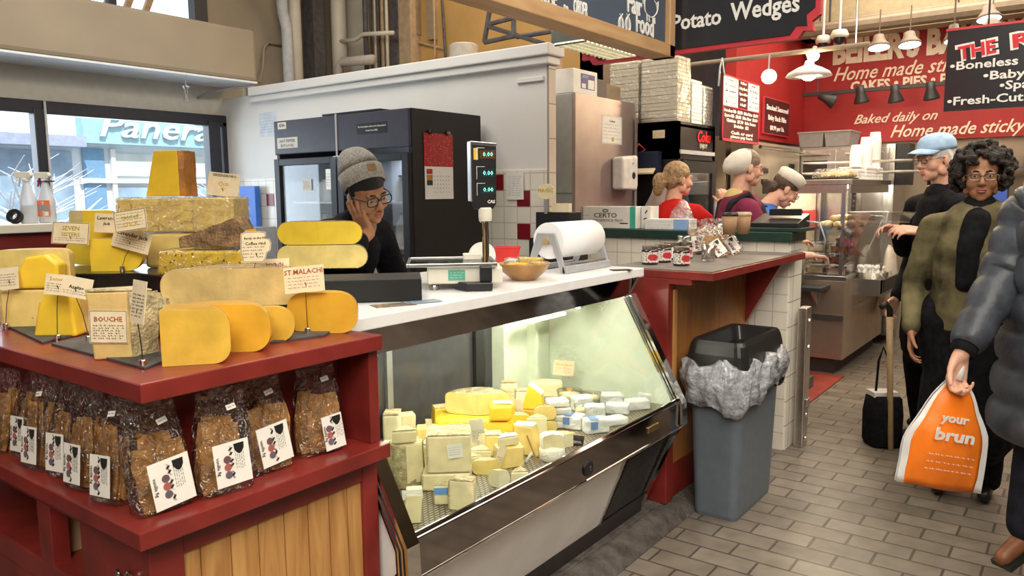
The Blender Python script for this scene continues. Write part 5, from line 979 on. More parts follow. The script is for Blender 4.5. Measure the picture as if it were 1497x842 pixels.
for k, (px, py, lean, lab) in enumerate(((1024, 372, .0, 'upright cracker bag behind the glass cup'), (1060, 377, -.5, 'cracker bag lying back, label up, behind the glass cup'), (1080, 372, -.45, 'cracker bag leaning on another, nearest the register'), (1046, 366, -.1, 'shiny bag of crackers at the back of the second stand'))):
    cracker_bag(lab, at(px, py, z=1.199)+FH*.02, RZ+(-.3, .35, .4, -.1)[k], -.18+lean*.6, 'cracker bags on the second stand', 70+k*7, w=.12, h=.19, d=.05, price=False, lean=(-.1, -.42, -.4, 0)[k])
# ---------------------------------------------------------------- things on the green capped wall
LZ = 1.316
CARTON = M('white_carton', (.74, .73, .68), .5, var=.03); TEAL = M('teal_print', (.05, .42, .30), .5)
YR = (0, -1, 0)
t = thing('film_box', 'long white and green CERTO foodservice film box on the green wall cap', 'box', (4.53, 2.62, LZ)); MB().box((0, -.245, 0), (.13, .245, .145)).build('carton', CARTON, t, bevel=.003)
for y in (-.225, .225): MB().box((-.0015, y-.02, .0), (.0, y+.02, .145)).build('green_band', TEAL, t)
f = lambda y, z, x=-.001: frame((x, y, z), YR)
text('lettering', 'CERTO', .042, f(-.02, .085), INK, t, .0004, .0004, sx=1.3); text('lettering', 'FOODSERVICE FILM', .022, f(-.02, .052), INK, t, .0004, sx=1.35)
m = MB(); scribble(m, f(.13, .085), -.03, .03, 0, .008, 4); m.tube([(-.001, -.02+.02*math.cos(a), .118+.009*math.sin(a)) for a in [2*PI*i/16 for i in range(17)]], .003, 5); m.box((-.001, .09, .03), (0, .14, .038)).box((-.001, -.19, .03), (0, -.13, .038)); m.build('printing', INK, t)
t = thing('film_box', 'low white and blue carton in front of the red shirted worker', 'box', (4.53, 2.15, LZ)); MB().box((0, -.15, 0), (.12, .155, .066)).build('carton', CARTON, t, bevel=.002); MB().box((-.0012, -.15, 0), (0, -.045, .066)).build('blue_print', M('blue_print', (.25, .42, .70), .5), t)
m = MB(); [scribble(m, f(.05, z), -.09, .09, 0, .009, 7+i) for i, z in enumerate((.048, .028, .012))]; m.build('printing', M('faint_ink', (.4, .42, .46)), t)
t = thing('film_box', 'upright white carton end beside the CERTO box', 'box', (4.60, 2.345, LZ)); MB().box((0, -.045, 0), (.12, .025, .145)).build('carton', CARTON, t, bevel=.002); m = MB(); m.tube([(-.001, -.01+.015*math.cos(a), .05+.018*math.sin(a)) for a in [.5+4.5*i/12 for i in range(13)]], .004, 5); m.tube([(-.001, -.005, .10), (-.001, -.02, .12)], .004, 5); m.build('printing', INK, t)
t = thing('sign_box', 'black box with a round MAGIC tag clipped to it, left of the CERTO box', 'box', (4.05+.45, 2.95, LZ-.1)); t.location = at(810, 345, x=3.72); m = MB(); k = t.location.z
MB().box((0, -.10, 0), (.14, .13, .15)).build('black_bin', BLACK, t, bevel=.004); MB().box((.02, -.09, .15), (.05, .03, .20)).build('cream_card', CARD, t)
MB().lathe([(0, 0), (.062, 0), (.062, .004), (0, .004)], seg=28, T=Matrix.Translation((0, .055, .27))@Matrix.Rotation(-PI/2, 4, 'Y')@Matrix.Diagonal((.72, 1, 1, 1))).build('round_tag', M('pale_yellow_card', (.80, .72, .45), .6), t); text('lettering', 'MAGIC', .035, frame((-.0055, .055, .275), YR), INKY, t, .0005, res=1)
MB().box((-.004, .045, .14), (.012, .065, .225)).build('clip', STEEL, t); t.location.z -= .012; zb_ = t.location.z; yb_ = t.location.y
tag(MB().box((3.68, yb_-.12, .07), (3.9, yb_+.15, zb_-.001)).build('storage_unit', DARKBR, off=(3.8, yb_, .07)), 'dark storage unit under the black box beside the partition end', 'cabinet').location = (3.8, yb_, .07)
t = thing('plastic_bag', 'thin white plastic bag bunched up behind the low carton', 'bag', (4.69, 2.12, LZ)); m = MB().rings([[Vector((r*math.cos(a)*.5, r*math.sin(a), z)) for a in [2*PI*i/22 for i in range(22)]] for r, z in ((.085, 0), (.095, .05), (.07, .11), (.035, .165), (.012, .195))]); m.jitter(.012, 14, 3); m.build('bag', film('white_film', (1, .98, .98), .68, .3, 16), t, smooth=True)
CUPP = M('kraft_paper_cup', (.38, .23, .12), .6); 
for k, (px, py, lab) in enumerate(((1066, 343, 'brown paper cup with a dark lid, left of two'), (1086, 342, 'brown paper cup next to the register, right of two'))):
    t = thing('paper_cup', lab, 'cup', at(px, py, z=LZ), 0, 'paper cups on the wall cap'); MB().lathe([(0, 0), (.033, 0), (.043, .105), (0, .105)], seg=22).build('cup', CUPP, t, smooth=True); MB().lathe([(0, .104), (.046, .104), (.046, .112), (.040, .122), (0, .122)], seg=22).build('lid', BLACK if not k else M('tan_lid', (.5, .38, .26), .5), t)
t = thing('cash_register', 'dark green and black register on the low wall end behind the counter stand', 'cash register', (4.66, 1.50, LZ)); MB().box((-.13, -.19, 0), (.13, .14, .022)).build('base', GREEN, t, bevel=.004); MB().prism([(-.10, -.16, .022), (.13, -.16, .022), (.13, -.16, .10), (-.10, -.16, .05)], (0, .28, 0)).build('keyboard', BLACK, t, bevel=.004); MB().box((.02, -.14, .09), (.04, .05, .13)).build('screen', BLACK, t, bevel=.003)
m = MB(); m.tube([(0, -.18, .06), (-.03, -.26, .05), (-.02, -.29, -.04), (.05, -.27, -.12)], .005, 6); m.build('cable', LGREY, t, smooth=True)
t = thing('steel_post', 'stainless hinge post at the end of the low tiled wall', 'post', (4.66, 1.30, .0)); MB().box((0, 0, 0), (.10, .055, .86)).build('post', STEEL, t, bevel=.006)
for z in (.78, .62, .2, .05): MB().lathe([(0, 0), (.012, 0), (.010, .006), (0, .008)], seg=10, T=Matrix.Translation((.05, -.001, z))@Matrix.Rotation(PI/2, 4, 'X')).build('bolt', CHROME, t)
MB().box((.03, -.012, .25), (.09, 0, .30)).build('hinge', STEEL, t, bevel=.003)
# ---------------------------------------------------------------- steel fridge, boxes on top
sf = thing('steel_fridge', 'stainless steel upright fridge with a certificate and a white dispenser on its door', 'fridge', (4.43, 2.78, .07)); of2 = sf.location
PSTEEL = M('pinkish_steel', (.40, .32, .30), .5, .75, var=.08, scale=4, bump=.12, bscale=5); GSTEEL = M('grey_side_metal', (.42, .44, .44), .4, .6, var=.04)
B(((4.43, 2.80, .07), (5.27, 3.28, 2.215))).build('cabinet', GSTEEL, sf, bevel=.004, off=of2); B(((4.43, 2.775, .15), (5.27, 2.80, 2.215))).build('door', PSTEEL, sf, bevel=.003, off=of2)
MB().box((4.425, 2.80, 1.55), (4.432, 3.28, 1.555)).build('seam', GREY, sf, off=of2)
MB().tube([(5.255, 2.755, 1.0), (5.255, 2.755, 2.1)], .012, 8).build('edge_handle', STEEL, sf, off=of2)
XR = (1, 0, 0)
Pq = at(895, 190, y=2.774); t = thing('certificate', 'framed certificate with a gold seal on the steel fridge door', 'certificate', Pq); card_face(t, frame((0, 0, 0), XR), .29, .20, [('Certificate', .02, .06, INK)], 5, 61, mat=PAPER, fy=.035, ink=M('faint_ink', (.4, .42, .46))); MB().lathe([(0, 0), (.016, 0), (.016, .002), (0, .002)], seg=20, T=Matrix.Translation((.01, -.001, -.065))@Matrix.Rotation(PI/2, 4, 'X')).build('gold_seal', INKY, t)
Pq = at(905, 253, y=2.774); t = thing('soap_dispenser', 'white wall dispenser with an oval window on the steel fridge door', 'dispenser', Pq)
MB().prism([(-.115, 0, .11), (.12, 0, .13), (.125, 0, -.10), (.10, 0, -.13), (-.11, 0, -.12)], (0, -.095, 0)).build('housing', M('white_abs', (.74, .72, .68), .35), t, bevel=.02, seg=4); MB().lathe([(0, 0), (.028, 0), (.022, .004), (0, .004)], seg=20, T=Matrix.Translation((.05, -.094, -.02))@Matrix.Rotation(PI/2, 4, 'X')).build('window', DARKBR, t); text('logo', 'go', .03, frame((.04, -.0965, .07), XR), M('blue_print', (.25, .42, .70)), t, .0005, res=1)
def carton(label, x0, x1, y0, y1, z0, h, mat, grp='boxes on top of the steel fridge'):
    t = thing('carton', label, 'box', ((x0+x1)/2, y0, z0), 0, grp); w = (x1-x0)/2; MB().box((-w, 0, 0), (w, y1-y0, h)).build('carton_body', mat, t, bevel=.003); MB().box((-w*.99, .0+(y1-y0)*.45, h), (w*.99, (y1-y0)*.55, h+.001)).build('tape', M('parcel_tape', (.55, .42, .25), .3), t); return t
KRAFT = M('kraft_board', (.38, .26, .16), .7, var=.06)
a = carton('white lidded carton with a blue and white label, left on top of the steel fridge', 4.43, 4.74, 2.79, 3.25, 2.217, .16, CARTON); p = MB().box((-.06, -.0015, .035), (.12, 0, .135)).build('shipping_label', M('violet_print', (.08, .06, .25), .5), a); MB().box((.03, -.0025, .04), (.11, -.0014, .10)).box((-.05, -.0025, .04), (.0, -.0014, .07)).build('label_paper', PAPER, p); text('lettering', 'XOCT', .026, frame((-.005, -.002, .115), XR), PAPER, p, .0004, res=1)
carton('brown carton stacked on the white lidded carton', 4.44, 4.62, 3.0, 3.24, 2.379, .16, KRAFT)
carton('dark carton in the middle on top of the steel fridge', 4.76, 4.92, 2.82, 3.1, 2.217, .13, M('dark_board', (.10, .065, .06), .6)); carton('tan carton at the right end on top of the steel fridge', 4.94, 5.2, 2.86, 3.2, 2.217, .12, M('tan_board', (.36, .27, .16), .7))
# ---------------------------------------------------------------- black drinks cooler with foam boxes on top
ck = thing('drinks_cooler', 'black drinks cooler with a lit glass door and a red logo on its header', 'cooler', (5.42, 2.49, .07)); oc2 = ck.location
B(((5.42, 2.49, .07), (5.46, 3.2, 2.08)), ((6.08, 2.49, .07), (6.12, 3.2, 2.08)), ((5.42, 2.49, 2.04), (6.12, 3.2, 2.08)), ((5.42, 3.16, .07), (6.12, 3.2, 2.08)), ((5.42, 2.49, .07), (6.12, 3.2, .2)), ((5.42, 2.49, 1.80), (6.12, 2.9, 2.06))).build('cabinet', BLACKM, ck, off=oc2)
B(((5.44, 2.478, 1.84), (6.10, 2.49, 1.87))).build('header_edge', LGREY, ck, off=oc2)
text('logo', 'Coke', .12, frame((5.88, 2.484, 1.98), XR), M('logo_red', (.8, .03, .03), .4), ck, .001, .003, shear=.3, off=oc2); text('lettering', 'ENJOY', .05, frame((5.88, 2.484, 1.91), XR), PAPER, ck, .001, off=oc2, res=1)
m = B(((5.46, 2.465, .2), (5.53, 2.488, 1.79)), ((6.02, 2.465, .2), (6.10, 2.488, 1.79)), ((5.53, 2.465, .2), (6.02, 2.488, .28)), ((5.53, 2.465, 1.70), (6.02, 2.488, 1.79))); d = m.build('door', BLACKM, ck, off=oc2); MB().box((5.53, 2.474, .28), (6.02, 2.48, 1.70)).build('door_glass', GLASS, d, off=oc2); MB().tube([(6.06, 2.45, .9), (6.06, 2.45, 1.5)], .012, 8).build('door_handle', LGREY, d, off=oc2)
B(((5.46, 3.12, .2), (6.08, 3.16, 1.8))).build('lit_back', M('lit_cooler_panel', (.9, .95, 1), emit=2.2), ck, off=oc2)
for z in (.6, .95, 1.3): B(((5.46, 2.55, z), (6.08, 3.1, z+.012))).build('shelf', LGREY, ck, off=oc2)
for k in range(7):
    t = thing('drink_bottle', ('water bottle with a blue label, upper shelf of the drinks cooler', 'dark soda bottle, upper shelf of the drinks cooler', 'green soda bottle, upper shelf of the drinks cooler')[k % 3]+(' at its left end', ' left of centre', ' in the middle', ' right of centre', ' beside the light', ' towards the right end', ' at its right end')[k], 'bottle', (5.53+k*.075, 2.66, 1.313), 0, 'bottles in the drinks cooler'); c = ((.3, .45, .7), (.05, .02, .015), (.1, .3, .12))[k % 3]
    MB().lathe([(0, 0), (.03, 0), (.032, .01), (.032, .13), (.014, .19), (.014, .215), (0, .215)], seg=16).build('bottle', M('bottle_%d' % (k % 3), c, .2), t, smooth=True); MB().lathe([(0, .214), (.016, .214), (.016, .235), (0, .235)], seg=12).build('cap', CAPR if k % 3 == 1 else PAPER, t)
MB().box((5.418, 2.60, 1.96), (5.42, 2.70, 2.02)).build('rating_label', CARD, ck, off=oc2)
FOAM = M('foam_plastic', (.80, .76, .66), .6, var=.05, scale=30); FOAMW = M('white_foam', (.86, .84, .80), .6, var=.03)
def foam_stack(label, x, y, w, d, n, h, mat, wrap):
    for k in range(n):
        t = MB().prism([(-w/2, -d/2, 0), (w/2, -d/2, 0), (w/2*.93, -d/2*.93, h*.9), (-w/2*.93, -d/2*.93, h*.9)] if 0 else [(-w/2, -d/2, 0), (w/2, -d/2, 0), (w/2, d/2, 0), (-w/2, d/2, 0)], (0, 0, h*.97)).build('foam_box', mat, bevel=.005 if k < n-1 else .012, seg=2); t.location = (x+.002*(-1)**k, y, 2.082+k*h); tag(t, label, 'foam box', label.split(',')[0].replace('one of the ', ''))
    if wrap:
        t = MB().box((x-w/2-.008, y-d/2-.008, 2.0825), (x+w/2+.008, y+d/2+.008, 2.082+n*h+.006)).jitter(.004, 9).build('plastic_sleeve', film('sleeve_film', (1, .99, .95), .9, .12, 10, .9), off=(x, y, 2.082), bevel=.02); t.location = (x, y, 2.082); tag(t, 'clear plastic sleeve round '+wrap, 'plastic sleeve', 'sleeves on the foam stacks')
foam_stack('one of the cream foam boxes in the left wrapped stack on the drinks cooler', 5.54, 2.955, .23, .25, 17, .028, FOAM, 'the left stack of cream foam boxes')
foam_stack('one of the cream foam boxes in the right wrapped stack on the drinks cooler', 5.54, 2.655, .23, .30, 17, .028, FOAM, 'the right stack of cream foam boxes')
foam_stack('one of the white foam boxes in the slim stack behind on the drinks cooler', 5.80, 2.62, .20, .22, 12, .028, FOAMW, None)
foam_stack('one of the white foam boxes in the far right stack on the drinks cooler', 6.02, 2.62, .19, .22, 11, .028, FOAMW, 'the far right stack of white foam boxes')
t = thing('hanging_bags', 'bundle of white plastic carrier bags hanging on the cooler side', 'bags', (5.36, 2.60, 1.30)); m = MB()
for k in range(4): m.rings([[Vector((.012+.016*k+.02*r*math.cos(a), (.06+.11*r)*math.sin(a), z)) for a in [2*PI*i/16 for i in range(16)]] for r, z in ((1, -.12), (1.05, 0), (.8, .14), (.2, .24), (.05, .29))])
m.jitter(.012, 13, 5); m.build('bags', M('white_bag_film', (.74, .72, .68), .45, var=.05), t); m = MB(); m.box((-.012, -.10, .02), (-.006, .10, .045)).box((-.012, -.08, -.02), (-.006, .08, -.005)); m.build('print', INK, t)
t = thing('clipboards', 'black wall rack with clipboards and a red cord on the cooler side', 'wall rack', (5.40, 2.74, 1.72)); MB().box((-.05, -.12, -.02), (.015, .10, .14)).build('rack', M('dark_blue_plastic', (.02, .03, .07), .4), t, bevel=.004); MB().prism([(-.09, -.10, -.03), (-.09, .10, -.03), (-.03, .10, .02), (-.03, -.10, .02)], (0, 0, .012)).build('clipboard', CARD, t); MB().tube([(-.02, .1, .15), (-.03, .05, .2), (-.03, -.0, .16), (-.02, .14, .08), (-.03, .18, .05), (-.03, .12, .16)], .008, 6).build('red_cord', CAPR, t, smooth=True)
t = thing('phone_holder', 'black card reader with a pale screen on the cooler side', 'card reader', (5.412, 2.585, 1.60)); MB().box((-.03, -.045, -.05), (.006, .045, .075)).build('body', BLACK, t, bevel=.004); MB().box((-.032, -.025, -.02), (-.0295, .025, .055)).build('screen', PAPER, t)
# ---------------------------------------------------------------- grey bin by the counter stand
bn_ = thing('trash_bin', 'tall grey slim bin with a black open lid and a crumpled liner', 'bin', (3.64, 1.345, 0))
def rr(w, d, r, z, n=5):
    out = []
    for cx, cy, a0 in ((w/2-r, d/2-r, 0), (-w/2+r, d/2-r, PI/2), (-w/2+r, -d/2+r, PI), (w/2-r, -d/2+r, PI*1.5)):
        out += [Vector((cx+r*math.cos(a0+PI/2*i/n), cy+r*math.sin(a0+PI/2*i/n), z)) for i in range(n+1)]
    return out
MB().rings([rr(.49, .21, .035, 0), rr(.50, .218, .04, .02), rr(.55, .265, .045, .70), rr(.555, .27, .045, .735), rr(.53, .245, .04, .735), rr(.48, .2, .035, .03)]).build('bin_body', GREY, bn_, smooth=False, bevel=.0)
BLK2 = M('black_bin_lid', (.018, .018, .018), .3, var=.1)
MB().rings([rr(.585, .30, .05, .715), rr(.59, .305, .05, .725), rr(.575, .29, .05, .80), rr(.555, .27, .045, .845), rr(.53, .25, .04, .862), rr(.48, .19, .03, .857), rr(.44, .16, .03, .79), rr(.43, .15, .03, .72)], cap=False).build('lid', BLK2, bn_)
MB().box((-.29, -.14, .80), (.27, -.10, .872)).build('lid_flap', BLK2, bn_, bevel=.015, seg=3) if 0 else None
LIN = M('grey_liner_film', (.36, .38, .41), .2, var=.25, scale=25, coat=.6, bump=.8, bscale=38)
R = random.Random(5); rows = []
n = 72
for j, (z, g) in enumerate(((.735, .012), (.765, .022), (.755, .04), (.71, .055), (.67, .06), (.63, .055), (.59, .045), (.575, .03))):
    b = rr(.56, .27, .06, z, 3); row = []; per = [0]
    for i, p in enumerate(b): per.append(per[-1]+(b[(i+1) % len(b)]-p).length)
    pts = []; i = 0
    for q in range(110):
        d = per[-1]*q/110
        while per[i+1] < d: i += 1
        pts.append(b[i].lerp(b[(i+1) % len(b)], (d-per[i])/max(1e-6, per[i+1]-per[i])))
    for i, p in enumerate(pts):
        o = Vector((p.x, p.y, 0)).normalized(); row.append(p+o*(g+(.010*math.sin(i*1.13+j*.5)+.008*math.sin(i*.61+2*j))*(j > 1)+R.uniform(-.007, .007))+Vector((0, 0, (-.045*math.sin(i*.12+1)-.02*math.sin(i*.47) if j > 2 else 0)+(.02*math.sin(i*.5) if j < 3 else 0))))
    rows.append(row)
MB().rings(rows, cap=False).jitter(.014, 26, 2).build('liner', LIN, bn_, smooth=True)
# ---------------------------------------------------------------- bakery workers behind the low wall
def figure(root, skin, Th, N, C, H, arms, top, sleeve, bottom, bmat, shoe, girth=1.0, k=1.0, neck=.055, folds=.012, dark=False, legs=None, face=True, collar=True, hw=1.0, pose_legs=None):
    """body as one mesh plus fitted clothes; arms: (shoulder, elbow, wrist, hand dir, palm normal, side, curl)"""
    N, C, H = Vector(N), Vector(C), Vector(H)
    m = MB(); head_mesh(m, Th, k=k); hp = Th@Vector((0, -.025*k, -.06*k)); limb(m, [hp, N, N.lerp(C, .3)], [neck*.95, neck, neck*1.2])
    limb(m, [N.lerp(C, .35), C, C.lerp(H, .5), H], [.08*girth, .115*girth, .105*girth, .12*girth])
    for sh, el, wr, hd, pn, sd, cu in arms:
        limb(m, [N.lerp(C, .4), sh], [.06, .052]); limb(m, [sh, el, wr], [.045, .036, .026]); hand(m, wr, hd, pn, sd, cu)
    L = pose_legs or [((s*.09+H.x, H.y, H.z-.04), (s*.10+H.x*.6, H.y*.6+.03, .48), (s*.10, -.02, .07)) for s in (-1, 1)]
    for a, b, c in L: limb(m, [a, b, c], [.078, .052, .036])
    m.build('body', skin, root, remesh=.0055, smi=3)
    if face: face_parts(root, Th, dark, brow=(HAIRB if dark else M('grey_brow', (.35, .28, .2), .7)), k=k)
    m = MB(); g = girth
    limb(m, [N.lerp(C, .22), N.lerp(C, .55), C, C.lerp(H, .5), H], [.085, .13*g, .15*g, .14*g, .155*g])
    for sh, el, wr, *_ in arms:
        sh, el, wr = Vector(sh), Vector(el), Vector(wr); m.cap(N.lerp(C, .35), .085, sh, .072)
        if sleeve <= .5: limb(m, [sh, sh.lerp(el, sleeve*2)], [.072, .066])
        else: limb(m, [sh, el, el.lerp(wr, (sleeve-.5)*2)], [.072, .056, .044])
    if collar: m.cap(N.lerp(C, .02), .064, N.lerp(C, .3), .09)
    cloth(m, 'top', top, root, .011, folds)
    m = MB()
    if bottom == 'skirt': m.rings([[Vector((H.x+r*math.cos(a), H.y+r*.8*math.sin(a), z)) for a in [2*PI*i/32 for i in range(32)]] for r, z in ((.15*g, H.z+.06), (.175*g, H.z-.06), (.20*g, .55), (.23*g, .16), (.21*g, .16))]); o = m.jitter(.006, 8).build('skirt', bmat, root, smooth=True)
    else:
        for a, b, c in L: limb(m, [a, b, Vector(c)+Vector((0, 0, .02))], [.125*g, .085, .066])
        m.ball(H, (.16*g, .13*g, .12)); cloth(m, 'trousers', bmat, root, .012, .008)
    m = []
    for a, b, c in L:
        c = Vector(c); MB().cap((c.x, c.y-.04, c.z-.025), .036, (c.x, c.y+.12, c.z-.032), .030).cap((c.x, c.y-.01, c.z), .042, (c.x, c.y-.01, c.z+.05), .045).build('shoe', shoe, root, smooth=True)
def hair_cap(root, Th, mat, back=.0, k=1.0, low=-.03, name='hair', extra=None, jit=.003):
    m = MB(); m.ball((0, -.018*k, .052*k), (.081*k, .100*k, .087*k), 20, 14, Th); m.ball((0, -.055*k, (.0+low)*k), (.072*k, .055*k, .075*k), 16, 10, Th)
    for s in (-1, 1): m.cap(Th@Vector((s*.07*k, -.005, .06*k)), .018*k, Th@Vector((s*.075*k, -.035*k, -.01*k)), .016*k)
    if extra: extra(m)
    return m.build(name, mat, root, remesh=.007, smi=2)
V = Vector
BLOND = M('dark_blond_hair', (.42, .27, .13), .5, var=.3, scale=60, bump=.5, bscale=120)
REDT = M('red_cotton', (.55, .018, .016), .8, var=.08, scale=8)
DKCL = M('charcoal_cloth', (.03, .03, .034), .8, var=.12, scale=8)
pw_ = thing('person', 'blond worker with a ponytail in a red printed shirt, raising one hand, back to us', 'person', (5.10, 2.36, .10), -1.85)
Th = HT((0, .03, 1.535), -.35, .05)
arms = [(V((.18, 0, 1.30)), V((.30, .14, 1.14)), V((.25, .25, 1.36)), V((-.3, .1, .9)), V((-.5, .4, 0)), 1, .7), (V((-.18, 0, 1.27)), V((-.26, .04, 1.0)), V((-.2, .22, .98)), V((.2, 1, 0)), V((0, 0, -1)), -1, .4)]
figure(pw_, SKIN_L, Th, (0, -.005, 1.37), (0, .0, 1.18), (0, 0, .92), arms, REDT, .42, 'trousers', DKCL, BLACK, 1.12)
def pony(m):
    m.ball((0, -.125, .02), (.03, .03, .03), 12, 8, Th); m.ball((0, -.15, -.02), (.045, .05, .07), 14, 10, Th); m.ball((0, -.155, -.07), (.032, .036, .05), 14, 10, Th)
hair_cap(pw_, Th, BLOND, extra=pony, low=.0)
pr2 = MB(); 
for rr_ in (.085, .06): pr2.tube([V((rr_*math.cos(a), -.178+.01*math.cos(2*a), 1.10+rr_*.8*math.sin(a))) for a in [2*PI*i/28 for i in range(29)]], .003, 5)
pr2.build('shirt_print', PAPER, pw_)
for k, ch in enumerate("BEILER'S"):
    a = PI*(.83-.66*k/7); text('lettering', ch, .042, frame((.118*math.cos(a), -.186, 1.12+.10*math.sin(a)), (math.sin(a), 0, -math.cos(a)), (math.cos(a), 0, math.sin(a))), PAPER, pw_, .0008, .0008, res=1)
t = MB().tube([(-.13, .08, 1.34), (-.12, -.06, 1.33), (-.10, -.16, 1.2), (-.09, -.18, 1.05), (-.12, -.15, .95)], .012, 8).build('bag_strap', BLACK, pw_, smooth=True)
for z in (1.12, 1.06, 1.0): MB().tube([V((-.095+.022*math.cos(a), -.195, z+.026*math.sin(a))) for a in [2*PI*i/14 for i in range(15)]], .005, 6).build('strap_ring', CHROME, t, smooth=True)
PLUM = M('plum_cotton', (.20, .03, .07), .8, var=.1, scale=8); APRON = M('black_apron', (.028, .027, .028), .8, var=.12, scale=8); CAPW = M('white_net_cap', (.76, .72, .62), .7, var=.06, scale=20)
pa = thing('person', 'woman in a white prayer cap and glasses, plum dress and black apron, facing right', 'person', (5.06, 1.88, .10), -2.42)
Th = HT((0, .05, 1.60), .0, .12)
arms = [(V((.18, .0, 1.33)), V((.24, .10, 1.07)), V((.13, .34, 1.12)), V((-.4, 1, .0)), V((0, -.1, -1)), 1, .3), (V((-.18, .0, 1.33)), V((-.25, .10, 1.08)), V((-.14, .34, 1.10)), V((.4, 1, -.1)), V((0, 0, -1)), -1, .3)]
figure(pa, SKIN_L, Th, (0, -.0, 1.43), (0, .02, 1.22), (0, 0, .95), arms, PLUM, .46, 'skirt', APRON, BLACK, 1.16)
m = MB(); m.ball((0, -.018, .050), (.079, .099, .085), 18, 12, Th); m.build('hair', M('grey_brown_hair', (.26, .19, .13), .6, var=.3, scale=60), pa, smooth=True)
q = lambda rx, y, z0, sc: [Th@V((rx*math.cos(a), y, z0+sc*math.sin(a))) for a in [2*PI*i/26 for i in range(26)]]
MB().rings([q(.084, -.012, .045, .088), q(.087, -.04, .040, .093), q(.085, -.075, .034, .088), q(.074, -.115, .022, .074), q(.05, -.15, .008, .048), q(.015, -.165, .0, .015)]).jitter(.003, 30).build('prayer_cap', CAPW, pa, smooth=True)
glasses(pa, Th, M('thin_frames', (.25, .2, .17), .3, .8), 1, .022, .014)
m = MB(); limb(m, [(0, .06, 1.30), (0, .09, 1.15), (0, .06, .95)], [.125, .142, .155]); 
for s in (-1, 1): m.tube([(s*.09, .11, 1.32), (s*.115, .02, 1.435), (s*.10, -.09, 1.38), (s*.04, -.16, 1.15)], [.022, .024, .024, .02], 8)
cloth(m, 'apron', APRON, pa, .011, .006)
m = MB(); m.cap((0, -.02, 1.405), .082, (0, -.01, 1.37), .10); cloth(m, 'collar', M('yellowed_collar', (.60, .48, .20), .8), pa, .01, .004)
BLUEC = M('blue_cotton', (.06, .17, .55), .8, var=.1, scale=8)
pb = thing('person', 'woman in a white cap, blue sleeves and black apron bending over the pastry case', 'person', (5.54, 2.03, .10), -2.50)
Th = HT((0, .30, 1.455), .0, .62)
arms = [(V((.18, .13, 1.26)), V((.25, .22, 1.0)), V((.15, .46, .99)), V((-.2, 1, -.1)), V((0, 0, -1)), 1, .5), (V((-.18, .13, 1.26)), V((-.25, .22, 1.0)), V((-.14, .46, .99)), V((.2, 1, -.1)), V((0, 0, -1)), -1, .5)]
figure(pb, SKIN_L, Th, (0, .19, 1.335), (0, .10, 1.16), (0, -.03, .90), arms, BLUEC, .44, 'skirt', APRON, BLACK, 1.05)
MB().ball((0, -.018, .050), (.079, .099, .085), 18, 12, Th).ball((0, -.08, -.02), (.05, .04, .05), 14, 10, Th).build('hair', M('brown_hair', (.10, .06, .04), .6, var=.3, scale=60), pb, smooth=True)
Tc = Th@Matrix.Translation((0, -.01, .06)); e2 = lambda rx, ry, z: [Tc@V((rx*math.cos(a), ry*math.sin(a), z)) for a in [2*PI*i/28 for i in range(28)]]
MB().rings([e2(.084, .103, .0), e2(.088, .107, .04), e2(.088, .107, .07), e2(.07, .088, .085), e2(.02, .03, .088)]).jitter(.003, 25).build('baker_cap', CAPW, pb, smooth=True)
glasses(pb, Th, M('thin_frames', (.25, .2, .17), .3, .8), 1, .022, .014)
m = MB(); limb(m, [(0, .17, 1.24), (0, .14, 1.10), (0, .03, .92)], [.115, .13, .14])
for s in (-1, 1): m.tube([(s*.09, .22, 1.25), (s*.11, .13, 1.335), (s*.10, .02, 1.27), (s*.05, -.05, 1.08)], .024, 8)
cloth(m, 'apron', APRON, pb, .011, .006)
# ---------------------------------------------------------------- overhead signs
def fit(name, s, T, w, h, mat, parent, ext=.002, bold=.0, shear=0, off=None, align='LEFT', res=2, sy=None):
    """text stretched to a given width and cap height, centred on T"""
    o = text(name, s, 1, Matrix.Identity(4), mat, parent, 0.0001, bold, shear, 'CENTER', 1, None, res)
    xs = [v.co.x for v in o.data.vertices]; cap = .73
    k = w/(max(xs)-min(xs)); cx = (max(xs)+min(xs))/2; ys = h/cap
    M_ = T@Matrix.Diagonal((k, ys, ext*10000, 1))@Matrix.Translation((-cx, 0, 0))
    if off is not None: M_ = Matrix.Translation(-Vector(off))@M_
    o.data.transform(M_); return o
SIGNW = M('sign_white', (.78, .77, .74), .5, var=.03); SIGNB = M('sign_black', (.018, .018, .022), .3, var=.05, coat=.2); CHALK = M('chalkboard_blue', (.055, .075, .11), .5, var=.1, scale=3); PINK = M('sign_red_edge', (.55, .045, .06), .4); FRAMEW = wood('sign_frame_wood', (.52, .33, .16), (.40, .23, .10), 2.5, 0)
fb = thing('hanging_sign', 'blue chalkboard style Fair Food sign in a wooden frame above the cheese case', 'sign', (2.3, 1.6, 2.165)); ofb = fb.location
B(((.9, 1.60, 2.20), (3.33, 1.63, 3.1))).build('board', CHALK, fb, off=ofb)
B(((.9, 1.575, 2.165), (3.38, 1.68, 2.222))).build('frame_bottom', FRAMEW, fb, bevel=.004, off=ofb); B(((3.325, 1.575, 2.165), (3.38, 1.68, 3.1))).build('frame_side', wood('sign_frame_wood_v', (.52, .33, .16), (.40, .23, .10), 2.5, 2), fb, bevel=.004, off=ofb)
XF = lambda px, py, y=1.598: frame(at(px, py, y=y), (1, 0, 0))
def fpt(px, py): return at(px, py, y=1.597)
fit('lettering', 'MADE', XF(800, 5), .12, .05, SIGNW, fb, .002, .01, off=ofb); fit('lettering', 'to', XF(827, 11), .03, .032, SIGNW, fb, .002, .005, shear=.3, off=ofb); fit('lettering', 'ORDER', XF(849, 14), .10, .058, SIGNW, fb, .002, .01, off=ofb)
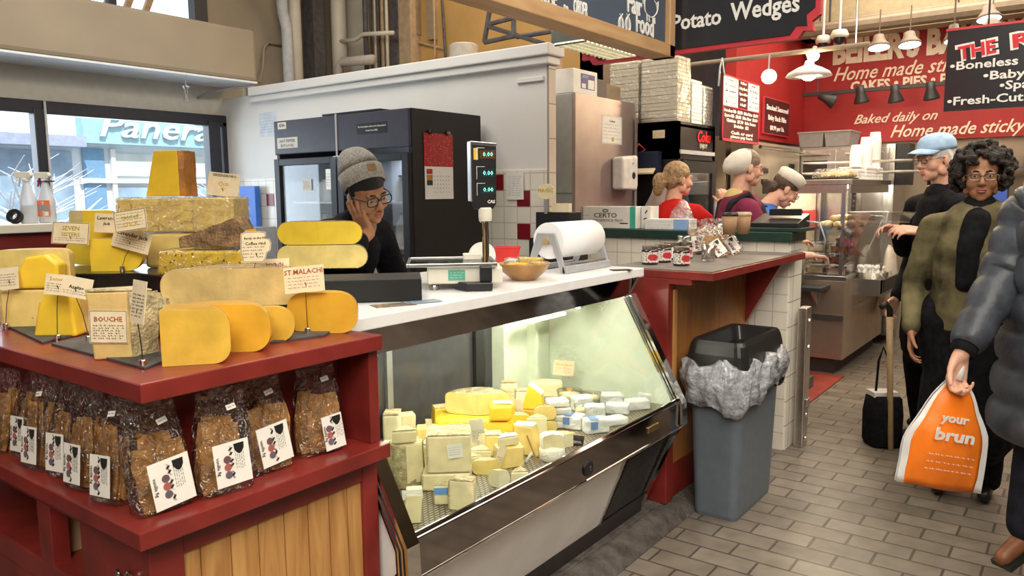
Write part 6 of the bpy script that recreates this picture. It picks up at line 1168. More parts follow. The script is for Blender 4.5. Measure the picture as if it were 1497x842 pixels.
fit('lettering', 'Fair', XF(928, 8), .13, .085, SIGNW, fb, .002, .018, off=ofb); fit('lettering', 'Food', XF(943, 38), .165, .085, SIGNW, fb, .002, .018, off=ofb)
m = MB(); c = fpt(951, 10)
m.tube([c+V((.062*math.cos(a)*(1+.08*math.cos(3*a)), 0, .043*math.sin(a))) for a in [2*PI*i/30 for i in range(31)]], .003, 5)
for dx_ in (-.035, -.015, .02, .04): m.tube([c+V((dx_, 0, -.038)), c+V((dx_+.004, 0, -.065))], .003, 5)
m.tube([c+V((.055, 0, .02)), c+V((.075, 0, .035)), c+V((.07, 0, .0))], .003, 5); m.tube([c+V((-.06, 0, .01)), c+V((-.075, 0, .02)), c+V((-.07, 0, .0))], .002, 5); m.build('pig_drawing', SIGNW, fb, off=ofb)
m = MB()
for px in (908, 918):
    c = fpt(px, 36); 
    for sx_ in (1, .45): m.tube([c+V((.022*sx_*math.cos(a), 0, .032*math.sin(a))) for a in [2*PI*i/18 for i in range(19)]], .0025, 5)
    m.tube([c+V((-.012, 0, .042)), c+V((0, 0, .032)), c+V((.012, 0, .045))], .0025, 5)
m.build('tomato_drawing', SIGNW, fb, off=ofb)
for x in (1.4, 3.1): MB().tube([(x, 1.63, 3.1), (x, 1.63, 4.3)], .006, 6).build('hanger', DCHROME, fb, off=ofb)
pt = thing('hanging_sign', 'black Potato Wedges sign with a red notched border, turned towards us', 'sign', (3.43, 1.55, 2.19)); opt = pt.location
def notched(y0, y1, z0, z1, n): return [(y1-n, z0), (y1-n*.75, z0+n*.35), (y1-n*.3, z0+n*.3), (y1-n*.35, z0+n*.75), (y1, z0+n), (y1, z1), (y0, z1), (y0, z0+n), (y0+n*.35, z0+n*.75), (y0+n*.3, z0+n*.3), (y0+n*.75, z0+n*.35), (y0+n, z0)]
MB().prism([(3.42, y, z) for y, z in notched(.945, 2.13, 2.19, 3.0, .09)], (.03, 0, 0)).build('red_border', PINK, pt, off=opt)
MB().prism([(3.414, y, z) for y, z in notched(.965, 2.11, 2.21, 3.0, .10)], (.02, 0, 0)).build('board', SIGNB, pt, off=opt)
YF = lambda px, py, x: frame(at(px, py, x=x), (0, -1, 0))
fit('lettering', 'Potato', frame(at(1018, 30, x=3.411), (0, -1, .0)), .235, .072, SIGNW, pt, .002, .02, off=opt); fit('lettering', 'Wedges', frame(at(1117, 12, x=3.411), (0, -1, .0)), .30, .078, SIGNW, pt, .002, .02, off=opt)
for y in (1.2, 2.0): MB().tube([(3.435, y, 3.0), (3.435, y, 4.3)], .006, 6).build('hanger', DCHROME, pt, off=opt)
lf = thing('louvre_light', 'fluorescent light with a louvred glowing face hung behind the Fair Food sign', 'ceiling light', (3.09, 1.82, 2.2)); ol = lf.location
B(((2.85, 1.73, 2.195), (3.33, 1.91, 2.25))).build('housing', M('housing_metal', (.35, .38, .36), .4, .4), lf, bevel=.004, off=ol); B(((2.865, 1.74, 2.191), (3.315, 1.90, 2.195))).build('diffuser', M('lit_diffuser', (1, .93, .72), emit=2.5), lf, off=ol)
m = MB()
for k in range(13): m.box((2.865+k*.0371, 1.74, 2.183), (2.869+k*.0371, 1.90, 2.191))
for k in range(4): m.box((2.865, 1.76+k*.04, 2.183), (3.315, 1.764+k*.04, 2.191))
m.build('louvre', M('louvre_white', (.55, .52, .40), .4), lf, off=ol)
for x in (2.95, 3.25): MB().tube([(x, 1.85, 2.25), (x, 1.85, 4.3)], .004, 6).build('hanger', DCHROME, lf, off=ol)
# rib sign
rb_ = thing('hanging_sign', 'black THE RIB sign with red and white lettering hung before the red bakery wall', 'sign', (6.0, .2, 2.08)); orb = rb_.location
B(((6.0, -.75, 2.075), (6.03, .83, 2.60))).build('board', SIGNB, rb_, off=orb); B(((5.996, -.75, 2.52), (6.034, .835, 2.545))).build('top_strip', PINK, rb_, off=orb) if 0 else B(((5.998, -.76, 2.60), (6.032, .84, 2.615))).build('top_strip', PINK, rb_, off=orb)
WR = lambda y, z, x=5.997, sl=.0: frame((x, y, z), (0, -1, sl))
for s, y, w, z in (('THE', .655, .215, 2.455), ('RIB', .33, .26, 2.50)):
    fit('lettering_edge', s, WR(y, z, 5.9985, .12), w+.03, .102, SIGNW, rb_, .001, .06, off=orb); fit('lettering', s, WR(y, z, 5.997, .12), w, .085, M('sign_red', (.62, .02, .03), .4), rb_, .002, .035, off=orb)
for s, y, w, z in (('•Boneless Ribs', .515, .58, 2.365), ('•Baby Back', .38, .46, 2.285), ('•Spare Ribs', .30, .43, 2.215), ('•Fresh-Cut Potatoes', .41, .80, 2.135)): fit('lettering', s, WR(y, z), w, .055, SIGNW, rb_, .002, .02, off=orb)
for y in (-.5, .6): MB().tube([(6.015, y, 2.6), (6.015, y, 4.3)], .006, 6).build('hanger', DCHROME, rb_, off=orb)
# lettering on the red wall
BW = lambda px, py: frame(at(px, py, x=8.996), (0, -1, .0))
CRM = M('wall_lettering', (.78, .66, .50), .5, var=.05); wb = bpy.data.objects['wall_bakery']
fit('lettering', "BEILER'S BAKERY", BW(1352, 64), 1.78, .25, CRM, wb, .004, .05); fit('lettering', 'Home made sticky', BW(1318, 101), 1.34, .15, CRM, wb, .004, .008, shear=.4)
fit('lettering', 'CAKES • PIES • P', BW(1312, 122), .92, .105, CRM, wb, .004, .035); fit('lettering', 'Baked daily on', BW(1308, 172), .80, .10, CRM, wb, .004, .008, shear=.45); fit('lettering', 'Home made sticky buns', BW(1424, 187), 1.52, .13, CRM, wb, .004, .01, shear=.42)
# menu boards
mn = thing('menu_board', 'tall black and white combo menu board with red edges hung by a hook', 'menu board', (6.2, 2.4, 2.0)); P0_, P1_ = at(1057, 104, y=2.4), at(1108, 212, y=2.4); on = mn.location
xa, xb, za, zb = P0_.x, P1_.x, P1_.z, P0_.z-.02
B(((xa, 2.4, za), (xb, 2.42, zb))).build('board', M('menu_maroon', (.07, .015, .015), .4), mn, off=on); h3 = (zb-za)
for a, b in ((0, .40), (.66, 1)): MB().box((xa+(xb-xa)*a+.01, 2.397, zb-h3*.46), (xa+(xb-xa)*b-.01, 2.40, zb-.012)).build('white_panel', PAPER, mn, off=on)
for a, b in (((xa, 2.394, za), (xb, 2.398, za+.02)), ((xa, 2.394, za), (xa+.012, 2.398, zb)), ((xb-.012, 2.394, za), (xb, 2.398, zb)), ((xa, 2.394, zb-.012), (xb, 2.398, zb)), ((xa, 2.394, zb-h3*.475), (xb, 2.398, zb-h3*.46))): MB().box(a, b).build('red_edge', PINK, mn, off=on)
wx = xb-xa
for cx, dark in ((.2, 1), (.83, 1), (.53, 0)):
    for k, s in enumerate((('Combo 1', 'Boneless', 'Rib Sandwich', '2 sides', '$11.50'), ('Combo 2', '4 Ribs', 'and', '2 sides', '$12.50'), ('Ribs', 'Baby Back', 'Spare Ribs', 'Slab', 'Half'))[0 if cx == .2 else 1 if cx == .83 else 2]): fit('lettering', s, frame((xa+wx*cx, 2.396, zb-h3*(.06+.085*k)), (1, 0, 0)), wx*(.28 if dark else .22)*min(1, .35+.09*len(s)), .022, INK if dark else SIGNW, mn, .001, .02 if not dark else .005, off=on, res=1)
for k, s in enumerate(('Boneless Rib  $8.50  Side Fries  $3.50', 'Spare Rib  $8.50  Side Slaw  $3.50', 'Chicken  $7.50  Side Beans', 'Drinks  $2')): fit('lettering', s, frame((xa+wx*.5, 2.396, zb-h3*(.53+.075*k)), (1, 0, 0)), wx*(.92, .9, .8, .4)[k], .026, SIGNW, mn, .001, .03, off=on, res=1)
for k, s in enumerate(('Cash or card', 'please pay here')): fit('lettering', s, frame((xa+wx*.52, 2.396, zb-h3*(.86+.06*k)), (1, 0, 0)), wx*.6, .026, SIGNW, mn, .001, .03, off=on, res=1)
MB().tube([(xa+.05, 2.41, zb), (xa+.0, 2.41, zb+.12), (xa-.04, 2.41, zb+.04), (xa-.06, 2.41, zb-.1)], .008, 6).build('hook', LGREY, mn, smooth=True, off=on)
sb = thing('menu_board', 'black Smoked Seasoned Baby Back Ribs board with a red edge on the side wall', 'menu board', (8.0, 2.6, 2.1)); osb = sb.location; a_, b_ = at(1117, 140, y=2.6), at(1152, 201, y=2.6)
B(((a_.x, 2.595, b_.z), (b_.x, 2.615, a_.z))).build('red_edge', PINK, sb, off=osb); B(((a_.x+.015, 2.591, b_.z+.012), (b_.x-.015, 2.60, a_.z-.012))).build('board', M('menu_maroon', (.07, .015, .015), .4), sb, off=osb)
cx, hh, ww_ = (a_.x+b_.x)/2, a_.z-b_.z, b_.x-a_.x
for s, f_, h_, w_ in (('Smoked Seasoned', .72, .05, .86), ('Baby Back Ribs', .45, .05, .72), ('$8.99 per Lb.', .18, .042, .56)): fit('lettering', s, frame((cx, 2.589, b_.z+hh*f_), (1, 0, 0)), ww_*w_, h_, SIGNW, sb, .001, .03, off=osb)
# ---------------------------------------------------------------- lamps
LIT = M('lit_lamp_face', (1, .90, .68), emit=12); LITW = M('lit_lamp_white', (1, .95, .85), emit=7)
rail = tag(MB().tube([(6.4, 3.4, 2.645), (6.4, 1.4, 2.645)], .02, 10).build('lamp_rail', M('painted_rail', (.32, .25, .18), .5), off=(6.4, 2.4, 2.645)), 'painted pipe rail that carries the clamp lamps in front of the red wall', 'rail'); rail.location = (6.4, 2.4, 2.645)
for y in (1.5, 3.2): MB().tube([(6.4, y, 2.66), (6.4, y, 4.3)], .008, 6).build('rail_hanger', DCHROME, rail, off=(6.4, 2.4, 2.645))
pl_ = thing('pendant_lamp', 'brightly glowing white dome lamp hanging from the rail', 'lamp', (6.4, 1.84, 2.45))
MB().lathe([(.175, .0), (.155, .03), (.09, .065), (.04, .085), (.03, .12), (0, .125)], seg=36).build('shade', M('shade_white', (.85, .82, .75), .4), pl_, smooth=True); MB().ball((0, 0, .015), (.06, .06, .05)).build('bulb', M('lit_bulb', (1, .86, .5), emit=60), pl_, smooth=True); MB().tube([(0, 0, .12), (.0, .03, .19), (0, .0, .2)], .008, 6).build('hook', LGREY, pl_)
lamp('pendant_light', 'POINT', (6.4, 1.84, 2.40), 45, (1, .80, .5), shadow_soft_size=.08)
gl = thing('bare_bulb', 'round glowing bulb clamped above the dome lamp', 'lamp', (6.38, 1.80, 2.60)); MB().ball((0, 0, 0), .04).build('bulb', M('lit_bulb', (1, .86, .5), emit=60), gl, smooth=True); MB().tube([(0, 0, .03), (.02, 0, .07)], .018, 8).build('socket', LGREY, gl)
def spot(name, label, P, d, r, mat, body, rail_z=None, grp=None, L=.14):
    t = thing(name, label, 'spot lamp', P, 0, grp); d = Vector(d).normalized(); T = d.to_track_quat('Z', 'Y').to_matrix().to_4x4()
    MB().lathe([(0, -L), (r*.45, -L), (r*.55, -L*.6), (r*.95, -.02), (r, 0), (r*.92, .002)], seg=22, T=T, cap=False).build('housing', body, t, smooth=True); MB().lathe([(0, -.004), (r*.93, -.004), (r*.93, -.001), (0, 0)], seg=20, T=T).build('lit_face', mat, t)
    if rail_z: MB().tube([d*-L*.6, (d*-L*.6)*.3+Vector((0, 0, (rail_z-P[2])*.6)), (0, 0, rail_z-P[2])], .006, 6).build('bracket', body, t)
DL = M('lamp_black', (.03, .028, .028), .4)
spot('clamp_lamp', 'white faced clamp lamp on the rail between the menu boards', at(1124, 112, x=6.36), (-.8, -.35, -.3), .062, LIT, LGREY, 2.645, 'clamp lamps')
spot('clamp_lamp', 'white faced clamp lamp left of the foam stacks', at(934, 132, x=6.36), (-.6, -.55, -.3), .06, LIT, LGREY, 2.645, 'clamp lamps')
tr = tag(MB().box((8.48, .9, 2.54), (8.53, 2.5, 2.575)).build('lamp_track', DL, off=(8.5, 1.7, 2.56)), 'black lamp track running across the red bakery wall', 'track'); tr.location = (8.5, 1.7, 2.56)
for y in (1.1, 2.35): MB().tube([(8.5, y, 2.57), (8.5, y, 4.3)], .008, 6).build('track_hanger', DL, tr, off=(8.5, 1.7, 2.56))
for k, (px, py, lab) in enumerate(((1220, 149, 'unlit black track head, leftmost under the CAKES lettering'), (1260, 150, 'lit black track head, second from the left'), (1310, 149, 'lit black track head below PIES'), (1362, 145, 'black track head close to THE RIB sign'))): spot('track_lamp', lab, at(px, py, x=8.5), (.25, -.1 if k else -.6, -1 if k else -.3), .075, LITW if k else DL, DL, 2.555, 'track lamps on the red wall', .17)
for k, (px, py, lab) in enumerate(((1285, 70, 'white faced lamp under the upper pipe, left one'), (1330, 66, 'white faced lamp under the upper pipe, in front of the bakery lettering'), (1395, 60, 'white hanging lamp just above THE RIB sign'), (1446, 28, 'white lamp high at the right, upper of two'), (1450, 44, 'white lamp high at the right, lower of two'))): spot('ceiling_lamp', lab, at(px, py, x=8.0 if k != 2 else 6.6), (-.2, -.1, -1), .10 if k != 2 else .07, LITW, M('lamp_brown', (.16, .12, .09), .5), 3.22 if k != 2 else 4.3, 'lamps under the upper pipe', .12)
up = tag(MB().tube([(8.3, 2.5, 3.16), (8.3, -2, 3.16)], .07, 10).tube([(8.5, 2.5, 3.24), (8.5, -2, 3.24)], .05, 8).build('overhead_pipe', M('brown_pipe', (.20, .15, .10), .6), off=(8, 1, 3.2)), 'brown overhead pipes running across the top of the bakery lettering', 'pipe'); up.location = (8, 1, 3.2)
for y in (2.2, .2): MB().tube([(8.3, y, 3.2), (8.3, y, 4.3)], .01, 6).build('pipe_hanger', DL, up, off=(8, 1, 3.2))
for k, (px, py, lab) in enumerate(((1203, 68, 'white dome camera, left of two above the bakery sign'), (1227, 60, 'white dome camera, right and larger of two'))):
    t = thing('dome_camera', lab, 'camera', at(px, py, x=7.9)); s = mpp(t.location); r = (10, 12)[k]*s
    MB().lathe([(0, .03), (r, .03), (r*1.05, .06), (r*.8, .10), (0, .10)], seg=24).build('mount', M('camera_white', (.62, .58, .50), .4), t, smooth=True); MB().ball((0, 0, .03), (r*.7, r*.7, r*.8)).build('dome', BLACK, t, smooth=True); MB().tube([(0, 0, .1), (0, 0, 4.3-t.location.z)], .012, 6).build('drop_rod', LGREY, t)
# ---------------------------------------------------------------- pipes and steelwork over the partition
def pipes(label, pts, r, mat, name='wall_pipe', grp='pipes rising behind the partition', seg=14):
    c = Vector(pts[0]); o = MB().tube(pts, r, seg).build(name, mat, smooth=True, off=c); o.location = c; return tag(o, label, 'pipe', grp)
PW = M('cream_pipe', (.66, .61, .51), .5, var=.05, scale=5); PD = M('dark_pipe', (.09, .08, .085), .5, var=.2); PT = M('tan_pipe', (.50, .36, .22), .6, var=.1)
def yx(px, d=6.12): return at(px, 60, y=d).x
pipes('slim white pipe with a bend at its top, leftmost over the partition', [(yx(418), 6.1, 2.3), (yx(418), 6.1, 3.1), (yx(413), 6.1, 3.25), (yx(402), 6.0, 3.4), (yx(402), 6.0, 4.3)], .05, M('bluish_white_pipe', (.62, .64, .66), .5))
pipes('cream pipe second from the left over the partition', [(yx(432), 6.12, 2.3), (yx(432), 6.12, 4.3)], .06, PW)
o = MB().box((yx(452), 6.05, 2.3), (yx(468), 6.2, 4.3)).build('steel_upright', PD, off=(5, 6.1, 2.3)); o.location = (5, 6.1, 2.3); tag(o, 'dark steel upright between the cream pipes', 'upright')
pipes('fat cream pipe right of the dark upright', [(yx(484), 6.0, 2.3), (yx(484), 6.0, 4.3)], .075, PW)
pipes('narrow cream pipe beside the wide duct', [(yx(501), 6.15, 2.3), (yx(501), 6.15, 4.3)], .03, PW)
X_ = 5.42
o = MB().box((X_-.02, at(538, 60, x=X_).y, 2.3), (X_+.1, at(503, 60, x=X_).y, 4.3)).build('wide_duct', PW, off=(X_, 5.8, 2.3), bevel=.01); o.location = (X_, 5.8, 2.3); tag(o, 'wide flat cream duct behind the pipes', 'duct')
yy = lambda px, x=5.3: at(px, 60, x=x).y
pipes('dark vertical pipe in front of the wide duct', [(5.25, yy(535, 5.25), 2.3), (5.25, yy(535, 5.25), 4.3)], .024, PD)
for k, (px, r, mt, lab) in enumerate(((543, .012, PD, 'thin dark conduit, first of the bundle'), (549, .012, PW, 'thin pale conduit in the bundle'), (554, .014, PD, 'thin dark conduit in the middle of the bundle'), (560, .018, PT, 'tan conduit in the bundle'), (566, .016, PW, 'pale conduit next to the dark column'))): pipes(lab, [(5.32, yy(px, 5.32), 2.3), (5.32, yy(px, 5.32), 4.3)], r, mt, 'conduit', 'conduits in the bundle', 8)
o = MB().box((5.34, yy(581, 5.34), 2.3), (5.45, yy(570, 5.34), 4.3)).build('steel_column', PD, off=(5.4, 5.4, 2.3)); o.location = (5.4, 5.4, 2.3); tag(o, 'dark rusty steel column right of the conduits', 'column')
o = MB().box((5.36, yy(600, 5.36), 2.3), (5.5, yy(583, 5.36), 4.3)).build('tan_column', PT, off=(5.4, 5.2, 2.3)); o.location = (5.4, 5.2, 2.3); tag(o, 'orange tan pilaster beside the rusty column', 'column')
pipes('bent grey pipe elbow rising just behind the partition', [(5.1, yy(494, 5.1), .0), (5.1, yy(494, 5.1), 2.78), (5.1, yy(500, 5.1), 2.82), (5.1, yy(545, 5.1), 2.80)], .045, M('grey_elbow', (.50, .45, .40), .5), 'pipe_elbow', 'bent pipes')
pipes('bent branch pipe strapped across the wide duct', [(5.2, at(492, 61, x=5.2).y, at(492, 61, x=5.2).z), (5.2, at(520, 58, x=5.2).y, at(520, 58, x=5.2).z), (5.2, at(532, 50, x=5.2).y, at(532, 50, x=5.2).z), (5.2, at(575, 48, x=5.2).y, at(575, 48, x=5.2).z)], .02, PW, 'pipe_branch', 'bent pipes')
pipes('thin cable running down the tan wall by the beam', [at(420, 68, y=6.28), at(392, 62, y=6.27), at(386, 70, y=6.27), at(384, 100, y=6.27), at(380, 120, y=6.2)], .012, TAN, 'wall_cable', 'cables', 6)
pipes('thin cable across the ochre wall', [at(590, 55, x=5.47), at(612, 62, x=5.47), at(652, 72, x=5.47)], .012, PT, 'wall_cable', 'cables', 6)
pipes('dark conduit down the ochre wall', [at(646, 0, x=5.46), at(651, 80, x=5.46), at(651, 110, x=5.46)], .012, PD, 'conduit', 'conduits on the ochre wall', 8); pipes('second dark conduit down the ochre wall', [at(634, -2, x=5.46), at(636, 80, x=5.46), at(636, 110, x=5.46)], .009, PT, 'conduit', 'conduits on the ochre wall', 8)
for px, w, z, lab in ((607, .07, 3.05, 'narrow grey panel high on the ochre wall'), (630, .08, 2.98, 'narrow tan panel beside the conduits')):
    o = MB().box((5.44, yy(px, 5.45)-w/2, z), (5.50, yy(px, 5.45)+w/2, 4.0)).build('wall_panel', M('panel_tan', (.36, .27, .17), .6), off=(5.45, yy(px, 5.45), z)); o.location = (5.45, yy(px, 5.45), z); tag(o, lab, 'panel', 'panels on the ochre wall')
dr = at(678, 85, x=5.0); o = MB().lathe([(0, -.5), (.12, -.5), (.12, .0), (.10, .012), (0, .012)], seg=28).build('white_drum', M('drum_white', (.62, .56, .48), .5), smooth=False); o.location = (dr.x, dr.y, dr.z+.10); tag(o, 'pale round drum standing behind the partition', 'drum')
tag(MB().box((4.8, dr.y-.4, 0), (5.3, dr.y+.4, dr.z+.10-.5)).build('storage_cupboard', TAN, off=(5, dr.y, 0)), 'tan cupboard behind the partition carrying the pale drum', 'cupboard').location = (5, dr.y, 0)
t = thing('steel_bracket', 'dark triangular steel hanger frame under the ceiling over the partition end', 'bracket', at(750, 40, x=4.6)); ot = t.location
Q = lambda px, py: at(px, py, x=4.6)
for a, b in (((720, -10), (708, 62)), ((712, 36), (765, 22)), ((712, 38), (795, 64)), ((708, 62), (755, 52)), ((755, 54), (830, 42)), ((751, 30), (751, 52))): MB().tube([Q(*a), Q(*b)], .017 if a[1] > 0 and a != (751, 30) else .02, 6).build('steel_bar', PD, t, off=ot)
MB().tube([Q(720, -10), Q(722, -60), Q(722, -200)], .02, 6).build('steel_bar', PD, t, off=ot)
t = thing('utensil_hook', 'yellowish ladle hanging from a hook over the partition end', 'ladle', at(812, 76, x=4.3)); MB().ball((0, 0, -.01), (.035, .035, .028)).build('bowl', M('pale_yellow_enamel', (.75, .62, .30), .4), t, smooth=True); MB().tube([(0, 0, .01), (.0, .005, .10), (0, 0, .14)], .007, 6).build('handle', M('pale_yellow_enamel', (.75, .62, .30), .4), t); MB().tube([(0, -.03, .0), (0, -.045, .06), (0, -.01, .13), (0, .02, .14), (0, .0, .6), (0, 0, 1.76)], .006, 6).build('hook', LGREY, t, smooth=True)
t = thing('wire_hanger', 'thin clear hanger with a clip dangling before the window', 'hanger', at(272, 130, y=5.72)); MB().tube([(0, 0, .02), (.004, 0, .12), (0, 0, .29)], .002, 5).build('wire', LGREY, t); MB().lathe([(0, -.10), (.025, -.10), (.012, -.04), (.018, 0), (.03, .02), (0, .03)], seg=12).build('clip', film('clear_clip', (1, 1, 1), .6, .1, bump=0), t)
t = thing('wall_conduit', 'thin grey conduit curving below the soffit to the wall', 'conduit', at(330, 132, y=5.9)); MB().tube([at(288, 143, y=6.1)-t.location, at(305, 135, y=6.0)-t.location, at(335, 129, y=5.85)-t.location, at(372, 126, y=5.7)-t.location], .01, 6).build('pipe', M('grey_conduit', (.4, .4, .42), .5), t, smooth=True)
# ---------------------------------------------------------------- bakery counter
pc = thing('pastry_case', 'stainless bakery counter with a glass pastry case on top, at the turn of the aisle', 'display counter', (6.75, 1.585, 0)); op = pc.location
BST = M('warm_steel', (.60, .48, .38), .32, .85, var=.06, scale=6, bump=.03)
B(((6.75, 1.585, .13), (8.27, 2.40, .80))).build('cabinet', BST, pc, bevel=.004, off=op); B(((6.80, 1.66, 0), (8.27, 2.4, .13))).build('toe_kick', M('dark_toe_kick', (.05, .03, .025), .6), pc, off=op)
B(((6.738, 1.585, .46), (6.752, 2.42, .51))).build('band', STEEL, pc, off=op); B(((6.745, 1.58, .80), (8.27, 2.40, .84))).build('worktop', STEEL, pc, bevel=.003, off=op)
B(((6.46, 1.70, .735), (6.75, 2.30, .765))).build('side_shelf', M('black_shelf', (.03, .03, .03), .5), pc, bevel=.003, off=op); MB().prism([(6.74, 1.80, .735), (6.74, 1.80, .58), (6.56, 1.80, .735)], (0, .02, 0)).build('shelf_bracket', STEEL, pc, off=op)
B(((7.0, 1.35, .66), (7.85, 1.585, .68)), ((7.0, 1.35, .68), (7.85, 1.362, .80)), ((7.0, 1.35, .68), (7.012, 1.585, .80))).build('tray_ledge', STEEL, pc, off=op); B(((7.05, 1.344, .69), (7.8, 1.349, .795))).build('black_panel', BLACKM, pc, off=op)
B(((7.1, 1.57, .52), (7.7, 1.585, .56))).build('towel_rail', STEEL, pc, off=op)
for x, y in ((6.78, 1.62), (8.2, 1.62), (6.78, 2.2), (8.2, 2.2), (7.35, 1.62)): B(((x, y, .84), (x+.03, y+.03, 1.62))).build('post', STEEL, pc, off=op)
B(((6.74, 1.56, 1.60), (8.27, 2.30, 1.645))).build('top_shelf', STEEL, pc, bevel=.004, off=op); B(((6.78, 1.62, 1.225), (8.2, 2.2, 1.245))).build('glass_shelf', film('shelf_glass', (.95, 1, .97), .8, .05, bump=0), pc, off=op); B(((6.76, 1.60, 1.235), (7.4, 1.615, 1.25))).build('shelf_edge', STEEL, pc, off=op)
B(((6.765, 1.65, .84), (6.769, 2.2, 1.60)), ((6.81, 1.60, .84), (8.2, 1.604, 1.60))).build('glass', GLASS, pc, off=op)
B(((6.745, 1.57, 1.53), (8.22, 1.59, 1.60)), ((6.742, 1.6, 1.53), (6.755, 2.3, 1.60))).build('valance', STEEL, pc, off=op)
B(((6.8, 2.24, .84), (8.2, 2.26, 1.6))).build('rear_panel', M('case_back', (.46, .38, .28), .5), pc, off=op); B(((7.7, 2.225, 1.25), (8.18, 2.24, 1.36))).build('red_panel', REDW, pc, off=op)
MB().prism([(6.70, 2.16, 1.46), (6.70, 2.24, 1.46), (6.70, 2.42, 1.0), (6.70, 2.34, 1.0)], (.03, 0, 0)).build('slanted_support', CREAM, pc, off=op)
MB().tube([(6.9, 1.75, 1.585), (8.15, 1.75, 1.585)], .012, 10).build('fill_tube', M('case_fill_glow', (1, .92, .75), emit=120), pc, off=op)  # glowing tube added to brighten the goods inside the case
PIE = M('golden_pastry', (.60, .36, .12), .55, var=.3, scale=30, bump=.3); PIE2 = M('pale_pastry', (.70, .52, .24), .55, var=.25, scale=30, bump=.3)
R = random.Random(3)
for k in range(16):
    x, y = 6.84+.105*(k % 6)+R.uniform(-.02, .02), 1.665+.12*((k//6) % 3); z = 1.2465+(.05 if k >= 12 else 0)
    if k >= 12: x, y = 6.89+.12*(k-12), 1.71
    o = MB().lathe([(0, 0), (.045, 0), (.055, .012), (.05, .035), (.03, .048), (0, .05)], seg=14).jitter(.006, 20, k).build('pastry', PIE if k % 3 else PIE2, smooth=True); o.location = (x, y, z); o.rotation_euler = (0, 0, k); tag(o, 'golden bun in the heap on the glass pastry shelf', 'pastry', 'golden buns on the pastry shelf')
for k in range(6):
    o = MB().lathe([(0, 0), (.05, 0), (.06, .012), (.05, .035), (0, .045)], seg=14).jitter(.008, 20, k+30).build('pastry', PIE if k % 2 else PIE2, smooth=True); o.location = (6.86+.105*(k % 3), 1.66+.12*(k//3), 1.662); tag(o, 'sugared pastry on the tray on top of the pastry case', 'pastry', 'pastries on the top tray')
t = thing('pastry_tray', 'shallow tray of pastries under film on top of the pastry case', 'tray', (6.96, 1.72, 1.646)); MB().box((-.18, -.12, 0), (.18, .16, .012)).build('tray', BLACK, t, bevel=.003); MB().rings([[V((w*.2*sx_, w*.15*sy_+.02, z)) for sx_, sy_ in ((-1, -1), (1, -1), (1, 1), (-1, 1))] for w, z in ((1, .012), (.95, .06), (.8, .09))]).build('clear_film', WRAP, t)
CLR = film('clear_container', (1, .98, .95), .72, .12, bump=0); DESS = [M('dessert_%d' % i, c, .6, var=.2) for i, c in enumerate(((.42, .20, .10), (.55, .42, .25), (.30, .12, .06), (.62, .50, .34)))]
for k, (x, y, z, w, lab) in enumerate(((6.82, 1.68, .841, .17, 'long clear dessert box at the bottom of the stack, left of the price sign'), (6.82, 1.86, .841, .16, 'clear dessert box at the bottom, behind the long one'), (6.82, 1.68, .935, .13, 'clear pudding box in the second layer'), (6.82, 1.86, .935, .16, 'low clear salad box in the second layer'), (6.82, 1.67, 1.03, .13, 'clear cup shaped box on top of the stack'), (6.82, 1.85, 1.03, .14, 'clear box with a red garnish, top of the rear stack'))):
    t = thing('dessert_box', lab, 'food container', (x, y, z), 0, 'clear dessert boxes in the pastry case'); MB().rings([[V((q*.16*a+.08, q*w*b*.5, zz)) for a, b in ((-.5, -1), (.5, -1), (.5, 1), (-.5, 1))] for q, zz in ((.86, 0), (1, .078), (1.05, .08), (1.05, .088), (.9, .092))]).build('container', CLR, t, bevel=.004); MB().box((.02, -w*.40, .004), (.14, w*.40, .055)).build('dessert', DESS[k % 4], t, bevel=.01)
for k in range(5):
    t = thing('dessert_cup', 'white lidded cup of red dessert, number %s from the bottom of the stack' % ('one', 'two', 'three', 'four', 'five')[k], 'food container', (7.18, 1.72, .841+k*.062), 0, 'stacked dessert cups'); MB().lathe([(0, 0), (.05, 0), (.062, .044), (0, .044)], seg=20).build('cup', M('red_dessert', (.30, .03, .03), .4), t, smooth=False); MB().lathe([(0, .044), (.066, .044), (.066, .058), (0, .06)], seg=20).build('lid', SIGNW, t)
for k, (y, z, hh, lab) in enumerate(((1.592, 1.38, .17, 'small black price board at the top of the pastry case corner'), (1.592, 1.0, .2, 'small black price board by the dessert boxes'))):
    t = thing('price_board', lab, 'price sign', (6.93, y, z), 0, 'black price boards on the pastry case'); MB().box((-.05, -.004, 0), (.075, .004, hh)).build('board', SIGNB, t); MB().box((-.057, -.002, -.008), (.082, .006, hh+.008)).build('frame', STEEL, t); m = MB()
    for j in range(3): scribble(m, frame((.012, -.0045, hh*(.25+.25*j)), (1, 0, 0)), -.04, .045, 0, .025, 60+j+k*4)
    m.build('chalk_writing', SIGNW, t)
for k in range(3):
    for j in range((5, 9, 12)[k]):
        o = MB().lathe([(.058, 0), (.045, .105), (0, .107), (0, .105), (.043, .103), (.056, 0)], seg=20, cap=False).build('foam_cup', FOAMW, smooth=True); o.location = (7.45+.36*k, 1.70, 1.647+.115+(j*.022)); tag(o, 'upside down white cup in the %s cup stack on the pastry case' % ('shortest', 'middle', 'tallest')[k], 'cup', 'cups in the %s stack' % ('shortest', 'middle', 'tallest')[k])
for k, (x, w, n, lab) in enumerate(((7.32, .24, 3, 'left'), (7.72, .44, 4, 'middle'), (8.10, .20, 4, 'right'))):
    for j in range(n): o = MB().box((-w/2, -.12, 0), (w/2, .12, .030)).build('foam_tray', FOAMW, bevel=.008, seg=2); o.location = (x, 1.74, 1.646+j*.0295); tag(o, 'white foam tray in the %s pile on the pastry case' % lab, 'foam tray', 'foam trays in the %s pile' % lab)
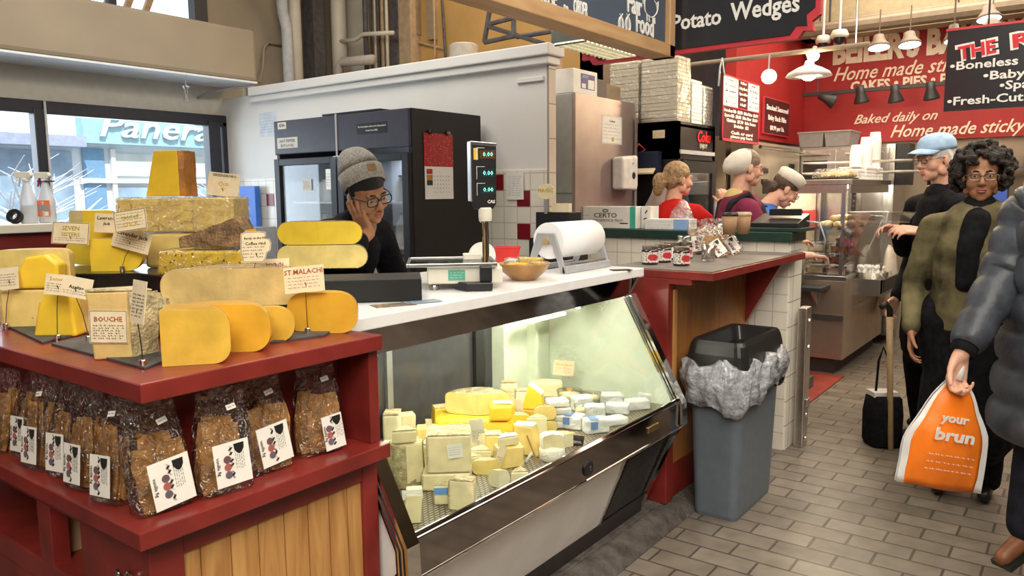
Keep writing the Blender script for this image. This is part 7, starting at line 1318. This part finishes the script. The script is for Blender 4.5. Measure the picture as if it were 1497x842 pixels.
t = thing('utensil_tub', 'clear tub full of white plastic forks on the tray ledge', 'tub', (7.16, 1.47, .681)); MB().lathe([(0, 0), (.10, 0), (.135, .17), (.14, .172), (.13, .168), (.096, .005), (0, .005)], seg=26).build('tub', film('milky_tub', (1, 1, .95), .55, .2, bump=0), t, smooth=True); R = random.Random(8)
for k in range(26):
    a, r = R.uniform(0, 2*PI), R.uniform(.02, .085); m = MB(); m.tube([(r*.8*math.cos(a), r*.8*math.sin(a), .01), (r*1.25*math.cos(a), r*1.25*math.sin(a), .19)], .009, 5); m.ball((r*1.28*math.cos(a), r*1.28*math.sin(a), .20), (.014, .012, .02), 8, 6); o = m.build('plastic_fork', SIGNW, smooth=True); o.location = t.location+V((0, 0, .008)); tag(o, 'white plastic fork standing in the clear utensil tub', 'fork', 'forks in the utensil tub')
for k, x in enumerate((7.42, 7.58)):
    t = thing('napkin_box', ('white napkin holder right of the utensil tub', 'white napkin holder at the end of the tray ledge')[k], 'holder', (x, 1.47, .681), .3, 'napkin holders'); MB().prism([(-.06, -.08, 0), (.06, -.08, 0), (.08, -.08, .12), (-.08, -.08, .15)], (0, .15, 0)).build('holder', CLR, t); MB().box((-.05, -.06, .005), (.05, .055, .125)).build('napkins', SIGNW, t)
t = thing('white_tub', 'white plastic tub with crumpled bags on the black side shelf', 'tub', (6.60, 2.02, .7655)); MB().lathe([(0, 0), (.12, 0), (.155, .22), (.16, .225), (.15, .22), (.115, .006), (0, .006)], seg=26).build('tub', M('tub_white', (.62, .58, .52), .4), t, smooth=True); MB().ball((0, 0, .21), (.13, .13, .07)).jitter(.03, 14, 4).build('crumpled_film', M('white_bag_film', (.74, .72, .68), .45), t)
for k, (x, z) in enumerate(((8.05, .69),)):
    t = thing('paper_roll_bag', 'tall bag of white paper sacks hanging on the case front', 'bag', (8.05, 1.50, .35)); MB().rings([[V((r*math.cos(a), .5*r*math.sin(a), zz)) for a in [2*PI*i/18 for i in range(18)]] for r, zz in ((.10, 0), (.15, .15), (.14, .4), (.10, .6), (.03, .68))]).jitter(.02, 9).build('bag', M('cream_sack', (.60, .52, .42), .6), t, smooth=True)
# kitchen behind: ovens, bins, steel rack
ov = thing('double_oven', 'pair of steel ovens with dark windows below the red wall', 'oven', (8.35, 1.95, 0)); oo = ov.location
B(((8.35, 1.55, .1), (8.95, 2.55, 2.0))).build('body', STEEL, ov, off=oo)
for y0, y1 in ((1.6, 2.05), (2.1, 2.5)):
    d = MB().box((8.335, y0, 1.55), (8.352, y1, 1.97)).build('oven_door', STEEL, ov, bevel=.004, off=oo); MB().box((8.33, y0+.08, 1.62), (8.336, y1-.08, 1.86)).build('window', M('oven_glass', (.04, .035, .03), .15), d, off=oo); MB().tube([(8.31, y0+.05, 1.92), (8.31, y1-.05, 1.92)], .012, 8).build('oven_handle', STEEL, d, off=oo)
MB().box((8.345, 1.42, 1.6), (8.6, 1.54, 2.0)).build('control_box', BLACKM, ov, off=oo)
for k, (px, lab) in enumerate(((1193, 'grey plastic bin on the ovens, left of two'), (1231, 'grey plastic bin on the ovens, right of two'))):
    P = at(px, 205, x=8.5); t = thing('storage_bin', lab, 'bin', (8.5, P.y, 2.001), 0, 'grey bins on the ovens'); MB().rings([[V((a*.2*w, b*.125*w, z)) for a, b in ((-1, -1), (1, -1), (1, 1), (-1, 1))] for w, z in ((.9, 0), (1.02, .14), (1.08, .14), (1.08, .155), (1, .155), (.9, .01))]).build('tub', M('bin_grey', (.28, .26, .25), .5), t, bevel=.006)
rk = thing('steel_rack', 'tan steel kitchen unit with dark slots behind the bakery workers', 'kitchen unit', (7.6, 2.5, 0)); ok = rk.location
B(((6.9, 2.45, .1), (8.3, 2.65, 2.0))).build('cabinet', M('kitchen_steel', (.46, .38, .28), .4, .5, var=.1, scale=4), rk, off=ok)
for k, (x, z, w) in enumerate(((7.15, 1.72, .2), (7.15, 1.62, .2), (7.55, 1.55, .5), (7.55, 1.60, .3), (7.95, 1.78, .2), (7.95, 1.70, .2), (8.1, 1.62, .25))): B(((x, 2.44, z), (x+w*.8, 2.452, z+.045))).build('slot', BLACK, rk, off=ok)
MB().tube([(6.95, 2.40, 1.95), (8.25, 2.40, 1.95)], .018, 8).build('rail', STEEL, rk, off=ok)
for z in (1.72, 1.82): o = MB().tube([(7.9, 2.3, z), (7.9, 1.2, z)], .014, 8).build('steel_rail', STEEL, off=(7.9, 1.8, z)); o.location = (7.9, 1.8, z); tag(o, ('lower' if z < 1.8 else 'upper')+' steel rail in front of the ovens', 'rail')
for z in (1.72, 1.82):
    for y in (1.25, 2.25): MB().tube([(7.9, y, z), (8.34, y, z)], .008, 6).build('rail_arm', STEEL, [o_ for o_ in COL.objects if o_.name.startswith('steel_rail') and abs(o_.location.z-z) < .01][0], off=(7.9, 1.8, z))
t = thing('steel_shelving', 'dark shelves with goods under the bakery lettering on the right', 'shelves', (8.85, .2, 0))
for z in (.5, 1.0, 1.4, 1.75): MB().box((-.15, -1.2, z), (.14, .9, z+.02)).build('shelf', DCHROME, t)
for y in (-1.2, -.2, .88): MB().box((-.15, y, 0), (-.12, y+.03, 1.9)).build('upright', DCHROME, t)
R = random.Random(12)
for k in range(12):
    c = ((.05, .12, .5), (.5, .35, .2), (.6, .55, .5), (.35, .1, .06), (.7, .5, .1))[k % 5]; o = MB().box((-.08, -.07, 0), (.08, .07, .14+.06*(k % 3))).build('goods_box', M('goods_%d' % (k % 5), c, .5), bevel=.006); o.location = (8.83, .7-.26*(k % 6), 1.421 if k < 6 else 1.771); tag(o, '%s packet on the %s shelf under the red wall' % (('blue', 'tan', 'white', 'brown', 'yellow')[k % 5], 'lower' if k < 6 else 'upper'), 'packet', '%s packets on the far shelves' % (('blue', 'tan', 'white', 'brown', 'yellow')[k % 5]))
# ---------------------------------------------------------------- shoppers in the aisle
def puff(mb, pts, rs, n, amp, seg=20, flat=None):
    """quilted tube: radius swells between stitched rings"""
    pts = [V(p) for p in pts]; P, Rr = [], []
    L = len(pts)-1; steps = n*6
    for i in range(steps+1):
        t = i/steps*L; j = min(int(t), L-1); f = t-j; P.append(pts[j].lerp(pts[j+1], f)); Rr.append((rs[j]*(1-f)+rs[j+1]*f)*(1-amp+amp*abs(math.sin(PI*i/6))**.55))
    return mb.tube(P, Rr, seg)
BLKC = M('black_wool', (.012, .012, .014), .9, var=.25, scale=30)
ps = thing('person', 'white haired man in a pale blue cap and black coat holding a clear food box', 'person', (5.19, .69, 0), YAW+.1)
Th = HT((0, .06, 1.625), .12, .12)
arms = [(V((.19, .03, 1.36)), V((.25, .06, 1.12)), V((.10, .20, 1.24)), V((-.1, 1, .1)), V((-.5, .1, -.8)), 1, .5), (V((-.19, .03, 1.36)), V((-.25, .06, 1.12)), V((-.10, .20, 1.24)), V((.1, 1, .1)), V((.5, .1, -.8)), -1, .5)]
figure(ps, SKIN_L, Th, (0, .0, 1.47), (0, .0, 1.25), (0, 0, .93), arms, BLKC, .95, 'trousers', BLKC, BLACK, 1.05, folds=.014)
m = MB(); limb(m, [(0, 0, 1.0), (0, .0, .8), (0, .0, .62)], [.175, .185, .19]); cloth(m, 'coat_skirt', BLKC, ps, .014, .012)
hair_cap(ps, Th, M('white_hair', (.72, .70, .66), .6, var=.15, scale=60), low=-.012)
LB = M('pale_blue_cotton', (.38, .54, .74), .8, var=.12, scale=20)
e3 = lambda rx, ry, z, cy=-.01: [Th@V((rx*math.cos(a), cy+ry*math.sin(a), z)) for a in [2*PI*i/32 for i in range(32)]]
cp_ = MB().rings([e3(.087, .106, .055), e3(.088, .107, .075), e3(.084, .10, .105), e3(.068, .082, .13), e3(.04, .05, .145), e3(.008, .01, .15)]).build('cap', LB, ps, smooth=True)
m = MB(); rows = []
for j, (r, dz) in enumerate(((.0, 0), (.04, -.006), (.075, -.016), (.085, -.020))): rows.append([Th@V((.086*math.sin(a)*(1-.12*j/3), .094*math.cos(a)+r*math.cos(a*.8)-.01, .064+dz+.012*math.cos(a*2))) for a in [(-1.2+2.4*i/16) for i in range(17)]])
m.rings(rows, cap=False, closed=False); o = m.build('cap_brim', LB, cp_, smooth=True); d = o.modifiers.new('thick', 'SOLIDIFY'); d.thickness = .004
glasses(ps, Th, M('thin_frames', (.25, .2, .17), .3, .8), 1, .022, .016)
m = MB(); m.cap((0, .03, 1.43), .078, (0, .02, 1.39), .10); cloth(m, 'collar', BLKC, ps, .011, .006)
ps.scale = (1.06, 1.06, 1.06)
cs = thing('clear_food_box', 'empty clear hinged food box held out by the man in the blue cap', 'food box', V((5.19, .69, 0))+Matrix.Rotation(YAW+.1, 3, 'Z')@V((-.0, .36*1.06, 1.285*1.06)), YAW+.1)
CB = film('clamshell_film', (1, 1, 1), .93, .06, bump=0, fmax=.4); cs.scale = (1.25, 1.25, 1.25)
def tray_bm(T): return MB().rings([[T@V((a*w, b*w, z)) for a, b in ((-.11, -.10), (.11, -.10), (.11, .10), (-.11, .10))] for w, z in ((.82, 0), (1, .05), (1.06, .05), (.98, .048), (.8, .004))])
tray_bm(Matrix.Identity(4)).build('box_base', CB, cs, bevel=.006); tray_bm(Matrix.Translation((0, .10, .055))@Matrix.Rotation(2.0, 4, 'X')@Matrix.Translation((0, -.10, 0))).build('box_lid', CB, cs, bevel=.006)
# companion in a dark knit hat, mostly behind the next woman
ph = thing('person', 'person in a dark knit hat and black coat, half hidden behind the curly haired woman', 'person', (5.5, .70, 0), YAW+.25)
Th = HT((0, .06, 1.545), .15, .1)
arms = [(V((.18, .02, 1.29)), V((.24, .06, 1.02)), V((.18, .2, .85)), V((0, .5, -1)), V((-1, 0, 0)), 1, .5), (V((-.18, .02, 1.29)), V((-.24, .06, 1.02)), V((-.18, .2, .85)), V((0, .5, -1)), V((1, 0, 0)), -1, .5)]
figure(ph, SKIN_L, Th, (0, .0, 1.40), (0, 0, 1.2), (0, 0, .9), arms, BLKC, .95, 'trousers', BLKC, BLACK, 1.1)
e4 = lambda rx, ry, z: [Th@V((rx*math.cos(a), -.025+ry*math.sin(a), z)) for a in [2*PI*i/28 for i in range(28)]]
MB().rings([e4(.084, .095, .01), e4(.090, .106, .045), e4(.088, .104, .09), e4(.07, .083, .13), e4(.035, .04, .148), e4(.006, .007, .152)]).build('knit_hat', M('dark_brown_knit', (.03, .022, .02), .9, var=.3, scale=80, bump=.4), ph, smooth=True)
hair_cap(ph, Th, HAIRB, low=-.02)
# woman with dark curly hair walking towards us
pk = thing('person', 'woman with dark curly hair, olive jacket and black scarf walking towards us', 'person', (4.42, .43, 0), 1.62)
Th = HT((0, .03, 1.575), .1, .05)
arms = [(V((.19, .0, 1.33)), V((.27, -.02, 1.05)), V((.25, .12, .82)), V((0, .3, -1)), V((-1, 0, 0)), 1, .45), (V((-.19, .0, 1.33)), V((-.27, -.02, 1.05)), V((-.25, .10, .82)), V((0, .3, -1)), V((1, 0, 0)), -1, .45)]
OLIVE = M('olive_jacket', (.145, .125, .065), .8, var=.35, scale=9, bump=.15)
pk.scale = (1.02, 1.02, 1.02)
figure(pk, SKIN_D, Th, (0, .0, 1.43), (0, .0, 1.22), (0, 0, .92), arms, OLIVE, .95, 'trousers', BLKC, BLACK, 1.32, dark=True, folds=.016)
CURL = M('dark_curly_hair', (.020, .012, .009), .6, var=.4, scale=60, bump=.8, bscale=90); R = random.Random(21); m = MB()
for k in range(420):
    a, b = R.uniform(0, 2*PI), R.uniform(-.75, 1.0); r = .118+R.uniform(-.012, .014); c = V((r*1.05*math.cos(a)*math.sqrt(1-b*b), -.025+r*math.sin(a)*math.sqrt(1-b*b), .035+r*1.05*b))
    if c.y > .035 and c.z < .062 and abs(c.x) < .085: continue
    m.ball(c, R.uniform(.010, .019), 8, 6, Th)
m.ball((0, -.04, .04), (.095, .095, .10), 16, 12, Th); o = m.build('curly_hair', CURL, pk, remesh=.006, smi=1)
glasses(pk, Th, M('thin_frames', (.25, .2, .17), .3, .8), 1, .023, .016)
m = MB(); m.cap((0, .03, 1.43), .078, (0, .045, 1.38), .098); limb(m, [(.0, .13, 1.37), (.02, .165, 1.26), (.03, .17, 1.08)], [.06, .058, .045]); cloth(m, 'scarf', BLKC, pk, .011, .016)
m = MB(); limb(m, [(0, 0, .86), (0, .0, .66), (0, .0, .36)], [.19, .205, .225]); cloth(m, 'long_skirt', BLKC, pk, .014, .014)
# shopper in the quilted coat, cut by the right edge
pq = thing('person', 'shopper in a dark blue quilted down coat at the right edge, carrying the orange bag', 'person', (3.515, -.03, 0), YAW+.35)
Th = HT((-.02, .05, 1.68), .0, .1)
PUFF = M('navy_quilted_nylon', (.055, .062, .078), .42, var=.2, scale=14, bump=.12); JEAN = M('black_jeans', (.016, .017, .024), .85, var=.2)
def toloc(P): return Matrix.Rotation(-(YAW+.35), 3, 'Z')@(V(P)-V((3.515, -.03, 0)))/1.06
wr_l = toloc(at(1404, 520, x=3.30)); sh_l = V((.20, .02, 1.42)); el_l = sh_l.lerp(wr_l, .5)+V((.03, -.05, 0)); 
pq.scale = (1.06, 1.06, 1.06)
LS = 1 if abs((sh_l-wr_l).x) < abs((V((-.2, .02, 1.42))-wr_l).x) else -1
sh_l = V((.20*LS, .02, 1.42)); el_l = sh_l.lerp(wr_l, .5)+V((.03*LS, -.06, 0))
hdir = V((0, .15, -1)); hp_ = V((-LS, .1, 0))
m = MB(); head_mesh(m, Th); limb(m, [(-.01, .03, 1.6), (0, 0, 1.5), (0, 0, 1.4)], [.055, .06, .08]); limb(m, [(0, 0, 1.3), (0, 0, .95)], [.10, .12])
limb(m, [sh_l-V((.03*LS, 0, .02)), el_l, wr_l], [.036, .034, .027]); hand(m, wr_l, hdir, hp_, LS, .85, 1.05, .03, .5)
wr_r = V((-.27*LS, .12, .86)); limb(m, [(-.17*LS, .02, 1.40), (-.28*LS, -.02, 1.12), wr_r], [.036, .034, .027]); hand(m, wr_r, (0, .2, -1), (LS, 0, 0), -LS, .5)
L = [((.09, 0, .9), (.10, .05, .54), (.09, .11, .25)), ((-.09, 0, .9), (-.10, -.12, .5), (-.10, -.22, .09))]
for a, b, c in L: limb(m, [a, b, c], [.07, .045, .034])
m.build('body', SKIN_L, pq, remesh=.0055, smi=3); face_parts(pq, Th, False, brow=HAIRB); hair_cap(pq, Th, HAIRB, low=-.03)
m = MB()
rows = []
for i in range(7*7+1):
    t = i/(7*7); z = 1.50-t*.94; bul = abs(math.sin(PI*i/7))**.5; w = (.10+.165*min(1, t*6))+.06*t; w = w*(.91+.09*bul); rows.append([V((w*math.cos(a), w*.74*math.sin(a)+.0, z)) for a in [2*PI*k/40 for k in range(40)]])
ct = m.rings(rows).build('quilted_coat', PUFF, pq, smooth=True)
for sg, e_, w_ in ((LS, el_l, wr_l), (-LS, V((-.29*LS, -.02, 1.12)), wr_r)):
    s_ = V((.19*sg, .01, 1.43)); puff(MB(), [s_-V((.06*sg, 0, -.01)), s_.lerp(e_, .25), e_, e_.lerp(w_, .88)], [.115, .112, .085, .062], 7, .14).build('quilted_sleeve', PUFF, ct, smooth=True)
    MB().tube([e_.lerp(w_, .86), e_.lerp(w_, .97)], .045, 14).build('knit_cuff', BLKC, ct, smooth=True)
m = MB(); puff(m, [(0, -.04, 1.46), (0, -.03, 1.56)], [.13, .12], 2, .12, 24); m.build('hood_collar', PUFF, ct, smooth=True)
m = MB()
for a, b, c in L: limb(m, [a, b, V(b).lerp(V(c), 1.03)], [.115, .085, .066])
cloth(m, 'jeans', JEAN, pq, .011, .005)
SHOE = M('brown_leather', (.20, .075, .03), .45, var=.25, scale=14)
for (a, b, c), pit in zip(L, (.45, 0)):
    c = V(c); T = Matrix.Translation(c)@Matrix.Rotation(-pit, 4, 'X'); m = MB(); m.cap(T@V((0, -.035, -.045)), .037, T@V((0, .15, -.055)), .030); m.cap(T@V((0, -.015, -.02)), .045, V(c).lerp(V(b), .12), .046)
    o = m.build('shoe', SHOE, pq, remesh=.008, smi=3); s_ = MB(); s_.prism([T@V(p) for p in ((-.04, -.075, -.09), (.04, -.075, -.09), (.043, .06, -.09), (.038, .17, -.09), (-.038, .17, -.09), (-.043, .06, -.09))], T.to_3x3()@V((0, 0, .02))); s_.build('sole', BLACK, o)
# orange carrier bag in that hand
hw_ = V((3.515, -.03, 0))+Matrix.Rotation(YAW+.35, 3, 'Z')@(wr_l+hdir.normalized()*.085)*1.06
ob = thing('carrier_bag', 'bright orange and white plastic carrier bag with white lettering', 'bag', hw_, 0)
ORG = M('orange_plastic', (.88, .20, .012), .38, var=.08, scale=6, bump=.25, bscale=9); WPL = M('white_plastic_bag', (.74, .73, .72), .4, var=.05, bump=.25, bscale=9)
def bagpt(u, v):
    """front sheet: u across -1..1, v down 0..1, in the plane facing the viewer"""
    w = .028+.128*min(1, v*1.9)**.8+.008*v; sk = -.045*v; droop = -.40*v-.055*v*(u*.5+.5)
    return RH*(u*w+sk)+V((0, 0, droop))
def sheet(off, mat, name, u0, u1, parent, bulge):
    rows = []
    for j in range(15):
        v = j/14; rows.append([bagpt(u0+(u1-u0)*i/16, v)-FH*(off+bulge*math.sin(PI*v*.9)*math.cos((u0+(u1-u0)*i/16)*PI/2)) for i in range(17)])
    m = MB(); m.rings(rows, cap=False, closed=False); m.jitter(.006, 12, 3); o = m.build(name, mat, parent, smooth=True); d = o.modifiers.new('thick', 'SOLIDIFY'); d.thickness = .0015; return o
fs = sheet(.004, ORG, 'front_sheet', -.86, .80, ob, .05); sheet(.002, WPL, 'white_gusset', -1.0, -.84, ob, .05); sheet(.002, WPL, 'white_gusset', .78, 1.0, ob, .05); sheet(-.012, WPL, 'back_sheet', -1, 1, ob, -.06)
def bag_text(s, v, w, h, sh=0):
    c = bagpt(sh, v)-FH*(.012+.05*math.sin(PI*v*.9)+.004); fit('lettering', s, Matrix.Translation(c)@frame((0, 0, 0), RH*1+V((0, 0, -.16)), V((0, 0, 1))+FH*-.1), w, h, SIGNW, fs, .001, .03)
bag_text('your', .33, .105, .035, -.1); bag_text('brun', .48, .15, .048, -.05)
m = MB()
for k in range(3): c = bagpt(-.05, .66+.07*k)-FH*(.012+.05*math.sin(PI*(.66+.07*k)*.9)+.004); scribble(m, Matrix.Translation(c)@frame((0, 0, 0), RH+V((0, 0, -.17)), V((0, 0, 1))), -.09, .09, 0, .008, 30+k)
m.build('small_print', SIGNW, fs)
MB().tube([V((0, 0, .0)), RH*.012+V((0, 0, .035)), RH*.02+V((0, 0, .055))], [.024, .016, .010], 10).build('twisted_handle', WPL, ob, smooth=True)
# black bag and stick beside the black coats
kb = thing('tote_bag', 'black bag with a white paper on top standing on the pavers by the black coat', 'bag', (5.02, .93, 0), YAW); MB().rings([[V((a*w, b*w*.6, z)) for a, b in [(math.copysign(abs(math.cos(q))**.5, math.cos(q))*.1, math.copysign(abs(math.sin(q))**.5, math.sin(q))*.16) for q in [2*PI*i/24 for i in range(24)]]] for w, z in ((.9, 0), (1, .02), (1.02, .2), (.9, .30), (.75, .31))]).jitter(.006, 10).build('bag_body', BLKC, kb, smooth=True); MB().box((-.05, -.07, .29), (.06, .08, .335)).build('paper', PAPER, kb); MB().tube([(0, -.05, .3), (.02, -.03, .52), (.03, .0, .60), (.02, .03, .52), (0, .05, .3)], .007, 6).build('handle', BLKC, kb, smooth=True)
t = thing('walking_stick', 'pale wooden stick standing by the black bag', 'walking stick', (4.93, .86, 0)); MB().tube([(0, 0, .0), (.03, .03, .45), (.05, .05, .80)], [.016, .018, .02], 10).build('shaft', M('pale_wood', (.50, .36, .20), .5), t, smooth=True); MB().tube([(.05, .05, .79), (.052, .052, .84), (.03, .07, .88), (.0, .09, .86)], .018, 10).build('handle', DARKBR, t, smooth=True)
# ---------------------------------------------------------------- outside the window
struct(MB().box((-12, 6.4, -.08), (20, 26, -.03)).build('ground_outside', M('pavement', (.45, .45, .46), .8)))
bd = thing('building', 'pale blue storefront across the street with a white script sign', 'building', (7, 14, 0)); ob_ = bd.location
LBW = M('pale_blue_wall', (.72, .80, .84), .7, var=.04, scale=1); BLW = M('storefront_glass_blue', (.34, .48, .62), .2, var=.25, scale=1.5); SIG = M('sky_blue_panel', (.34, .58, .66), .6)
B(((-6, 14.1, 0), (16, 15, 3.4))).build('wall', LBW, bd, off=ob_)
B(((-6, 13.7, 2.42), (6.3, 14.1, 2.60))).build('fascia', M('greyblue_fascia', (.36, .42, .56), .6), bd, off=ob_); B(((6.32, 13.85, 2.50), (9.6, 14.1, 3.12))).build('sign_panel', SIG, bd, off=ob_)
fit('lettering', 'Panera', frame((7.62, 13.80, 2.80), (1, 0, 0)), 2.1, .42, M('white_sign_letters', (.85, .87, .9), .4), bd, .02, .008, shear=.3, off=ob_)
for k, (x0, x1, z0, z1, mt) in enumerate(((5.0, 6.2, 1.0, 2.35, BLW), (6.38, 6.75, .2, 2.42, M('blue_pillar', (.18, .34, .52), .5)), (6.95, 8.1, .9, 1.75, BLW), (8.2, 9.3, .9, 1.75, BLW), (6.95, 8.1, 1.95, 2.35, M('pale_glass', (.62, .68, .66), .2, var=.1, scale=2)), (8.2, 9.3, 1.95, 2.35, M('pale_glass', (.62, .68, .66), .2)), (2.5, 4.7, .9, 2.3, BLW))): B(((x0, 14.06, z0), (x1, 14.11, z1))).build('window' if k != 1 else 'pillar', mt, bd, off=ob_)
for x in (6.85, 8.15, 9.35, 4.85): B(((x, 14.02, 0), (x+.08, 14.1, 2.42))).build('white_mullion', SIGNW, bd, off=ob_)
B(((6.3, 14.0, 1.82), (9.6, 14.08, 1.90))).build('white_mullion', SIGNW, bd, off=ob_)
for k, (x, y, h, lab) in enumerate(((4.2, 11.0, 3.6, 'bare pale tree outside behind the spray bottles'), (7.7, 11.5, 3.6, 'bare pale tree outside at the right of the window'))):
    t = thing('bare_tree', lab, 'tree', (x, y, -.03), 0, 'bare trees outside'); R = random.Random(5+k); BK = M('pale_bark', (.72, .74, .78), .8); m = MB(); m.tube([(0, 0, 0), (.03, 0, .8), (.0, .02, 1.4)], [.06, .045, .035], 8); m.build('trunk', BK, t)
    m = MB()
    for j in range(46):
        a = R.uniform(0, 2*PI); z = R.uniform(.7, 1.5); L_ = R.uniform(.5, 1.5); p = V((0, 0, z)); q = p+V((math.cos(a)*L_*.5, math.sin(a)*L_*.35, L_*R.uniform(.05, .45))); r = q+V((math.cos(a+.4)*L_*.4, math.sin(a)*L_*.3, L_*R.uniform(-.1, .4))); m.tube([p, q, r], [.016, .011, .005], 5); m.tube([q, q+V((math.cos(a-.6)*L_*.4, 0, L_*.2))], [.009, .004], 5)
    m.build('branches', BK, t)
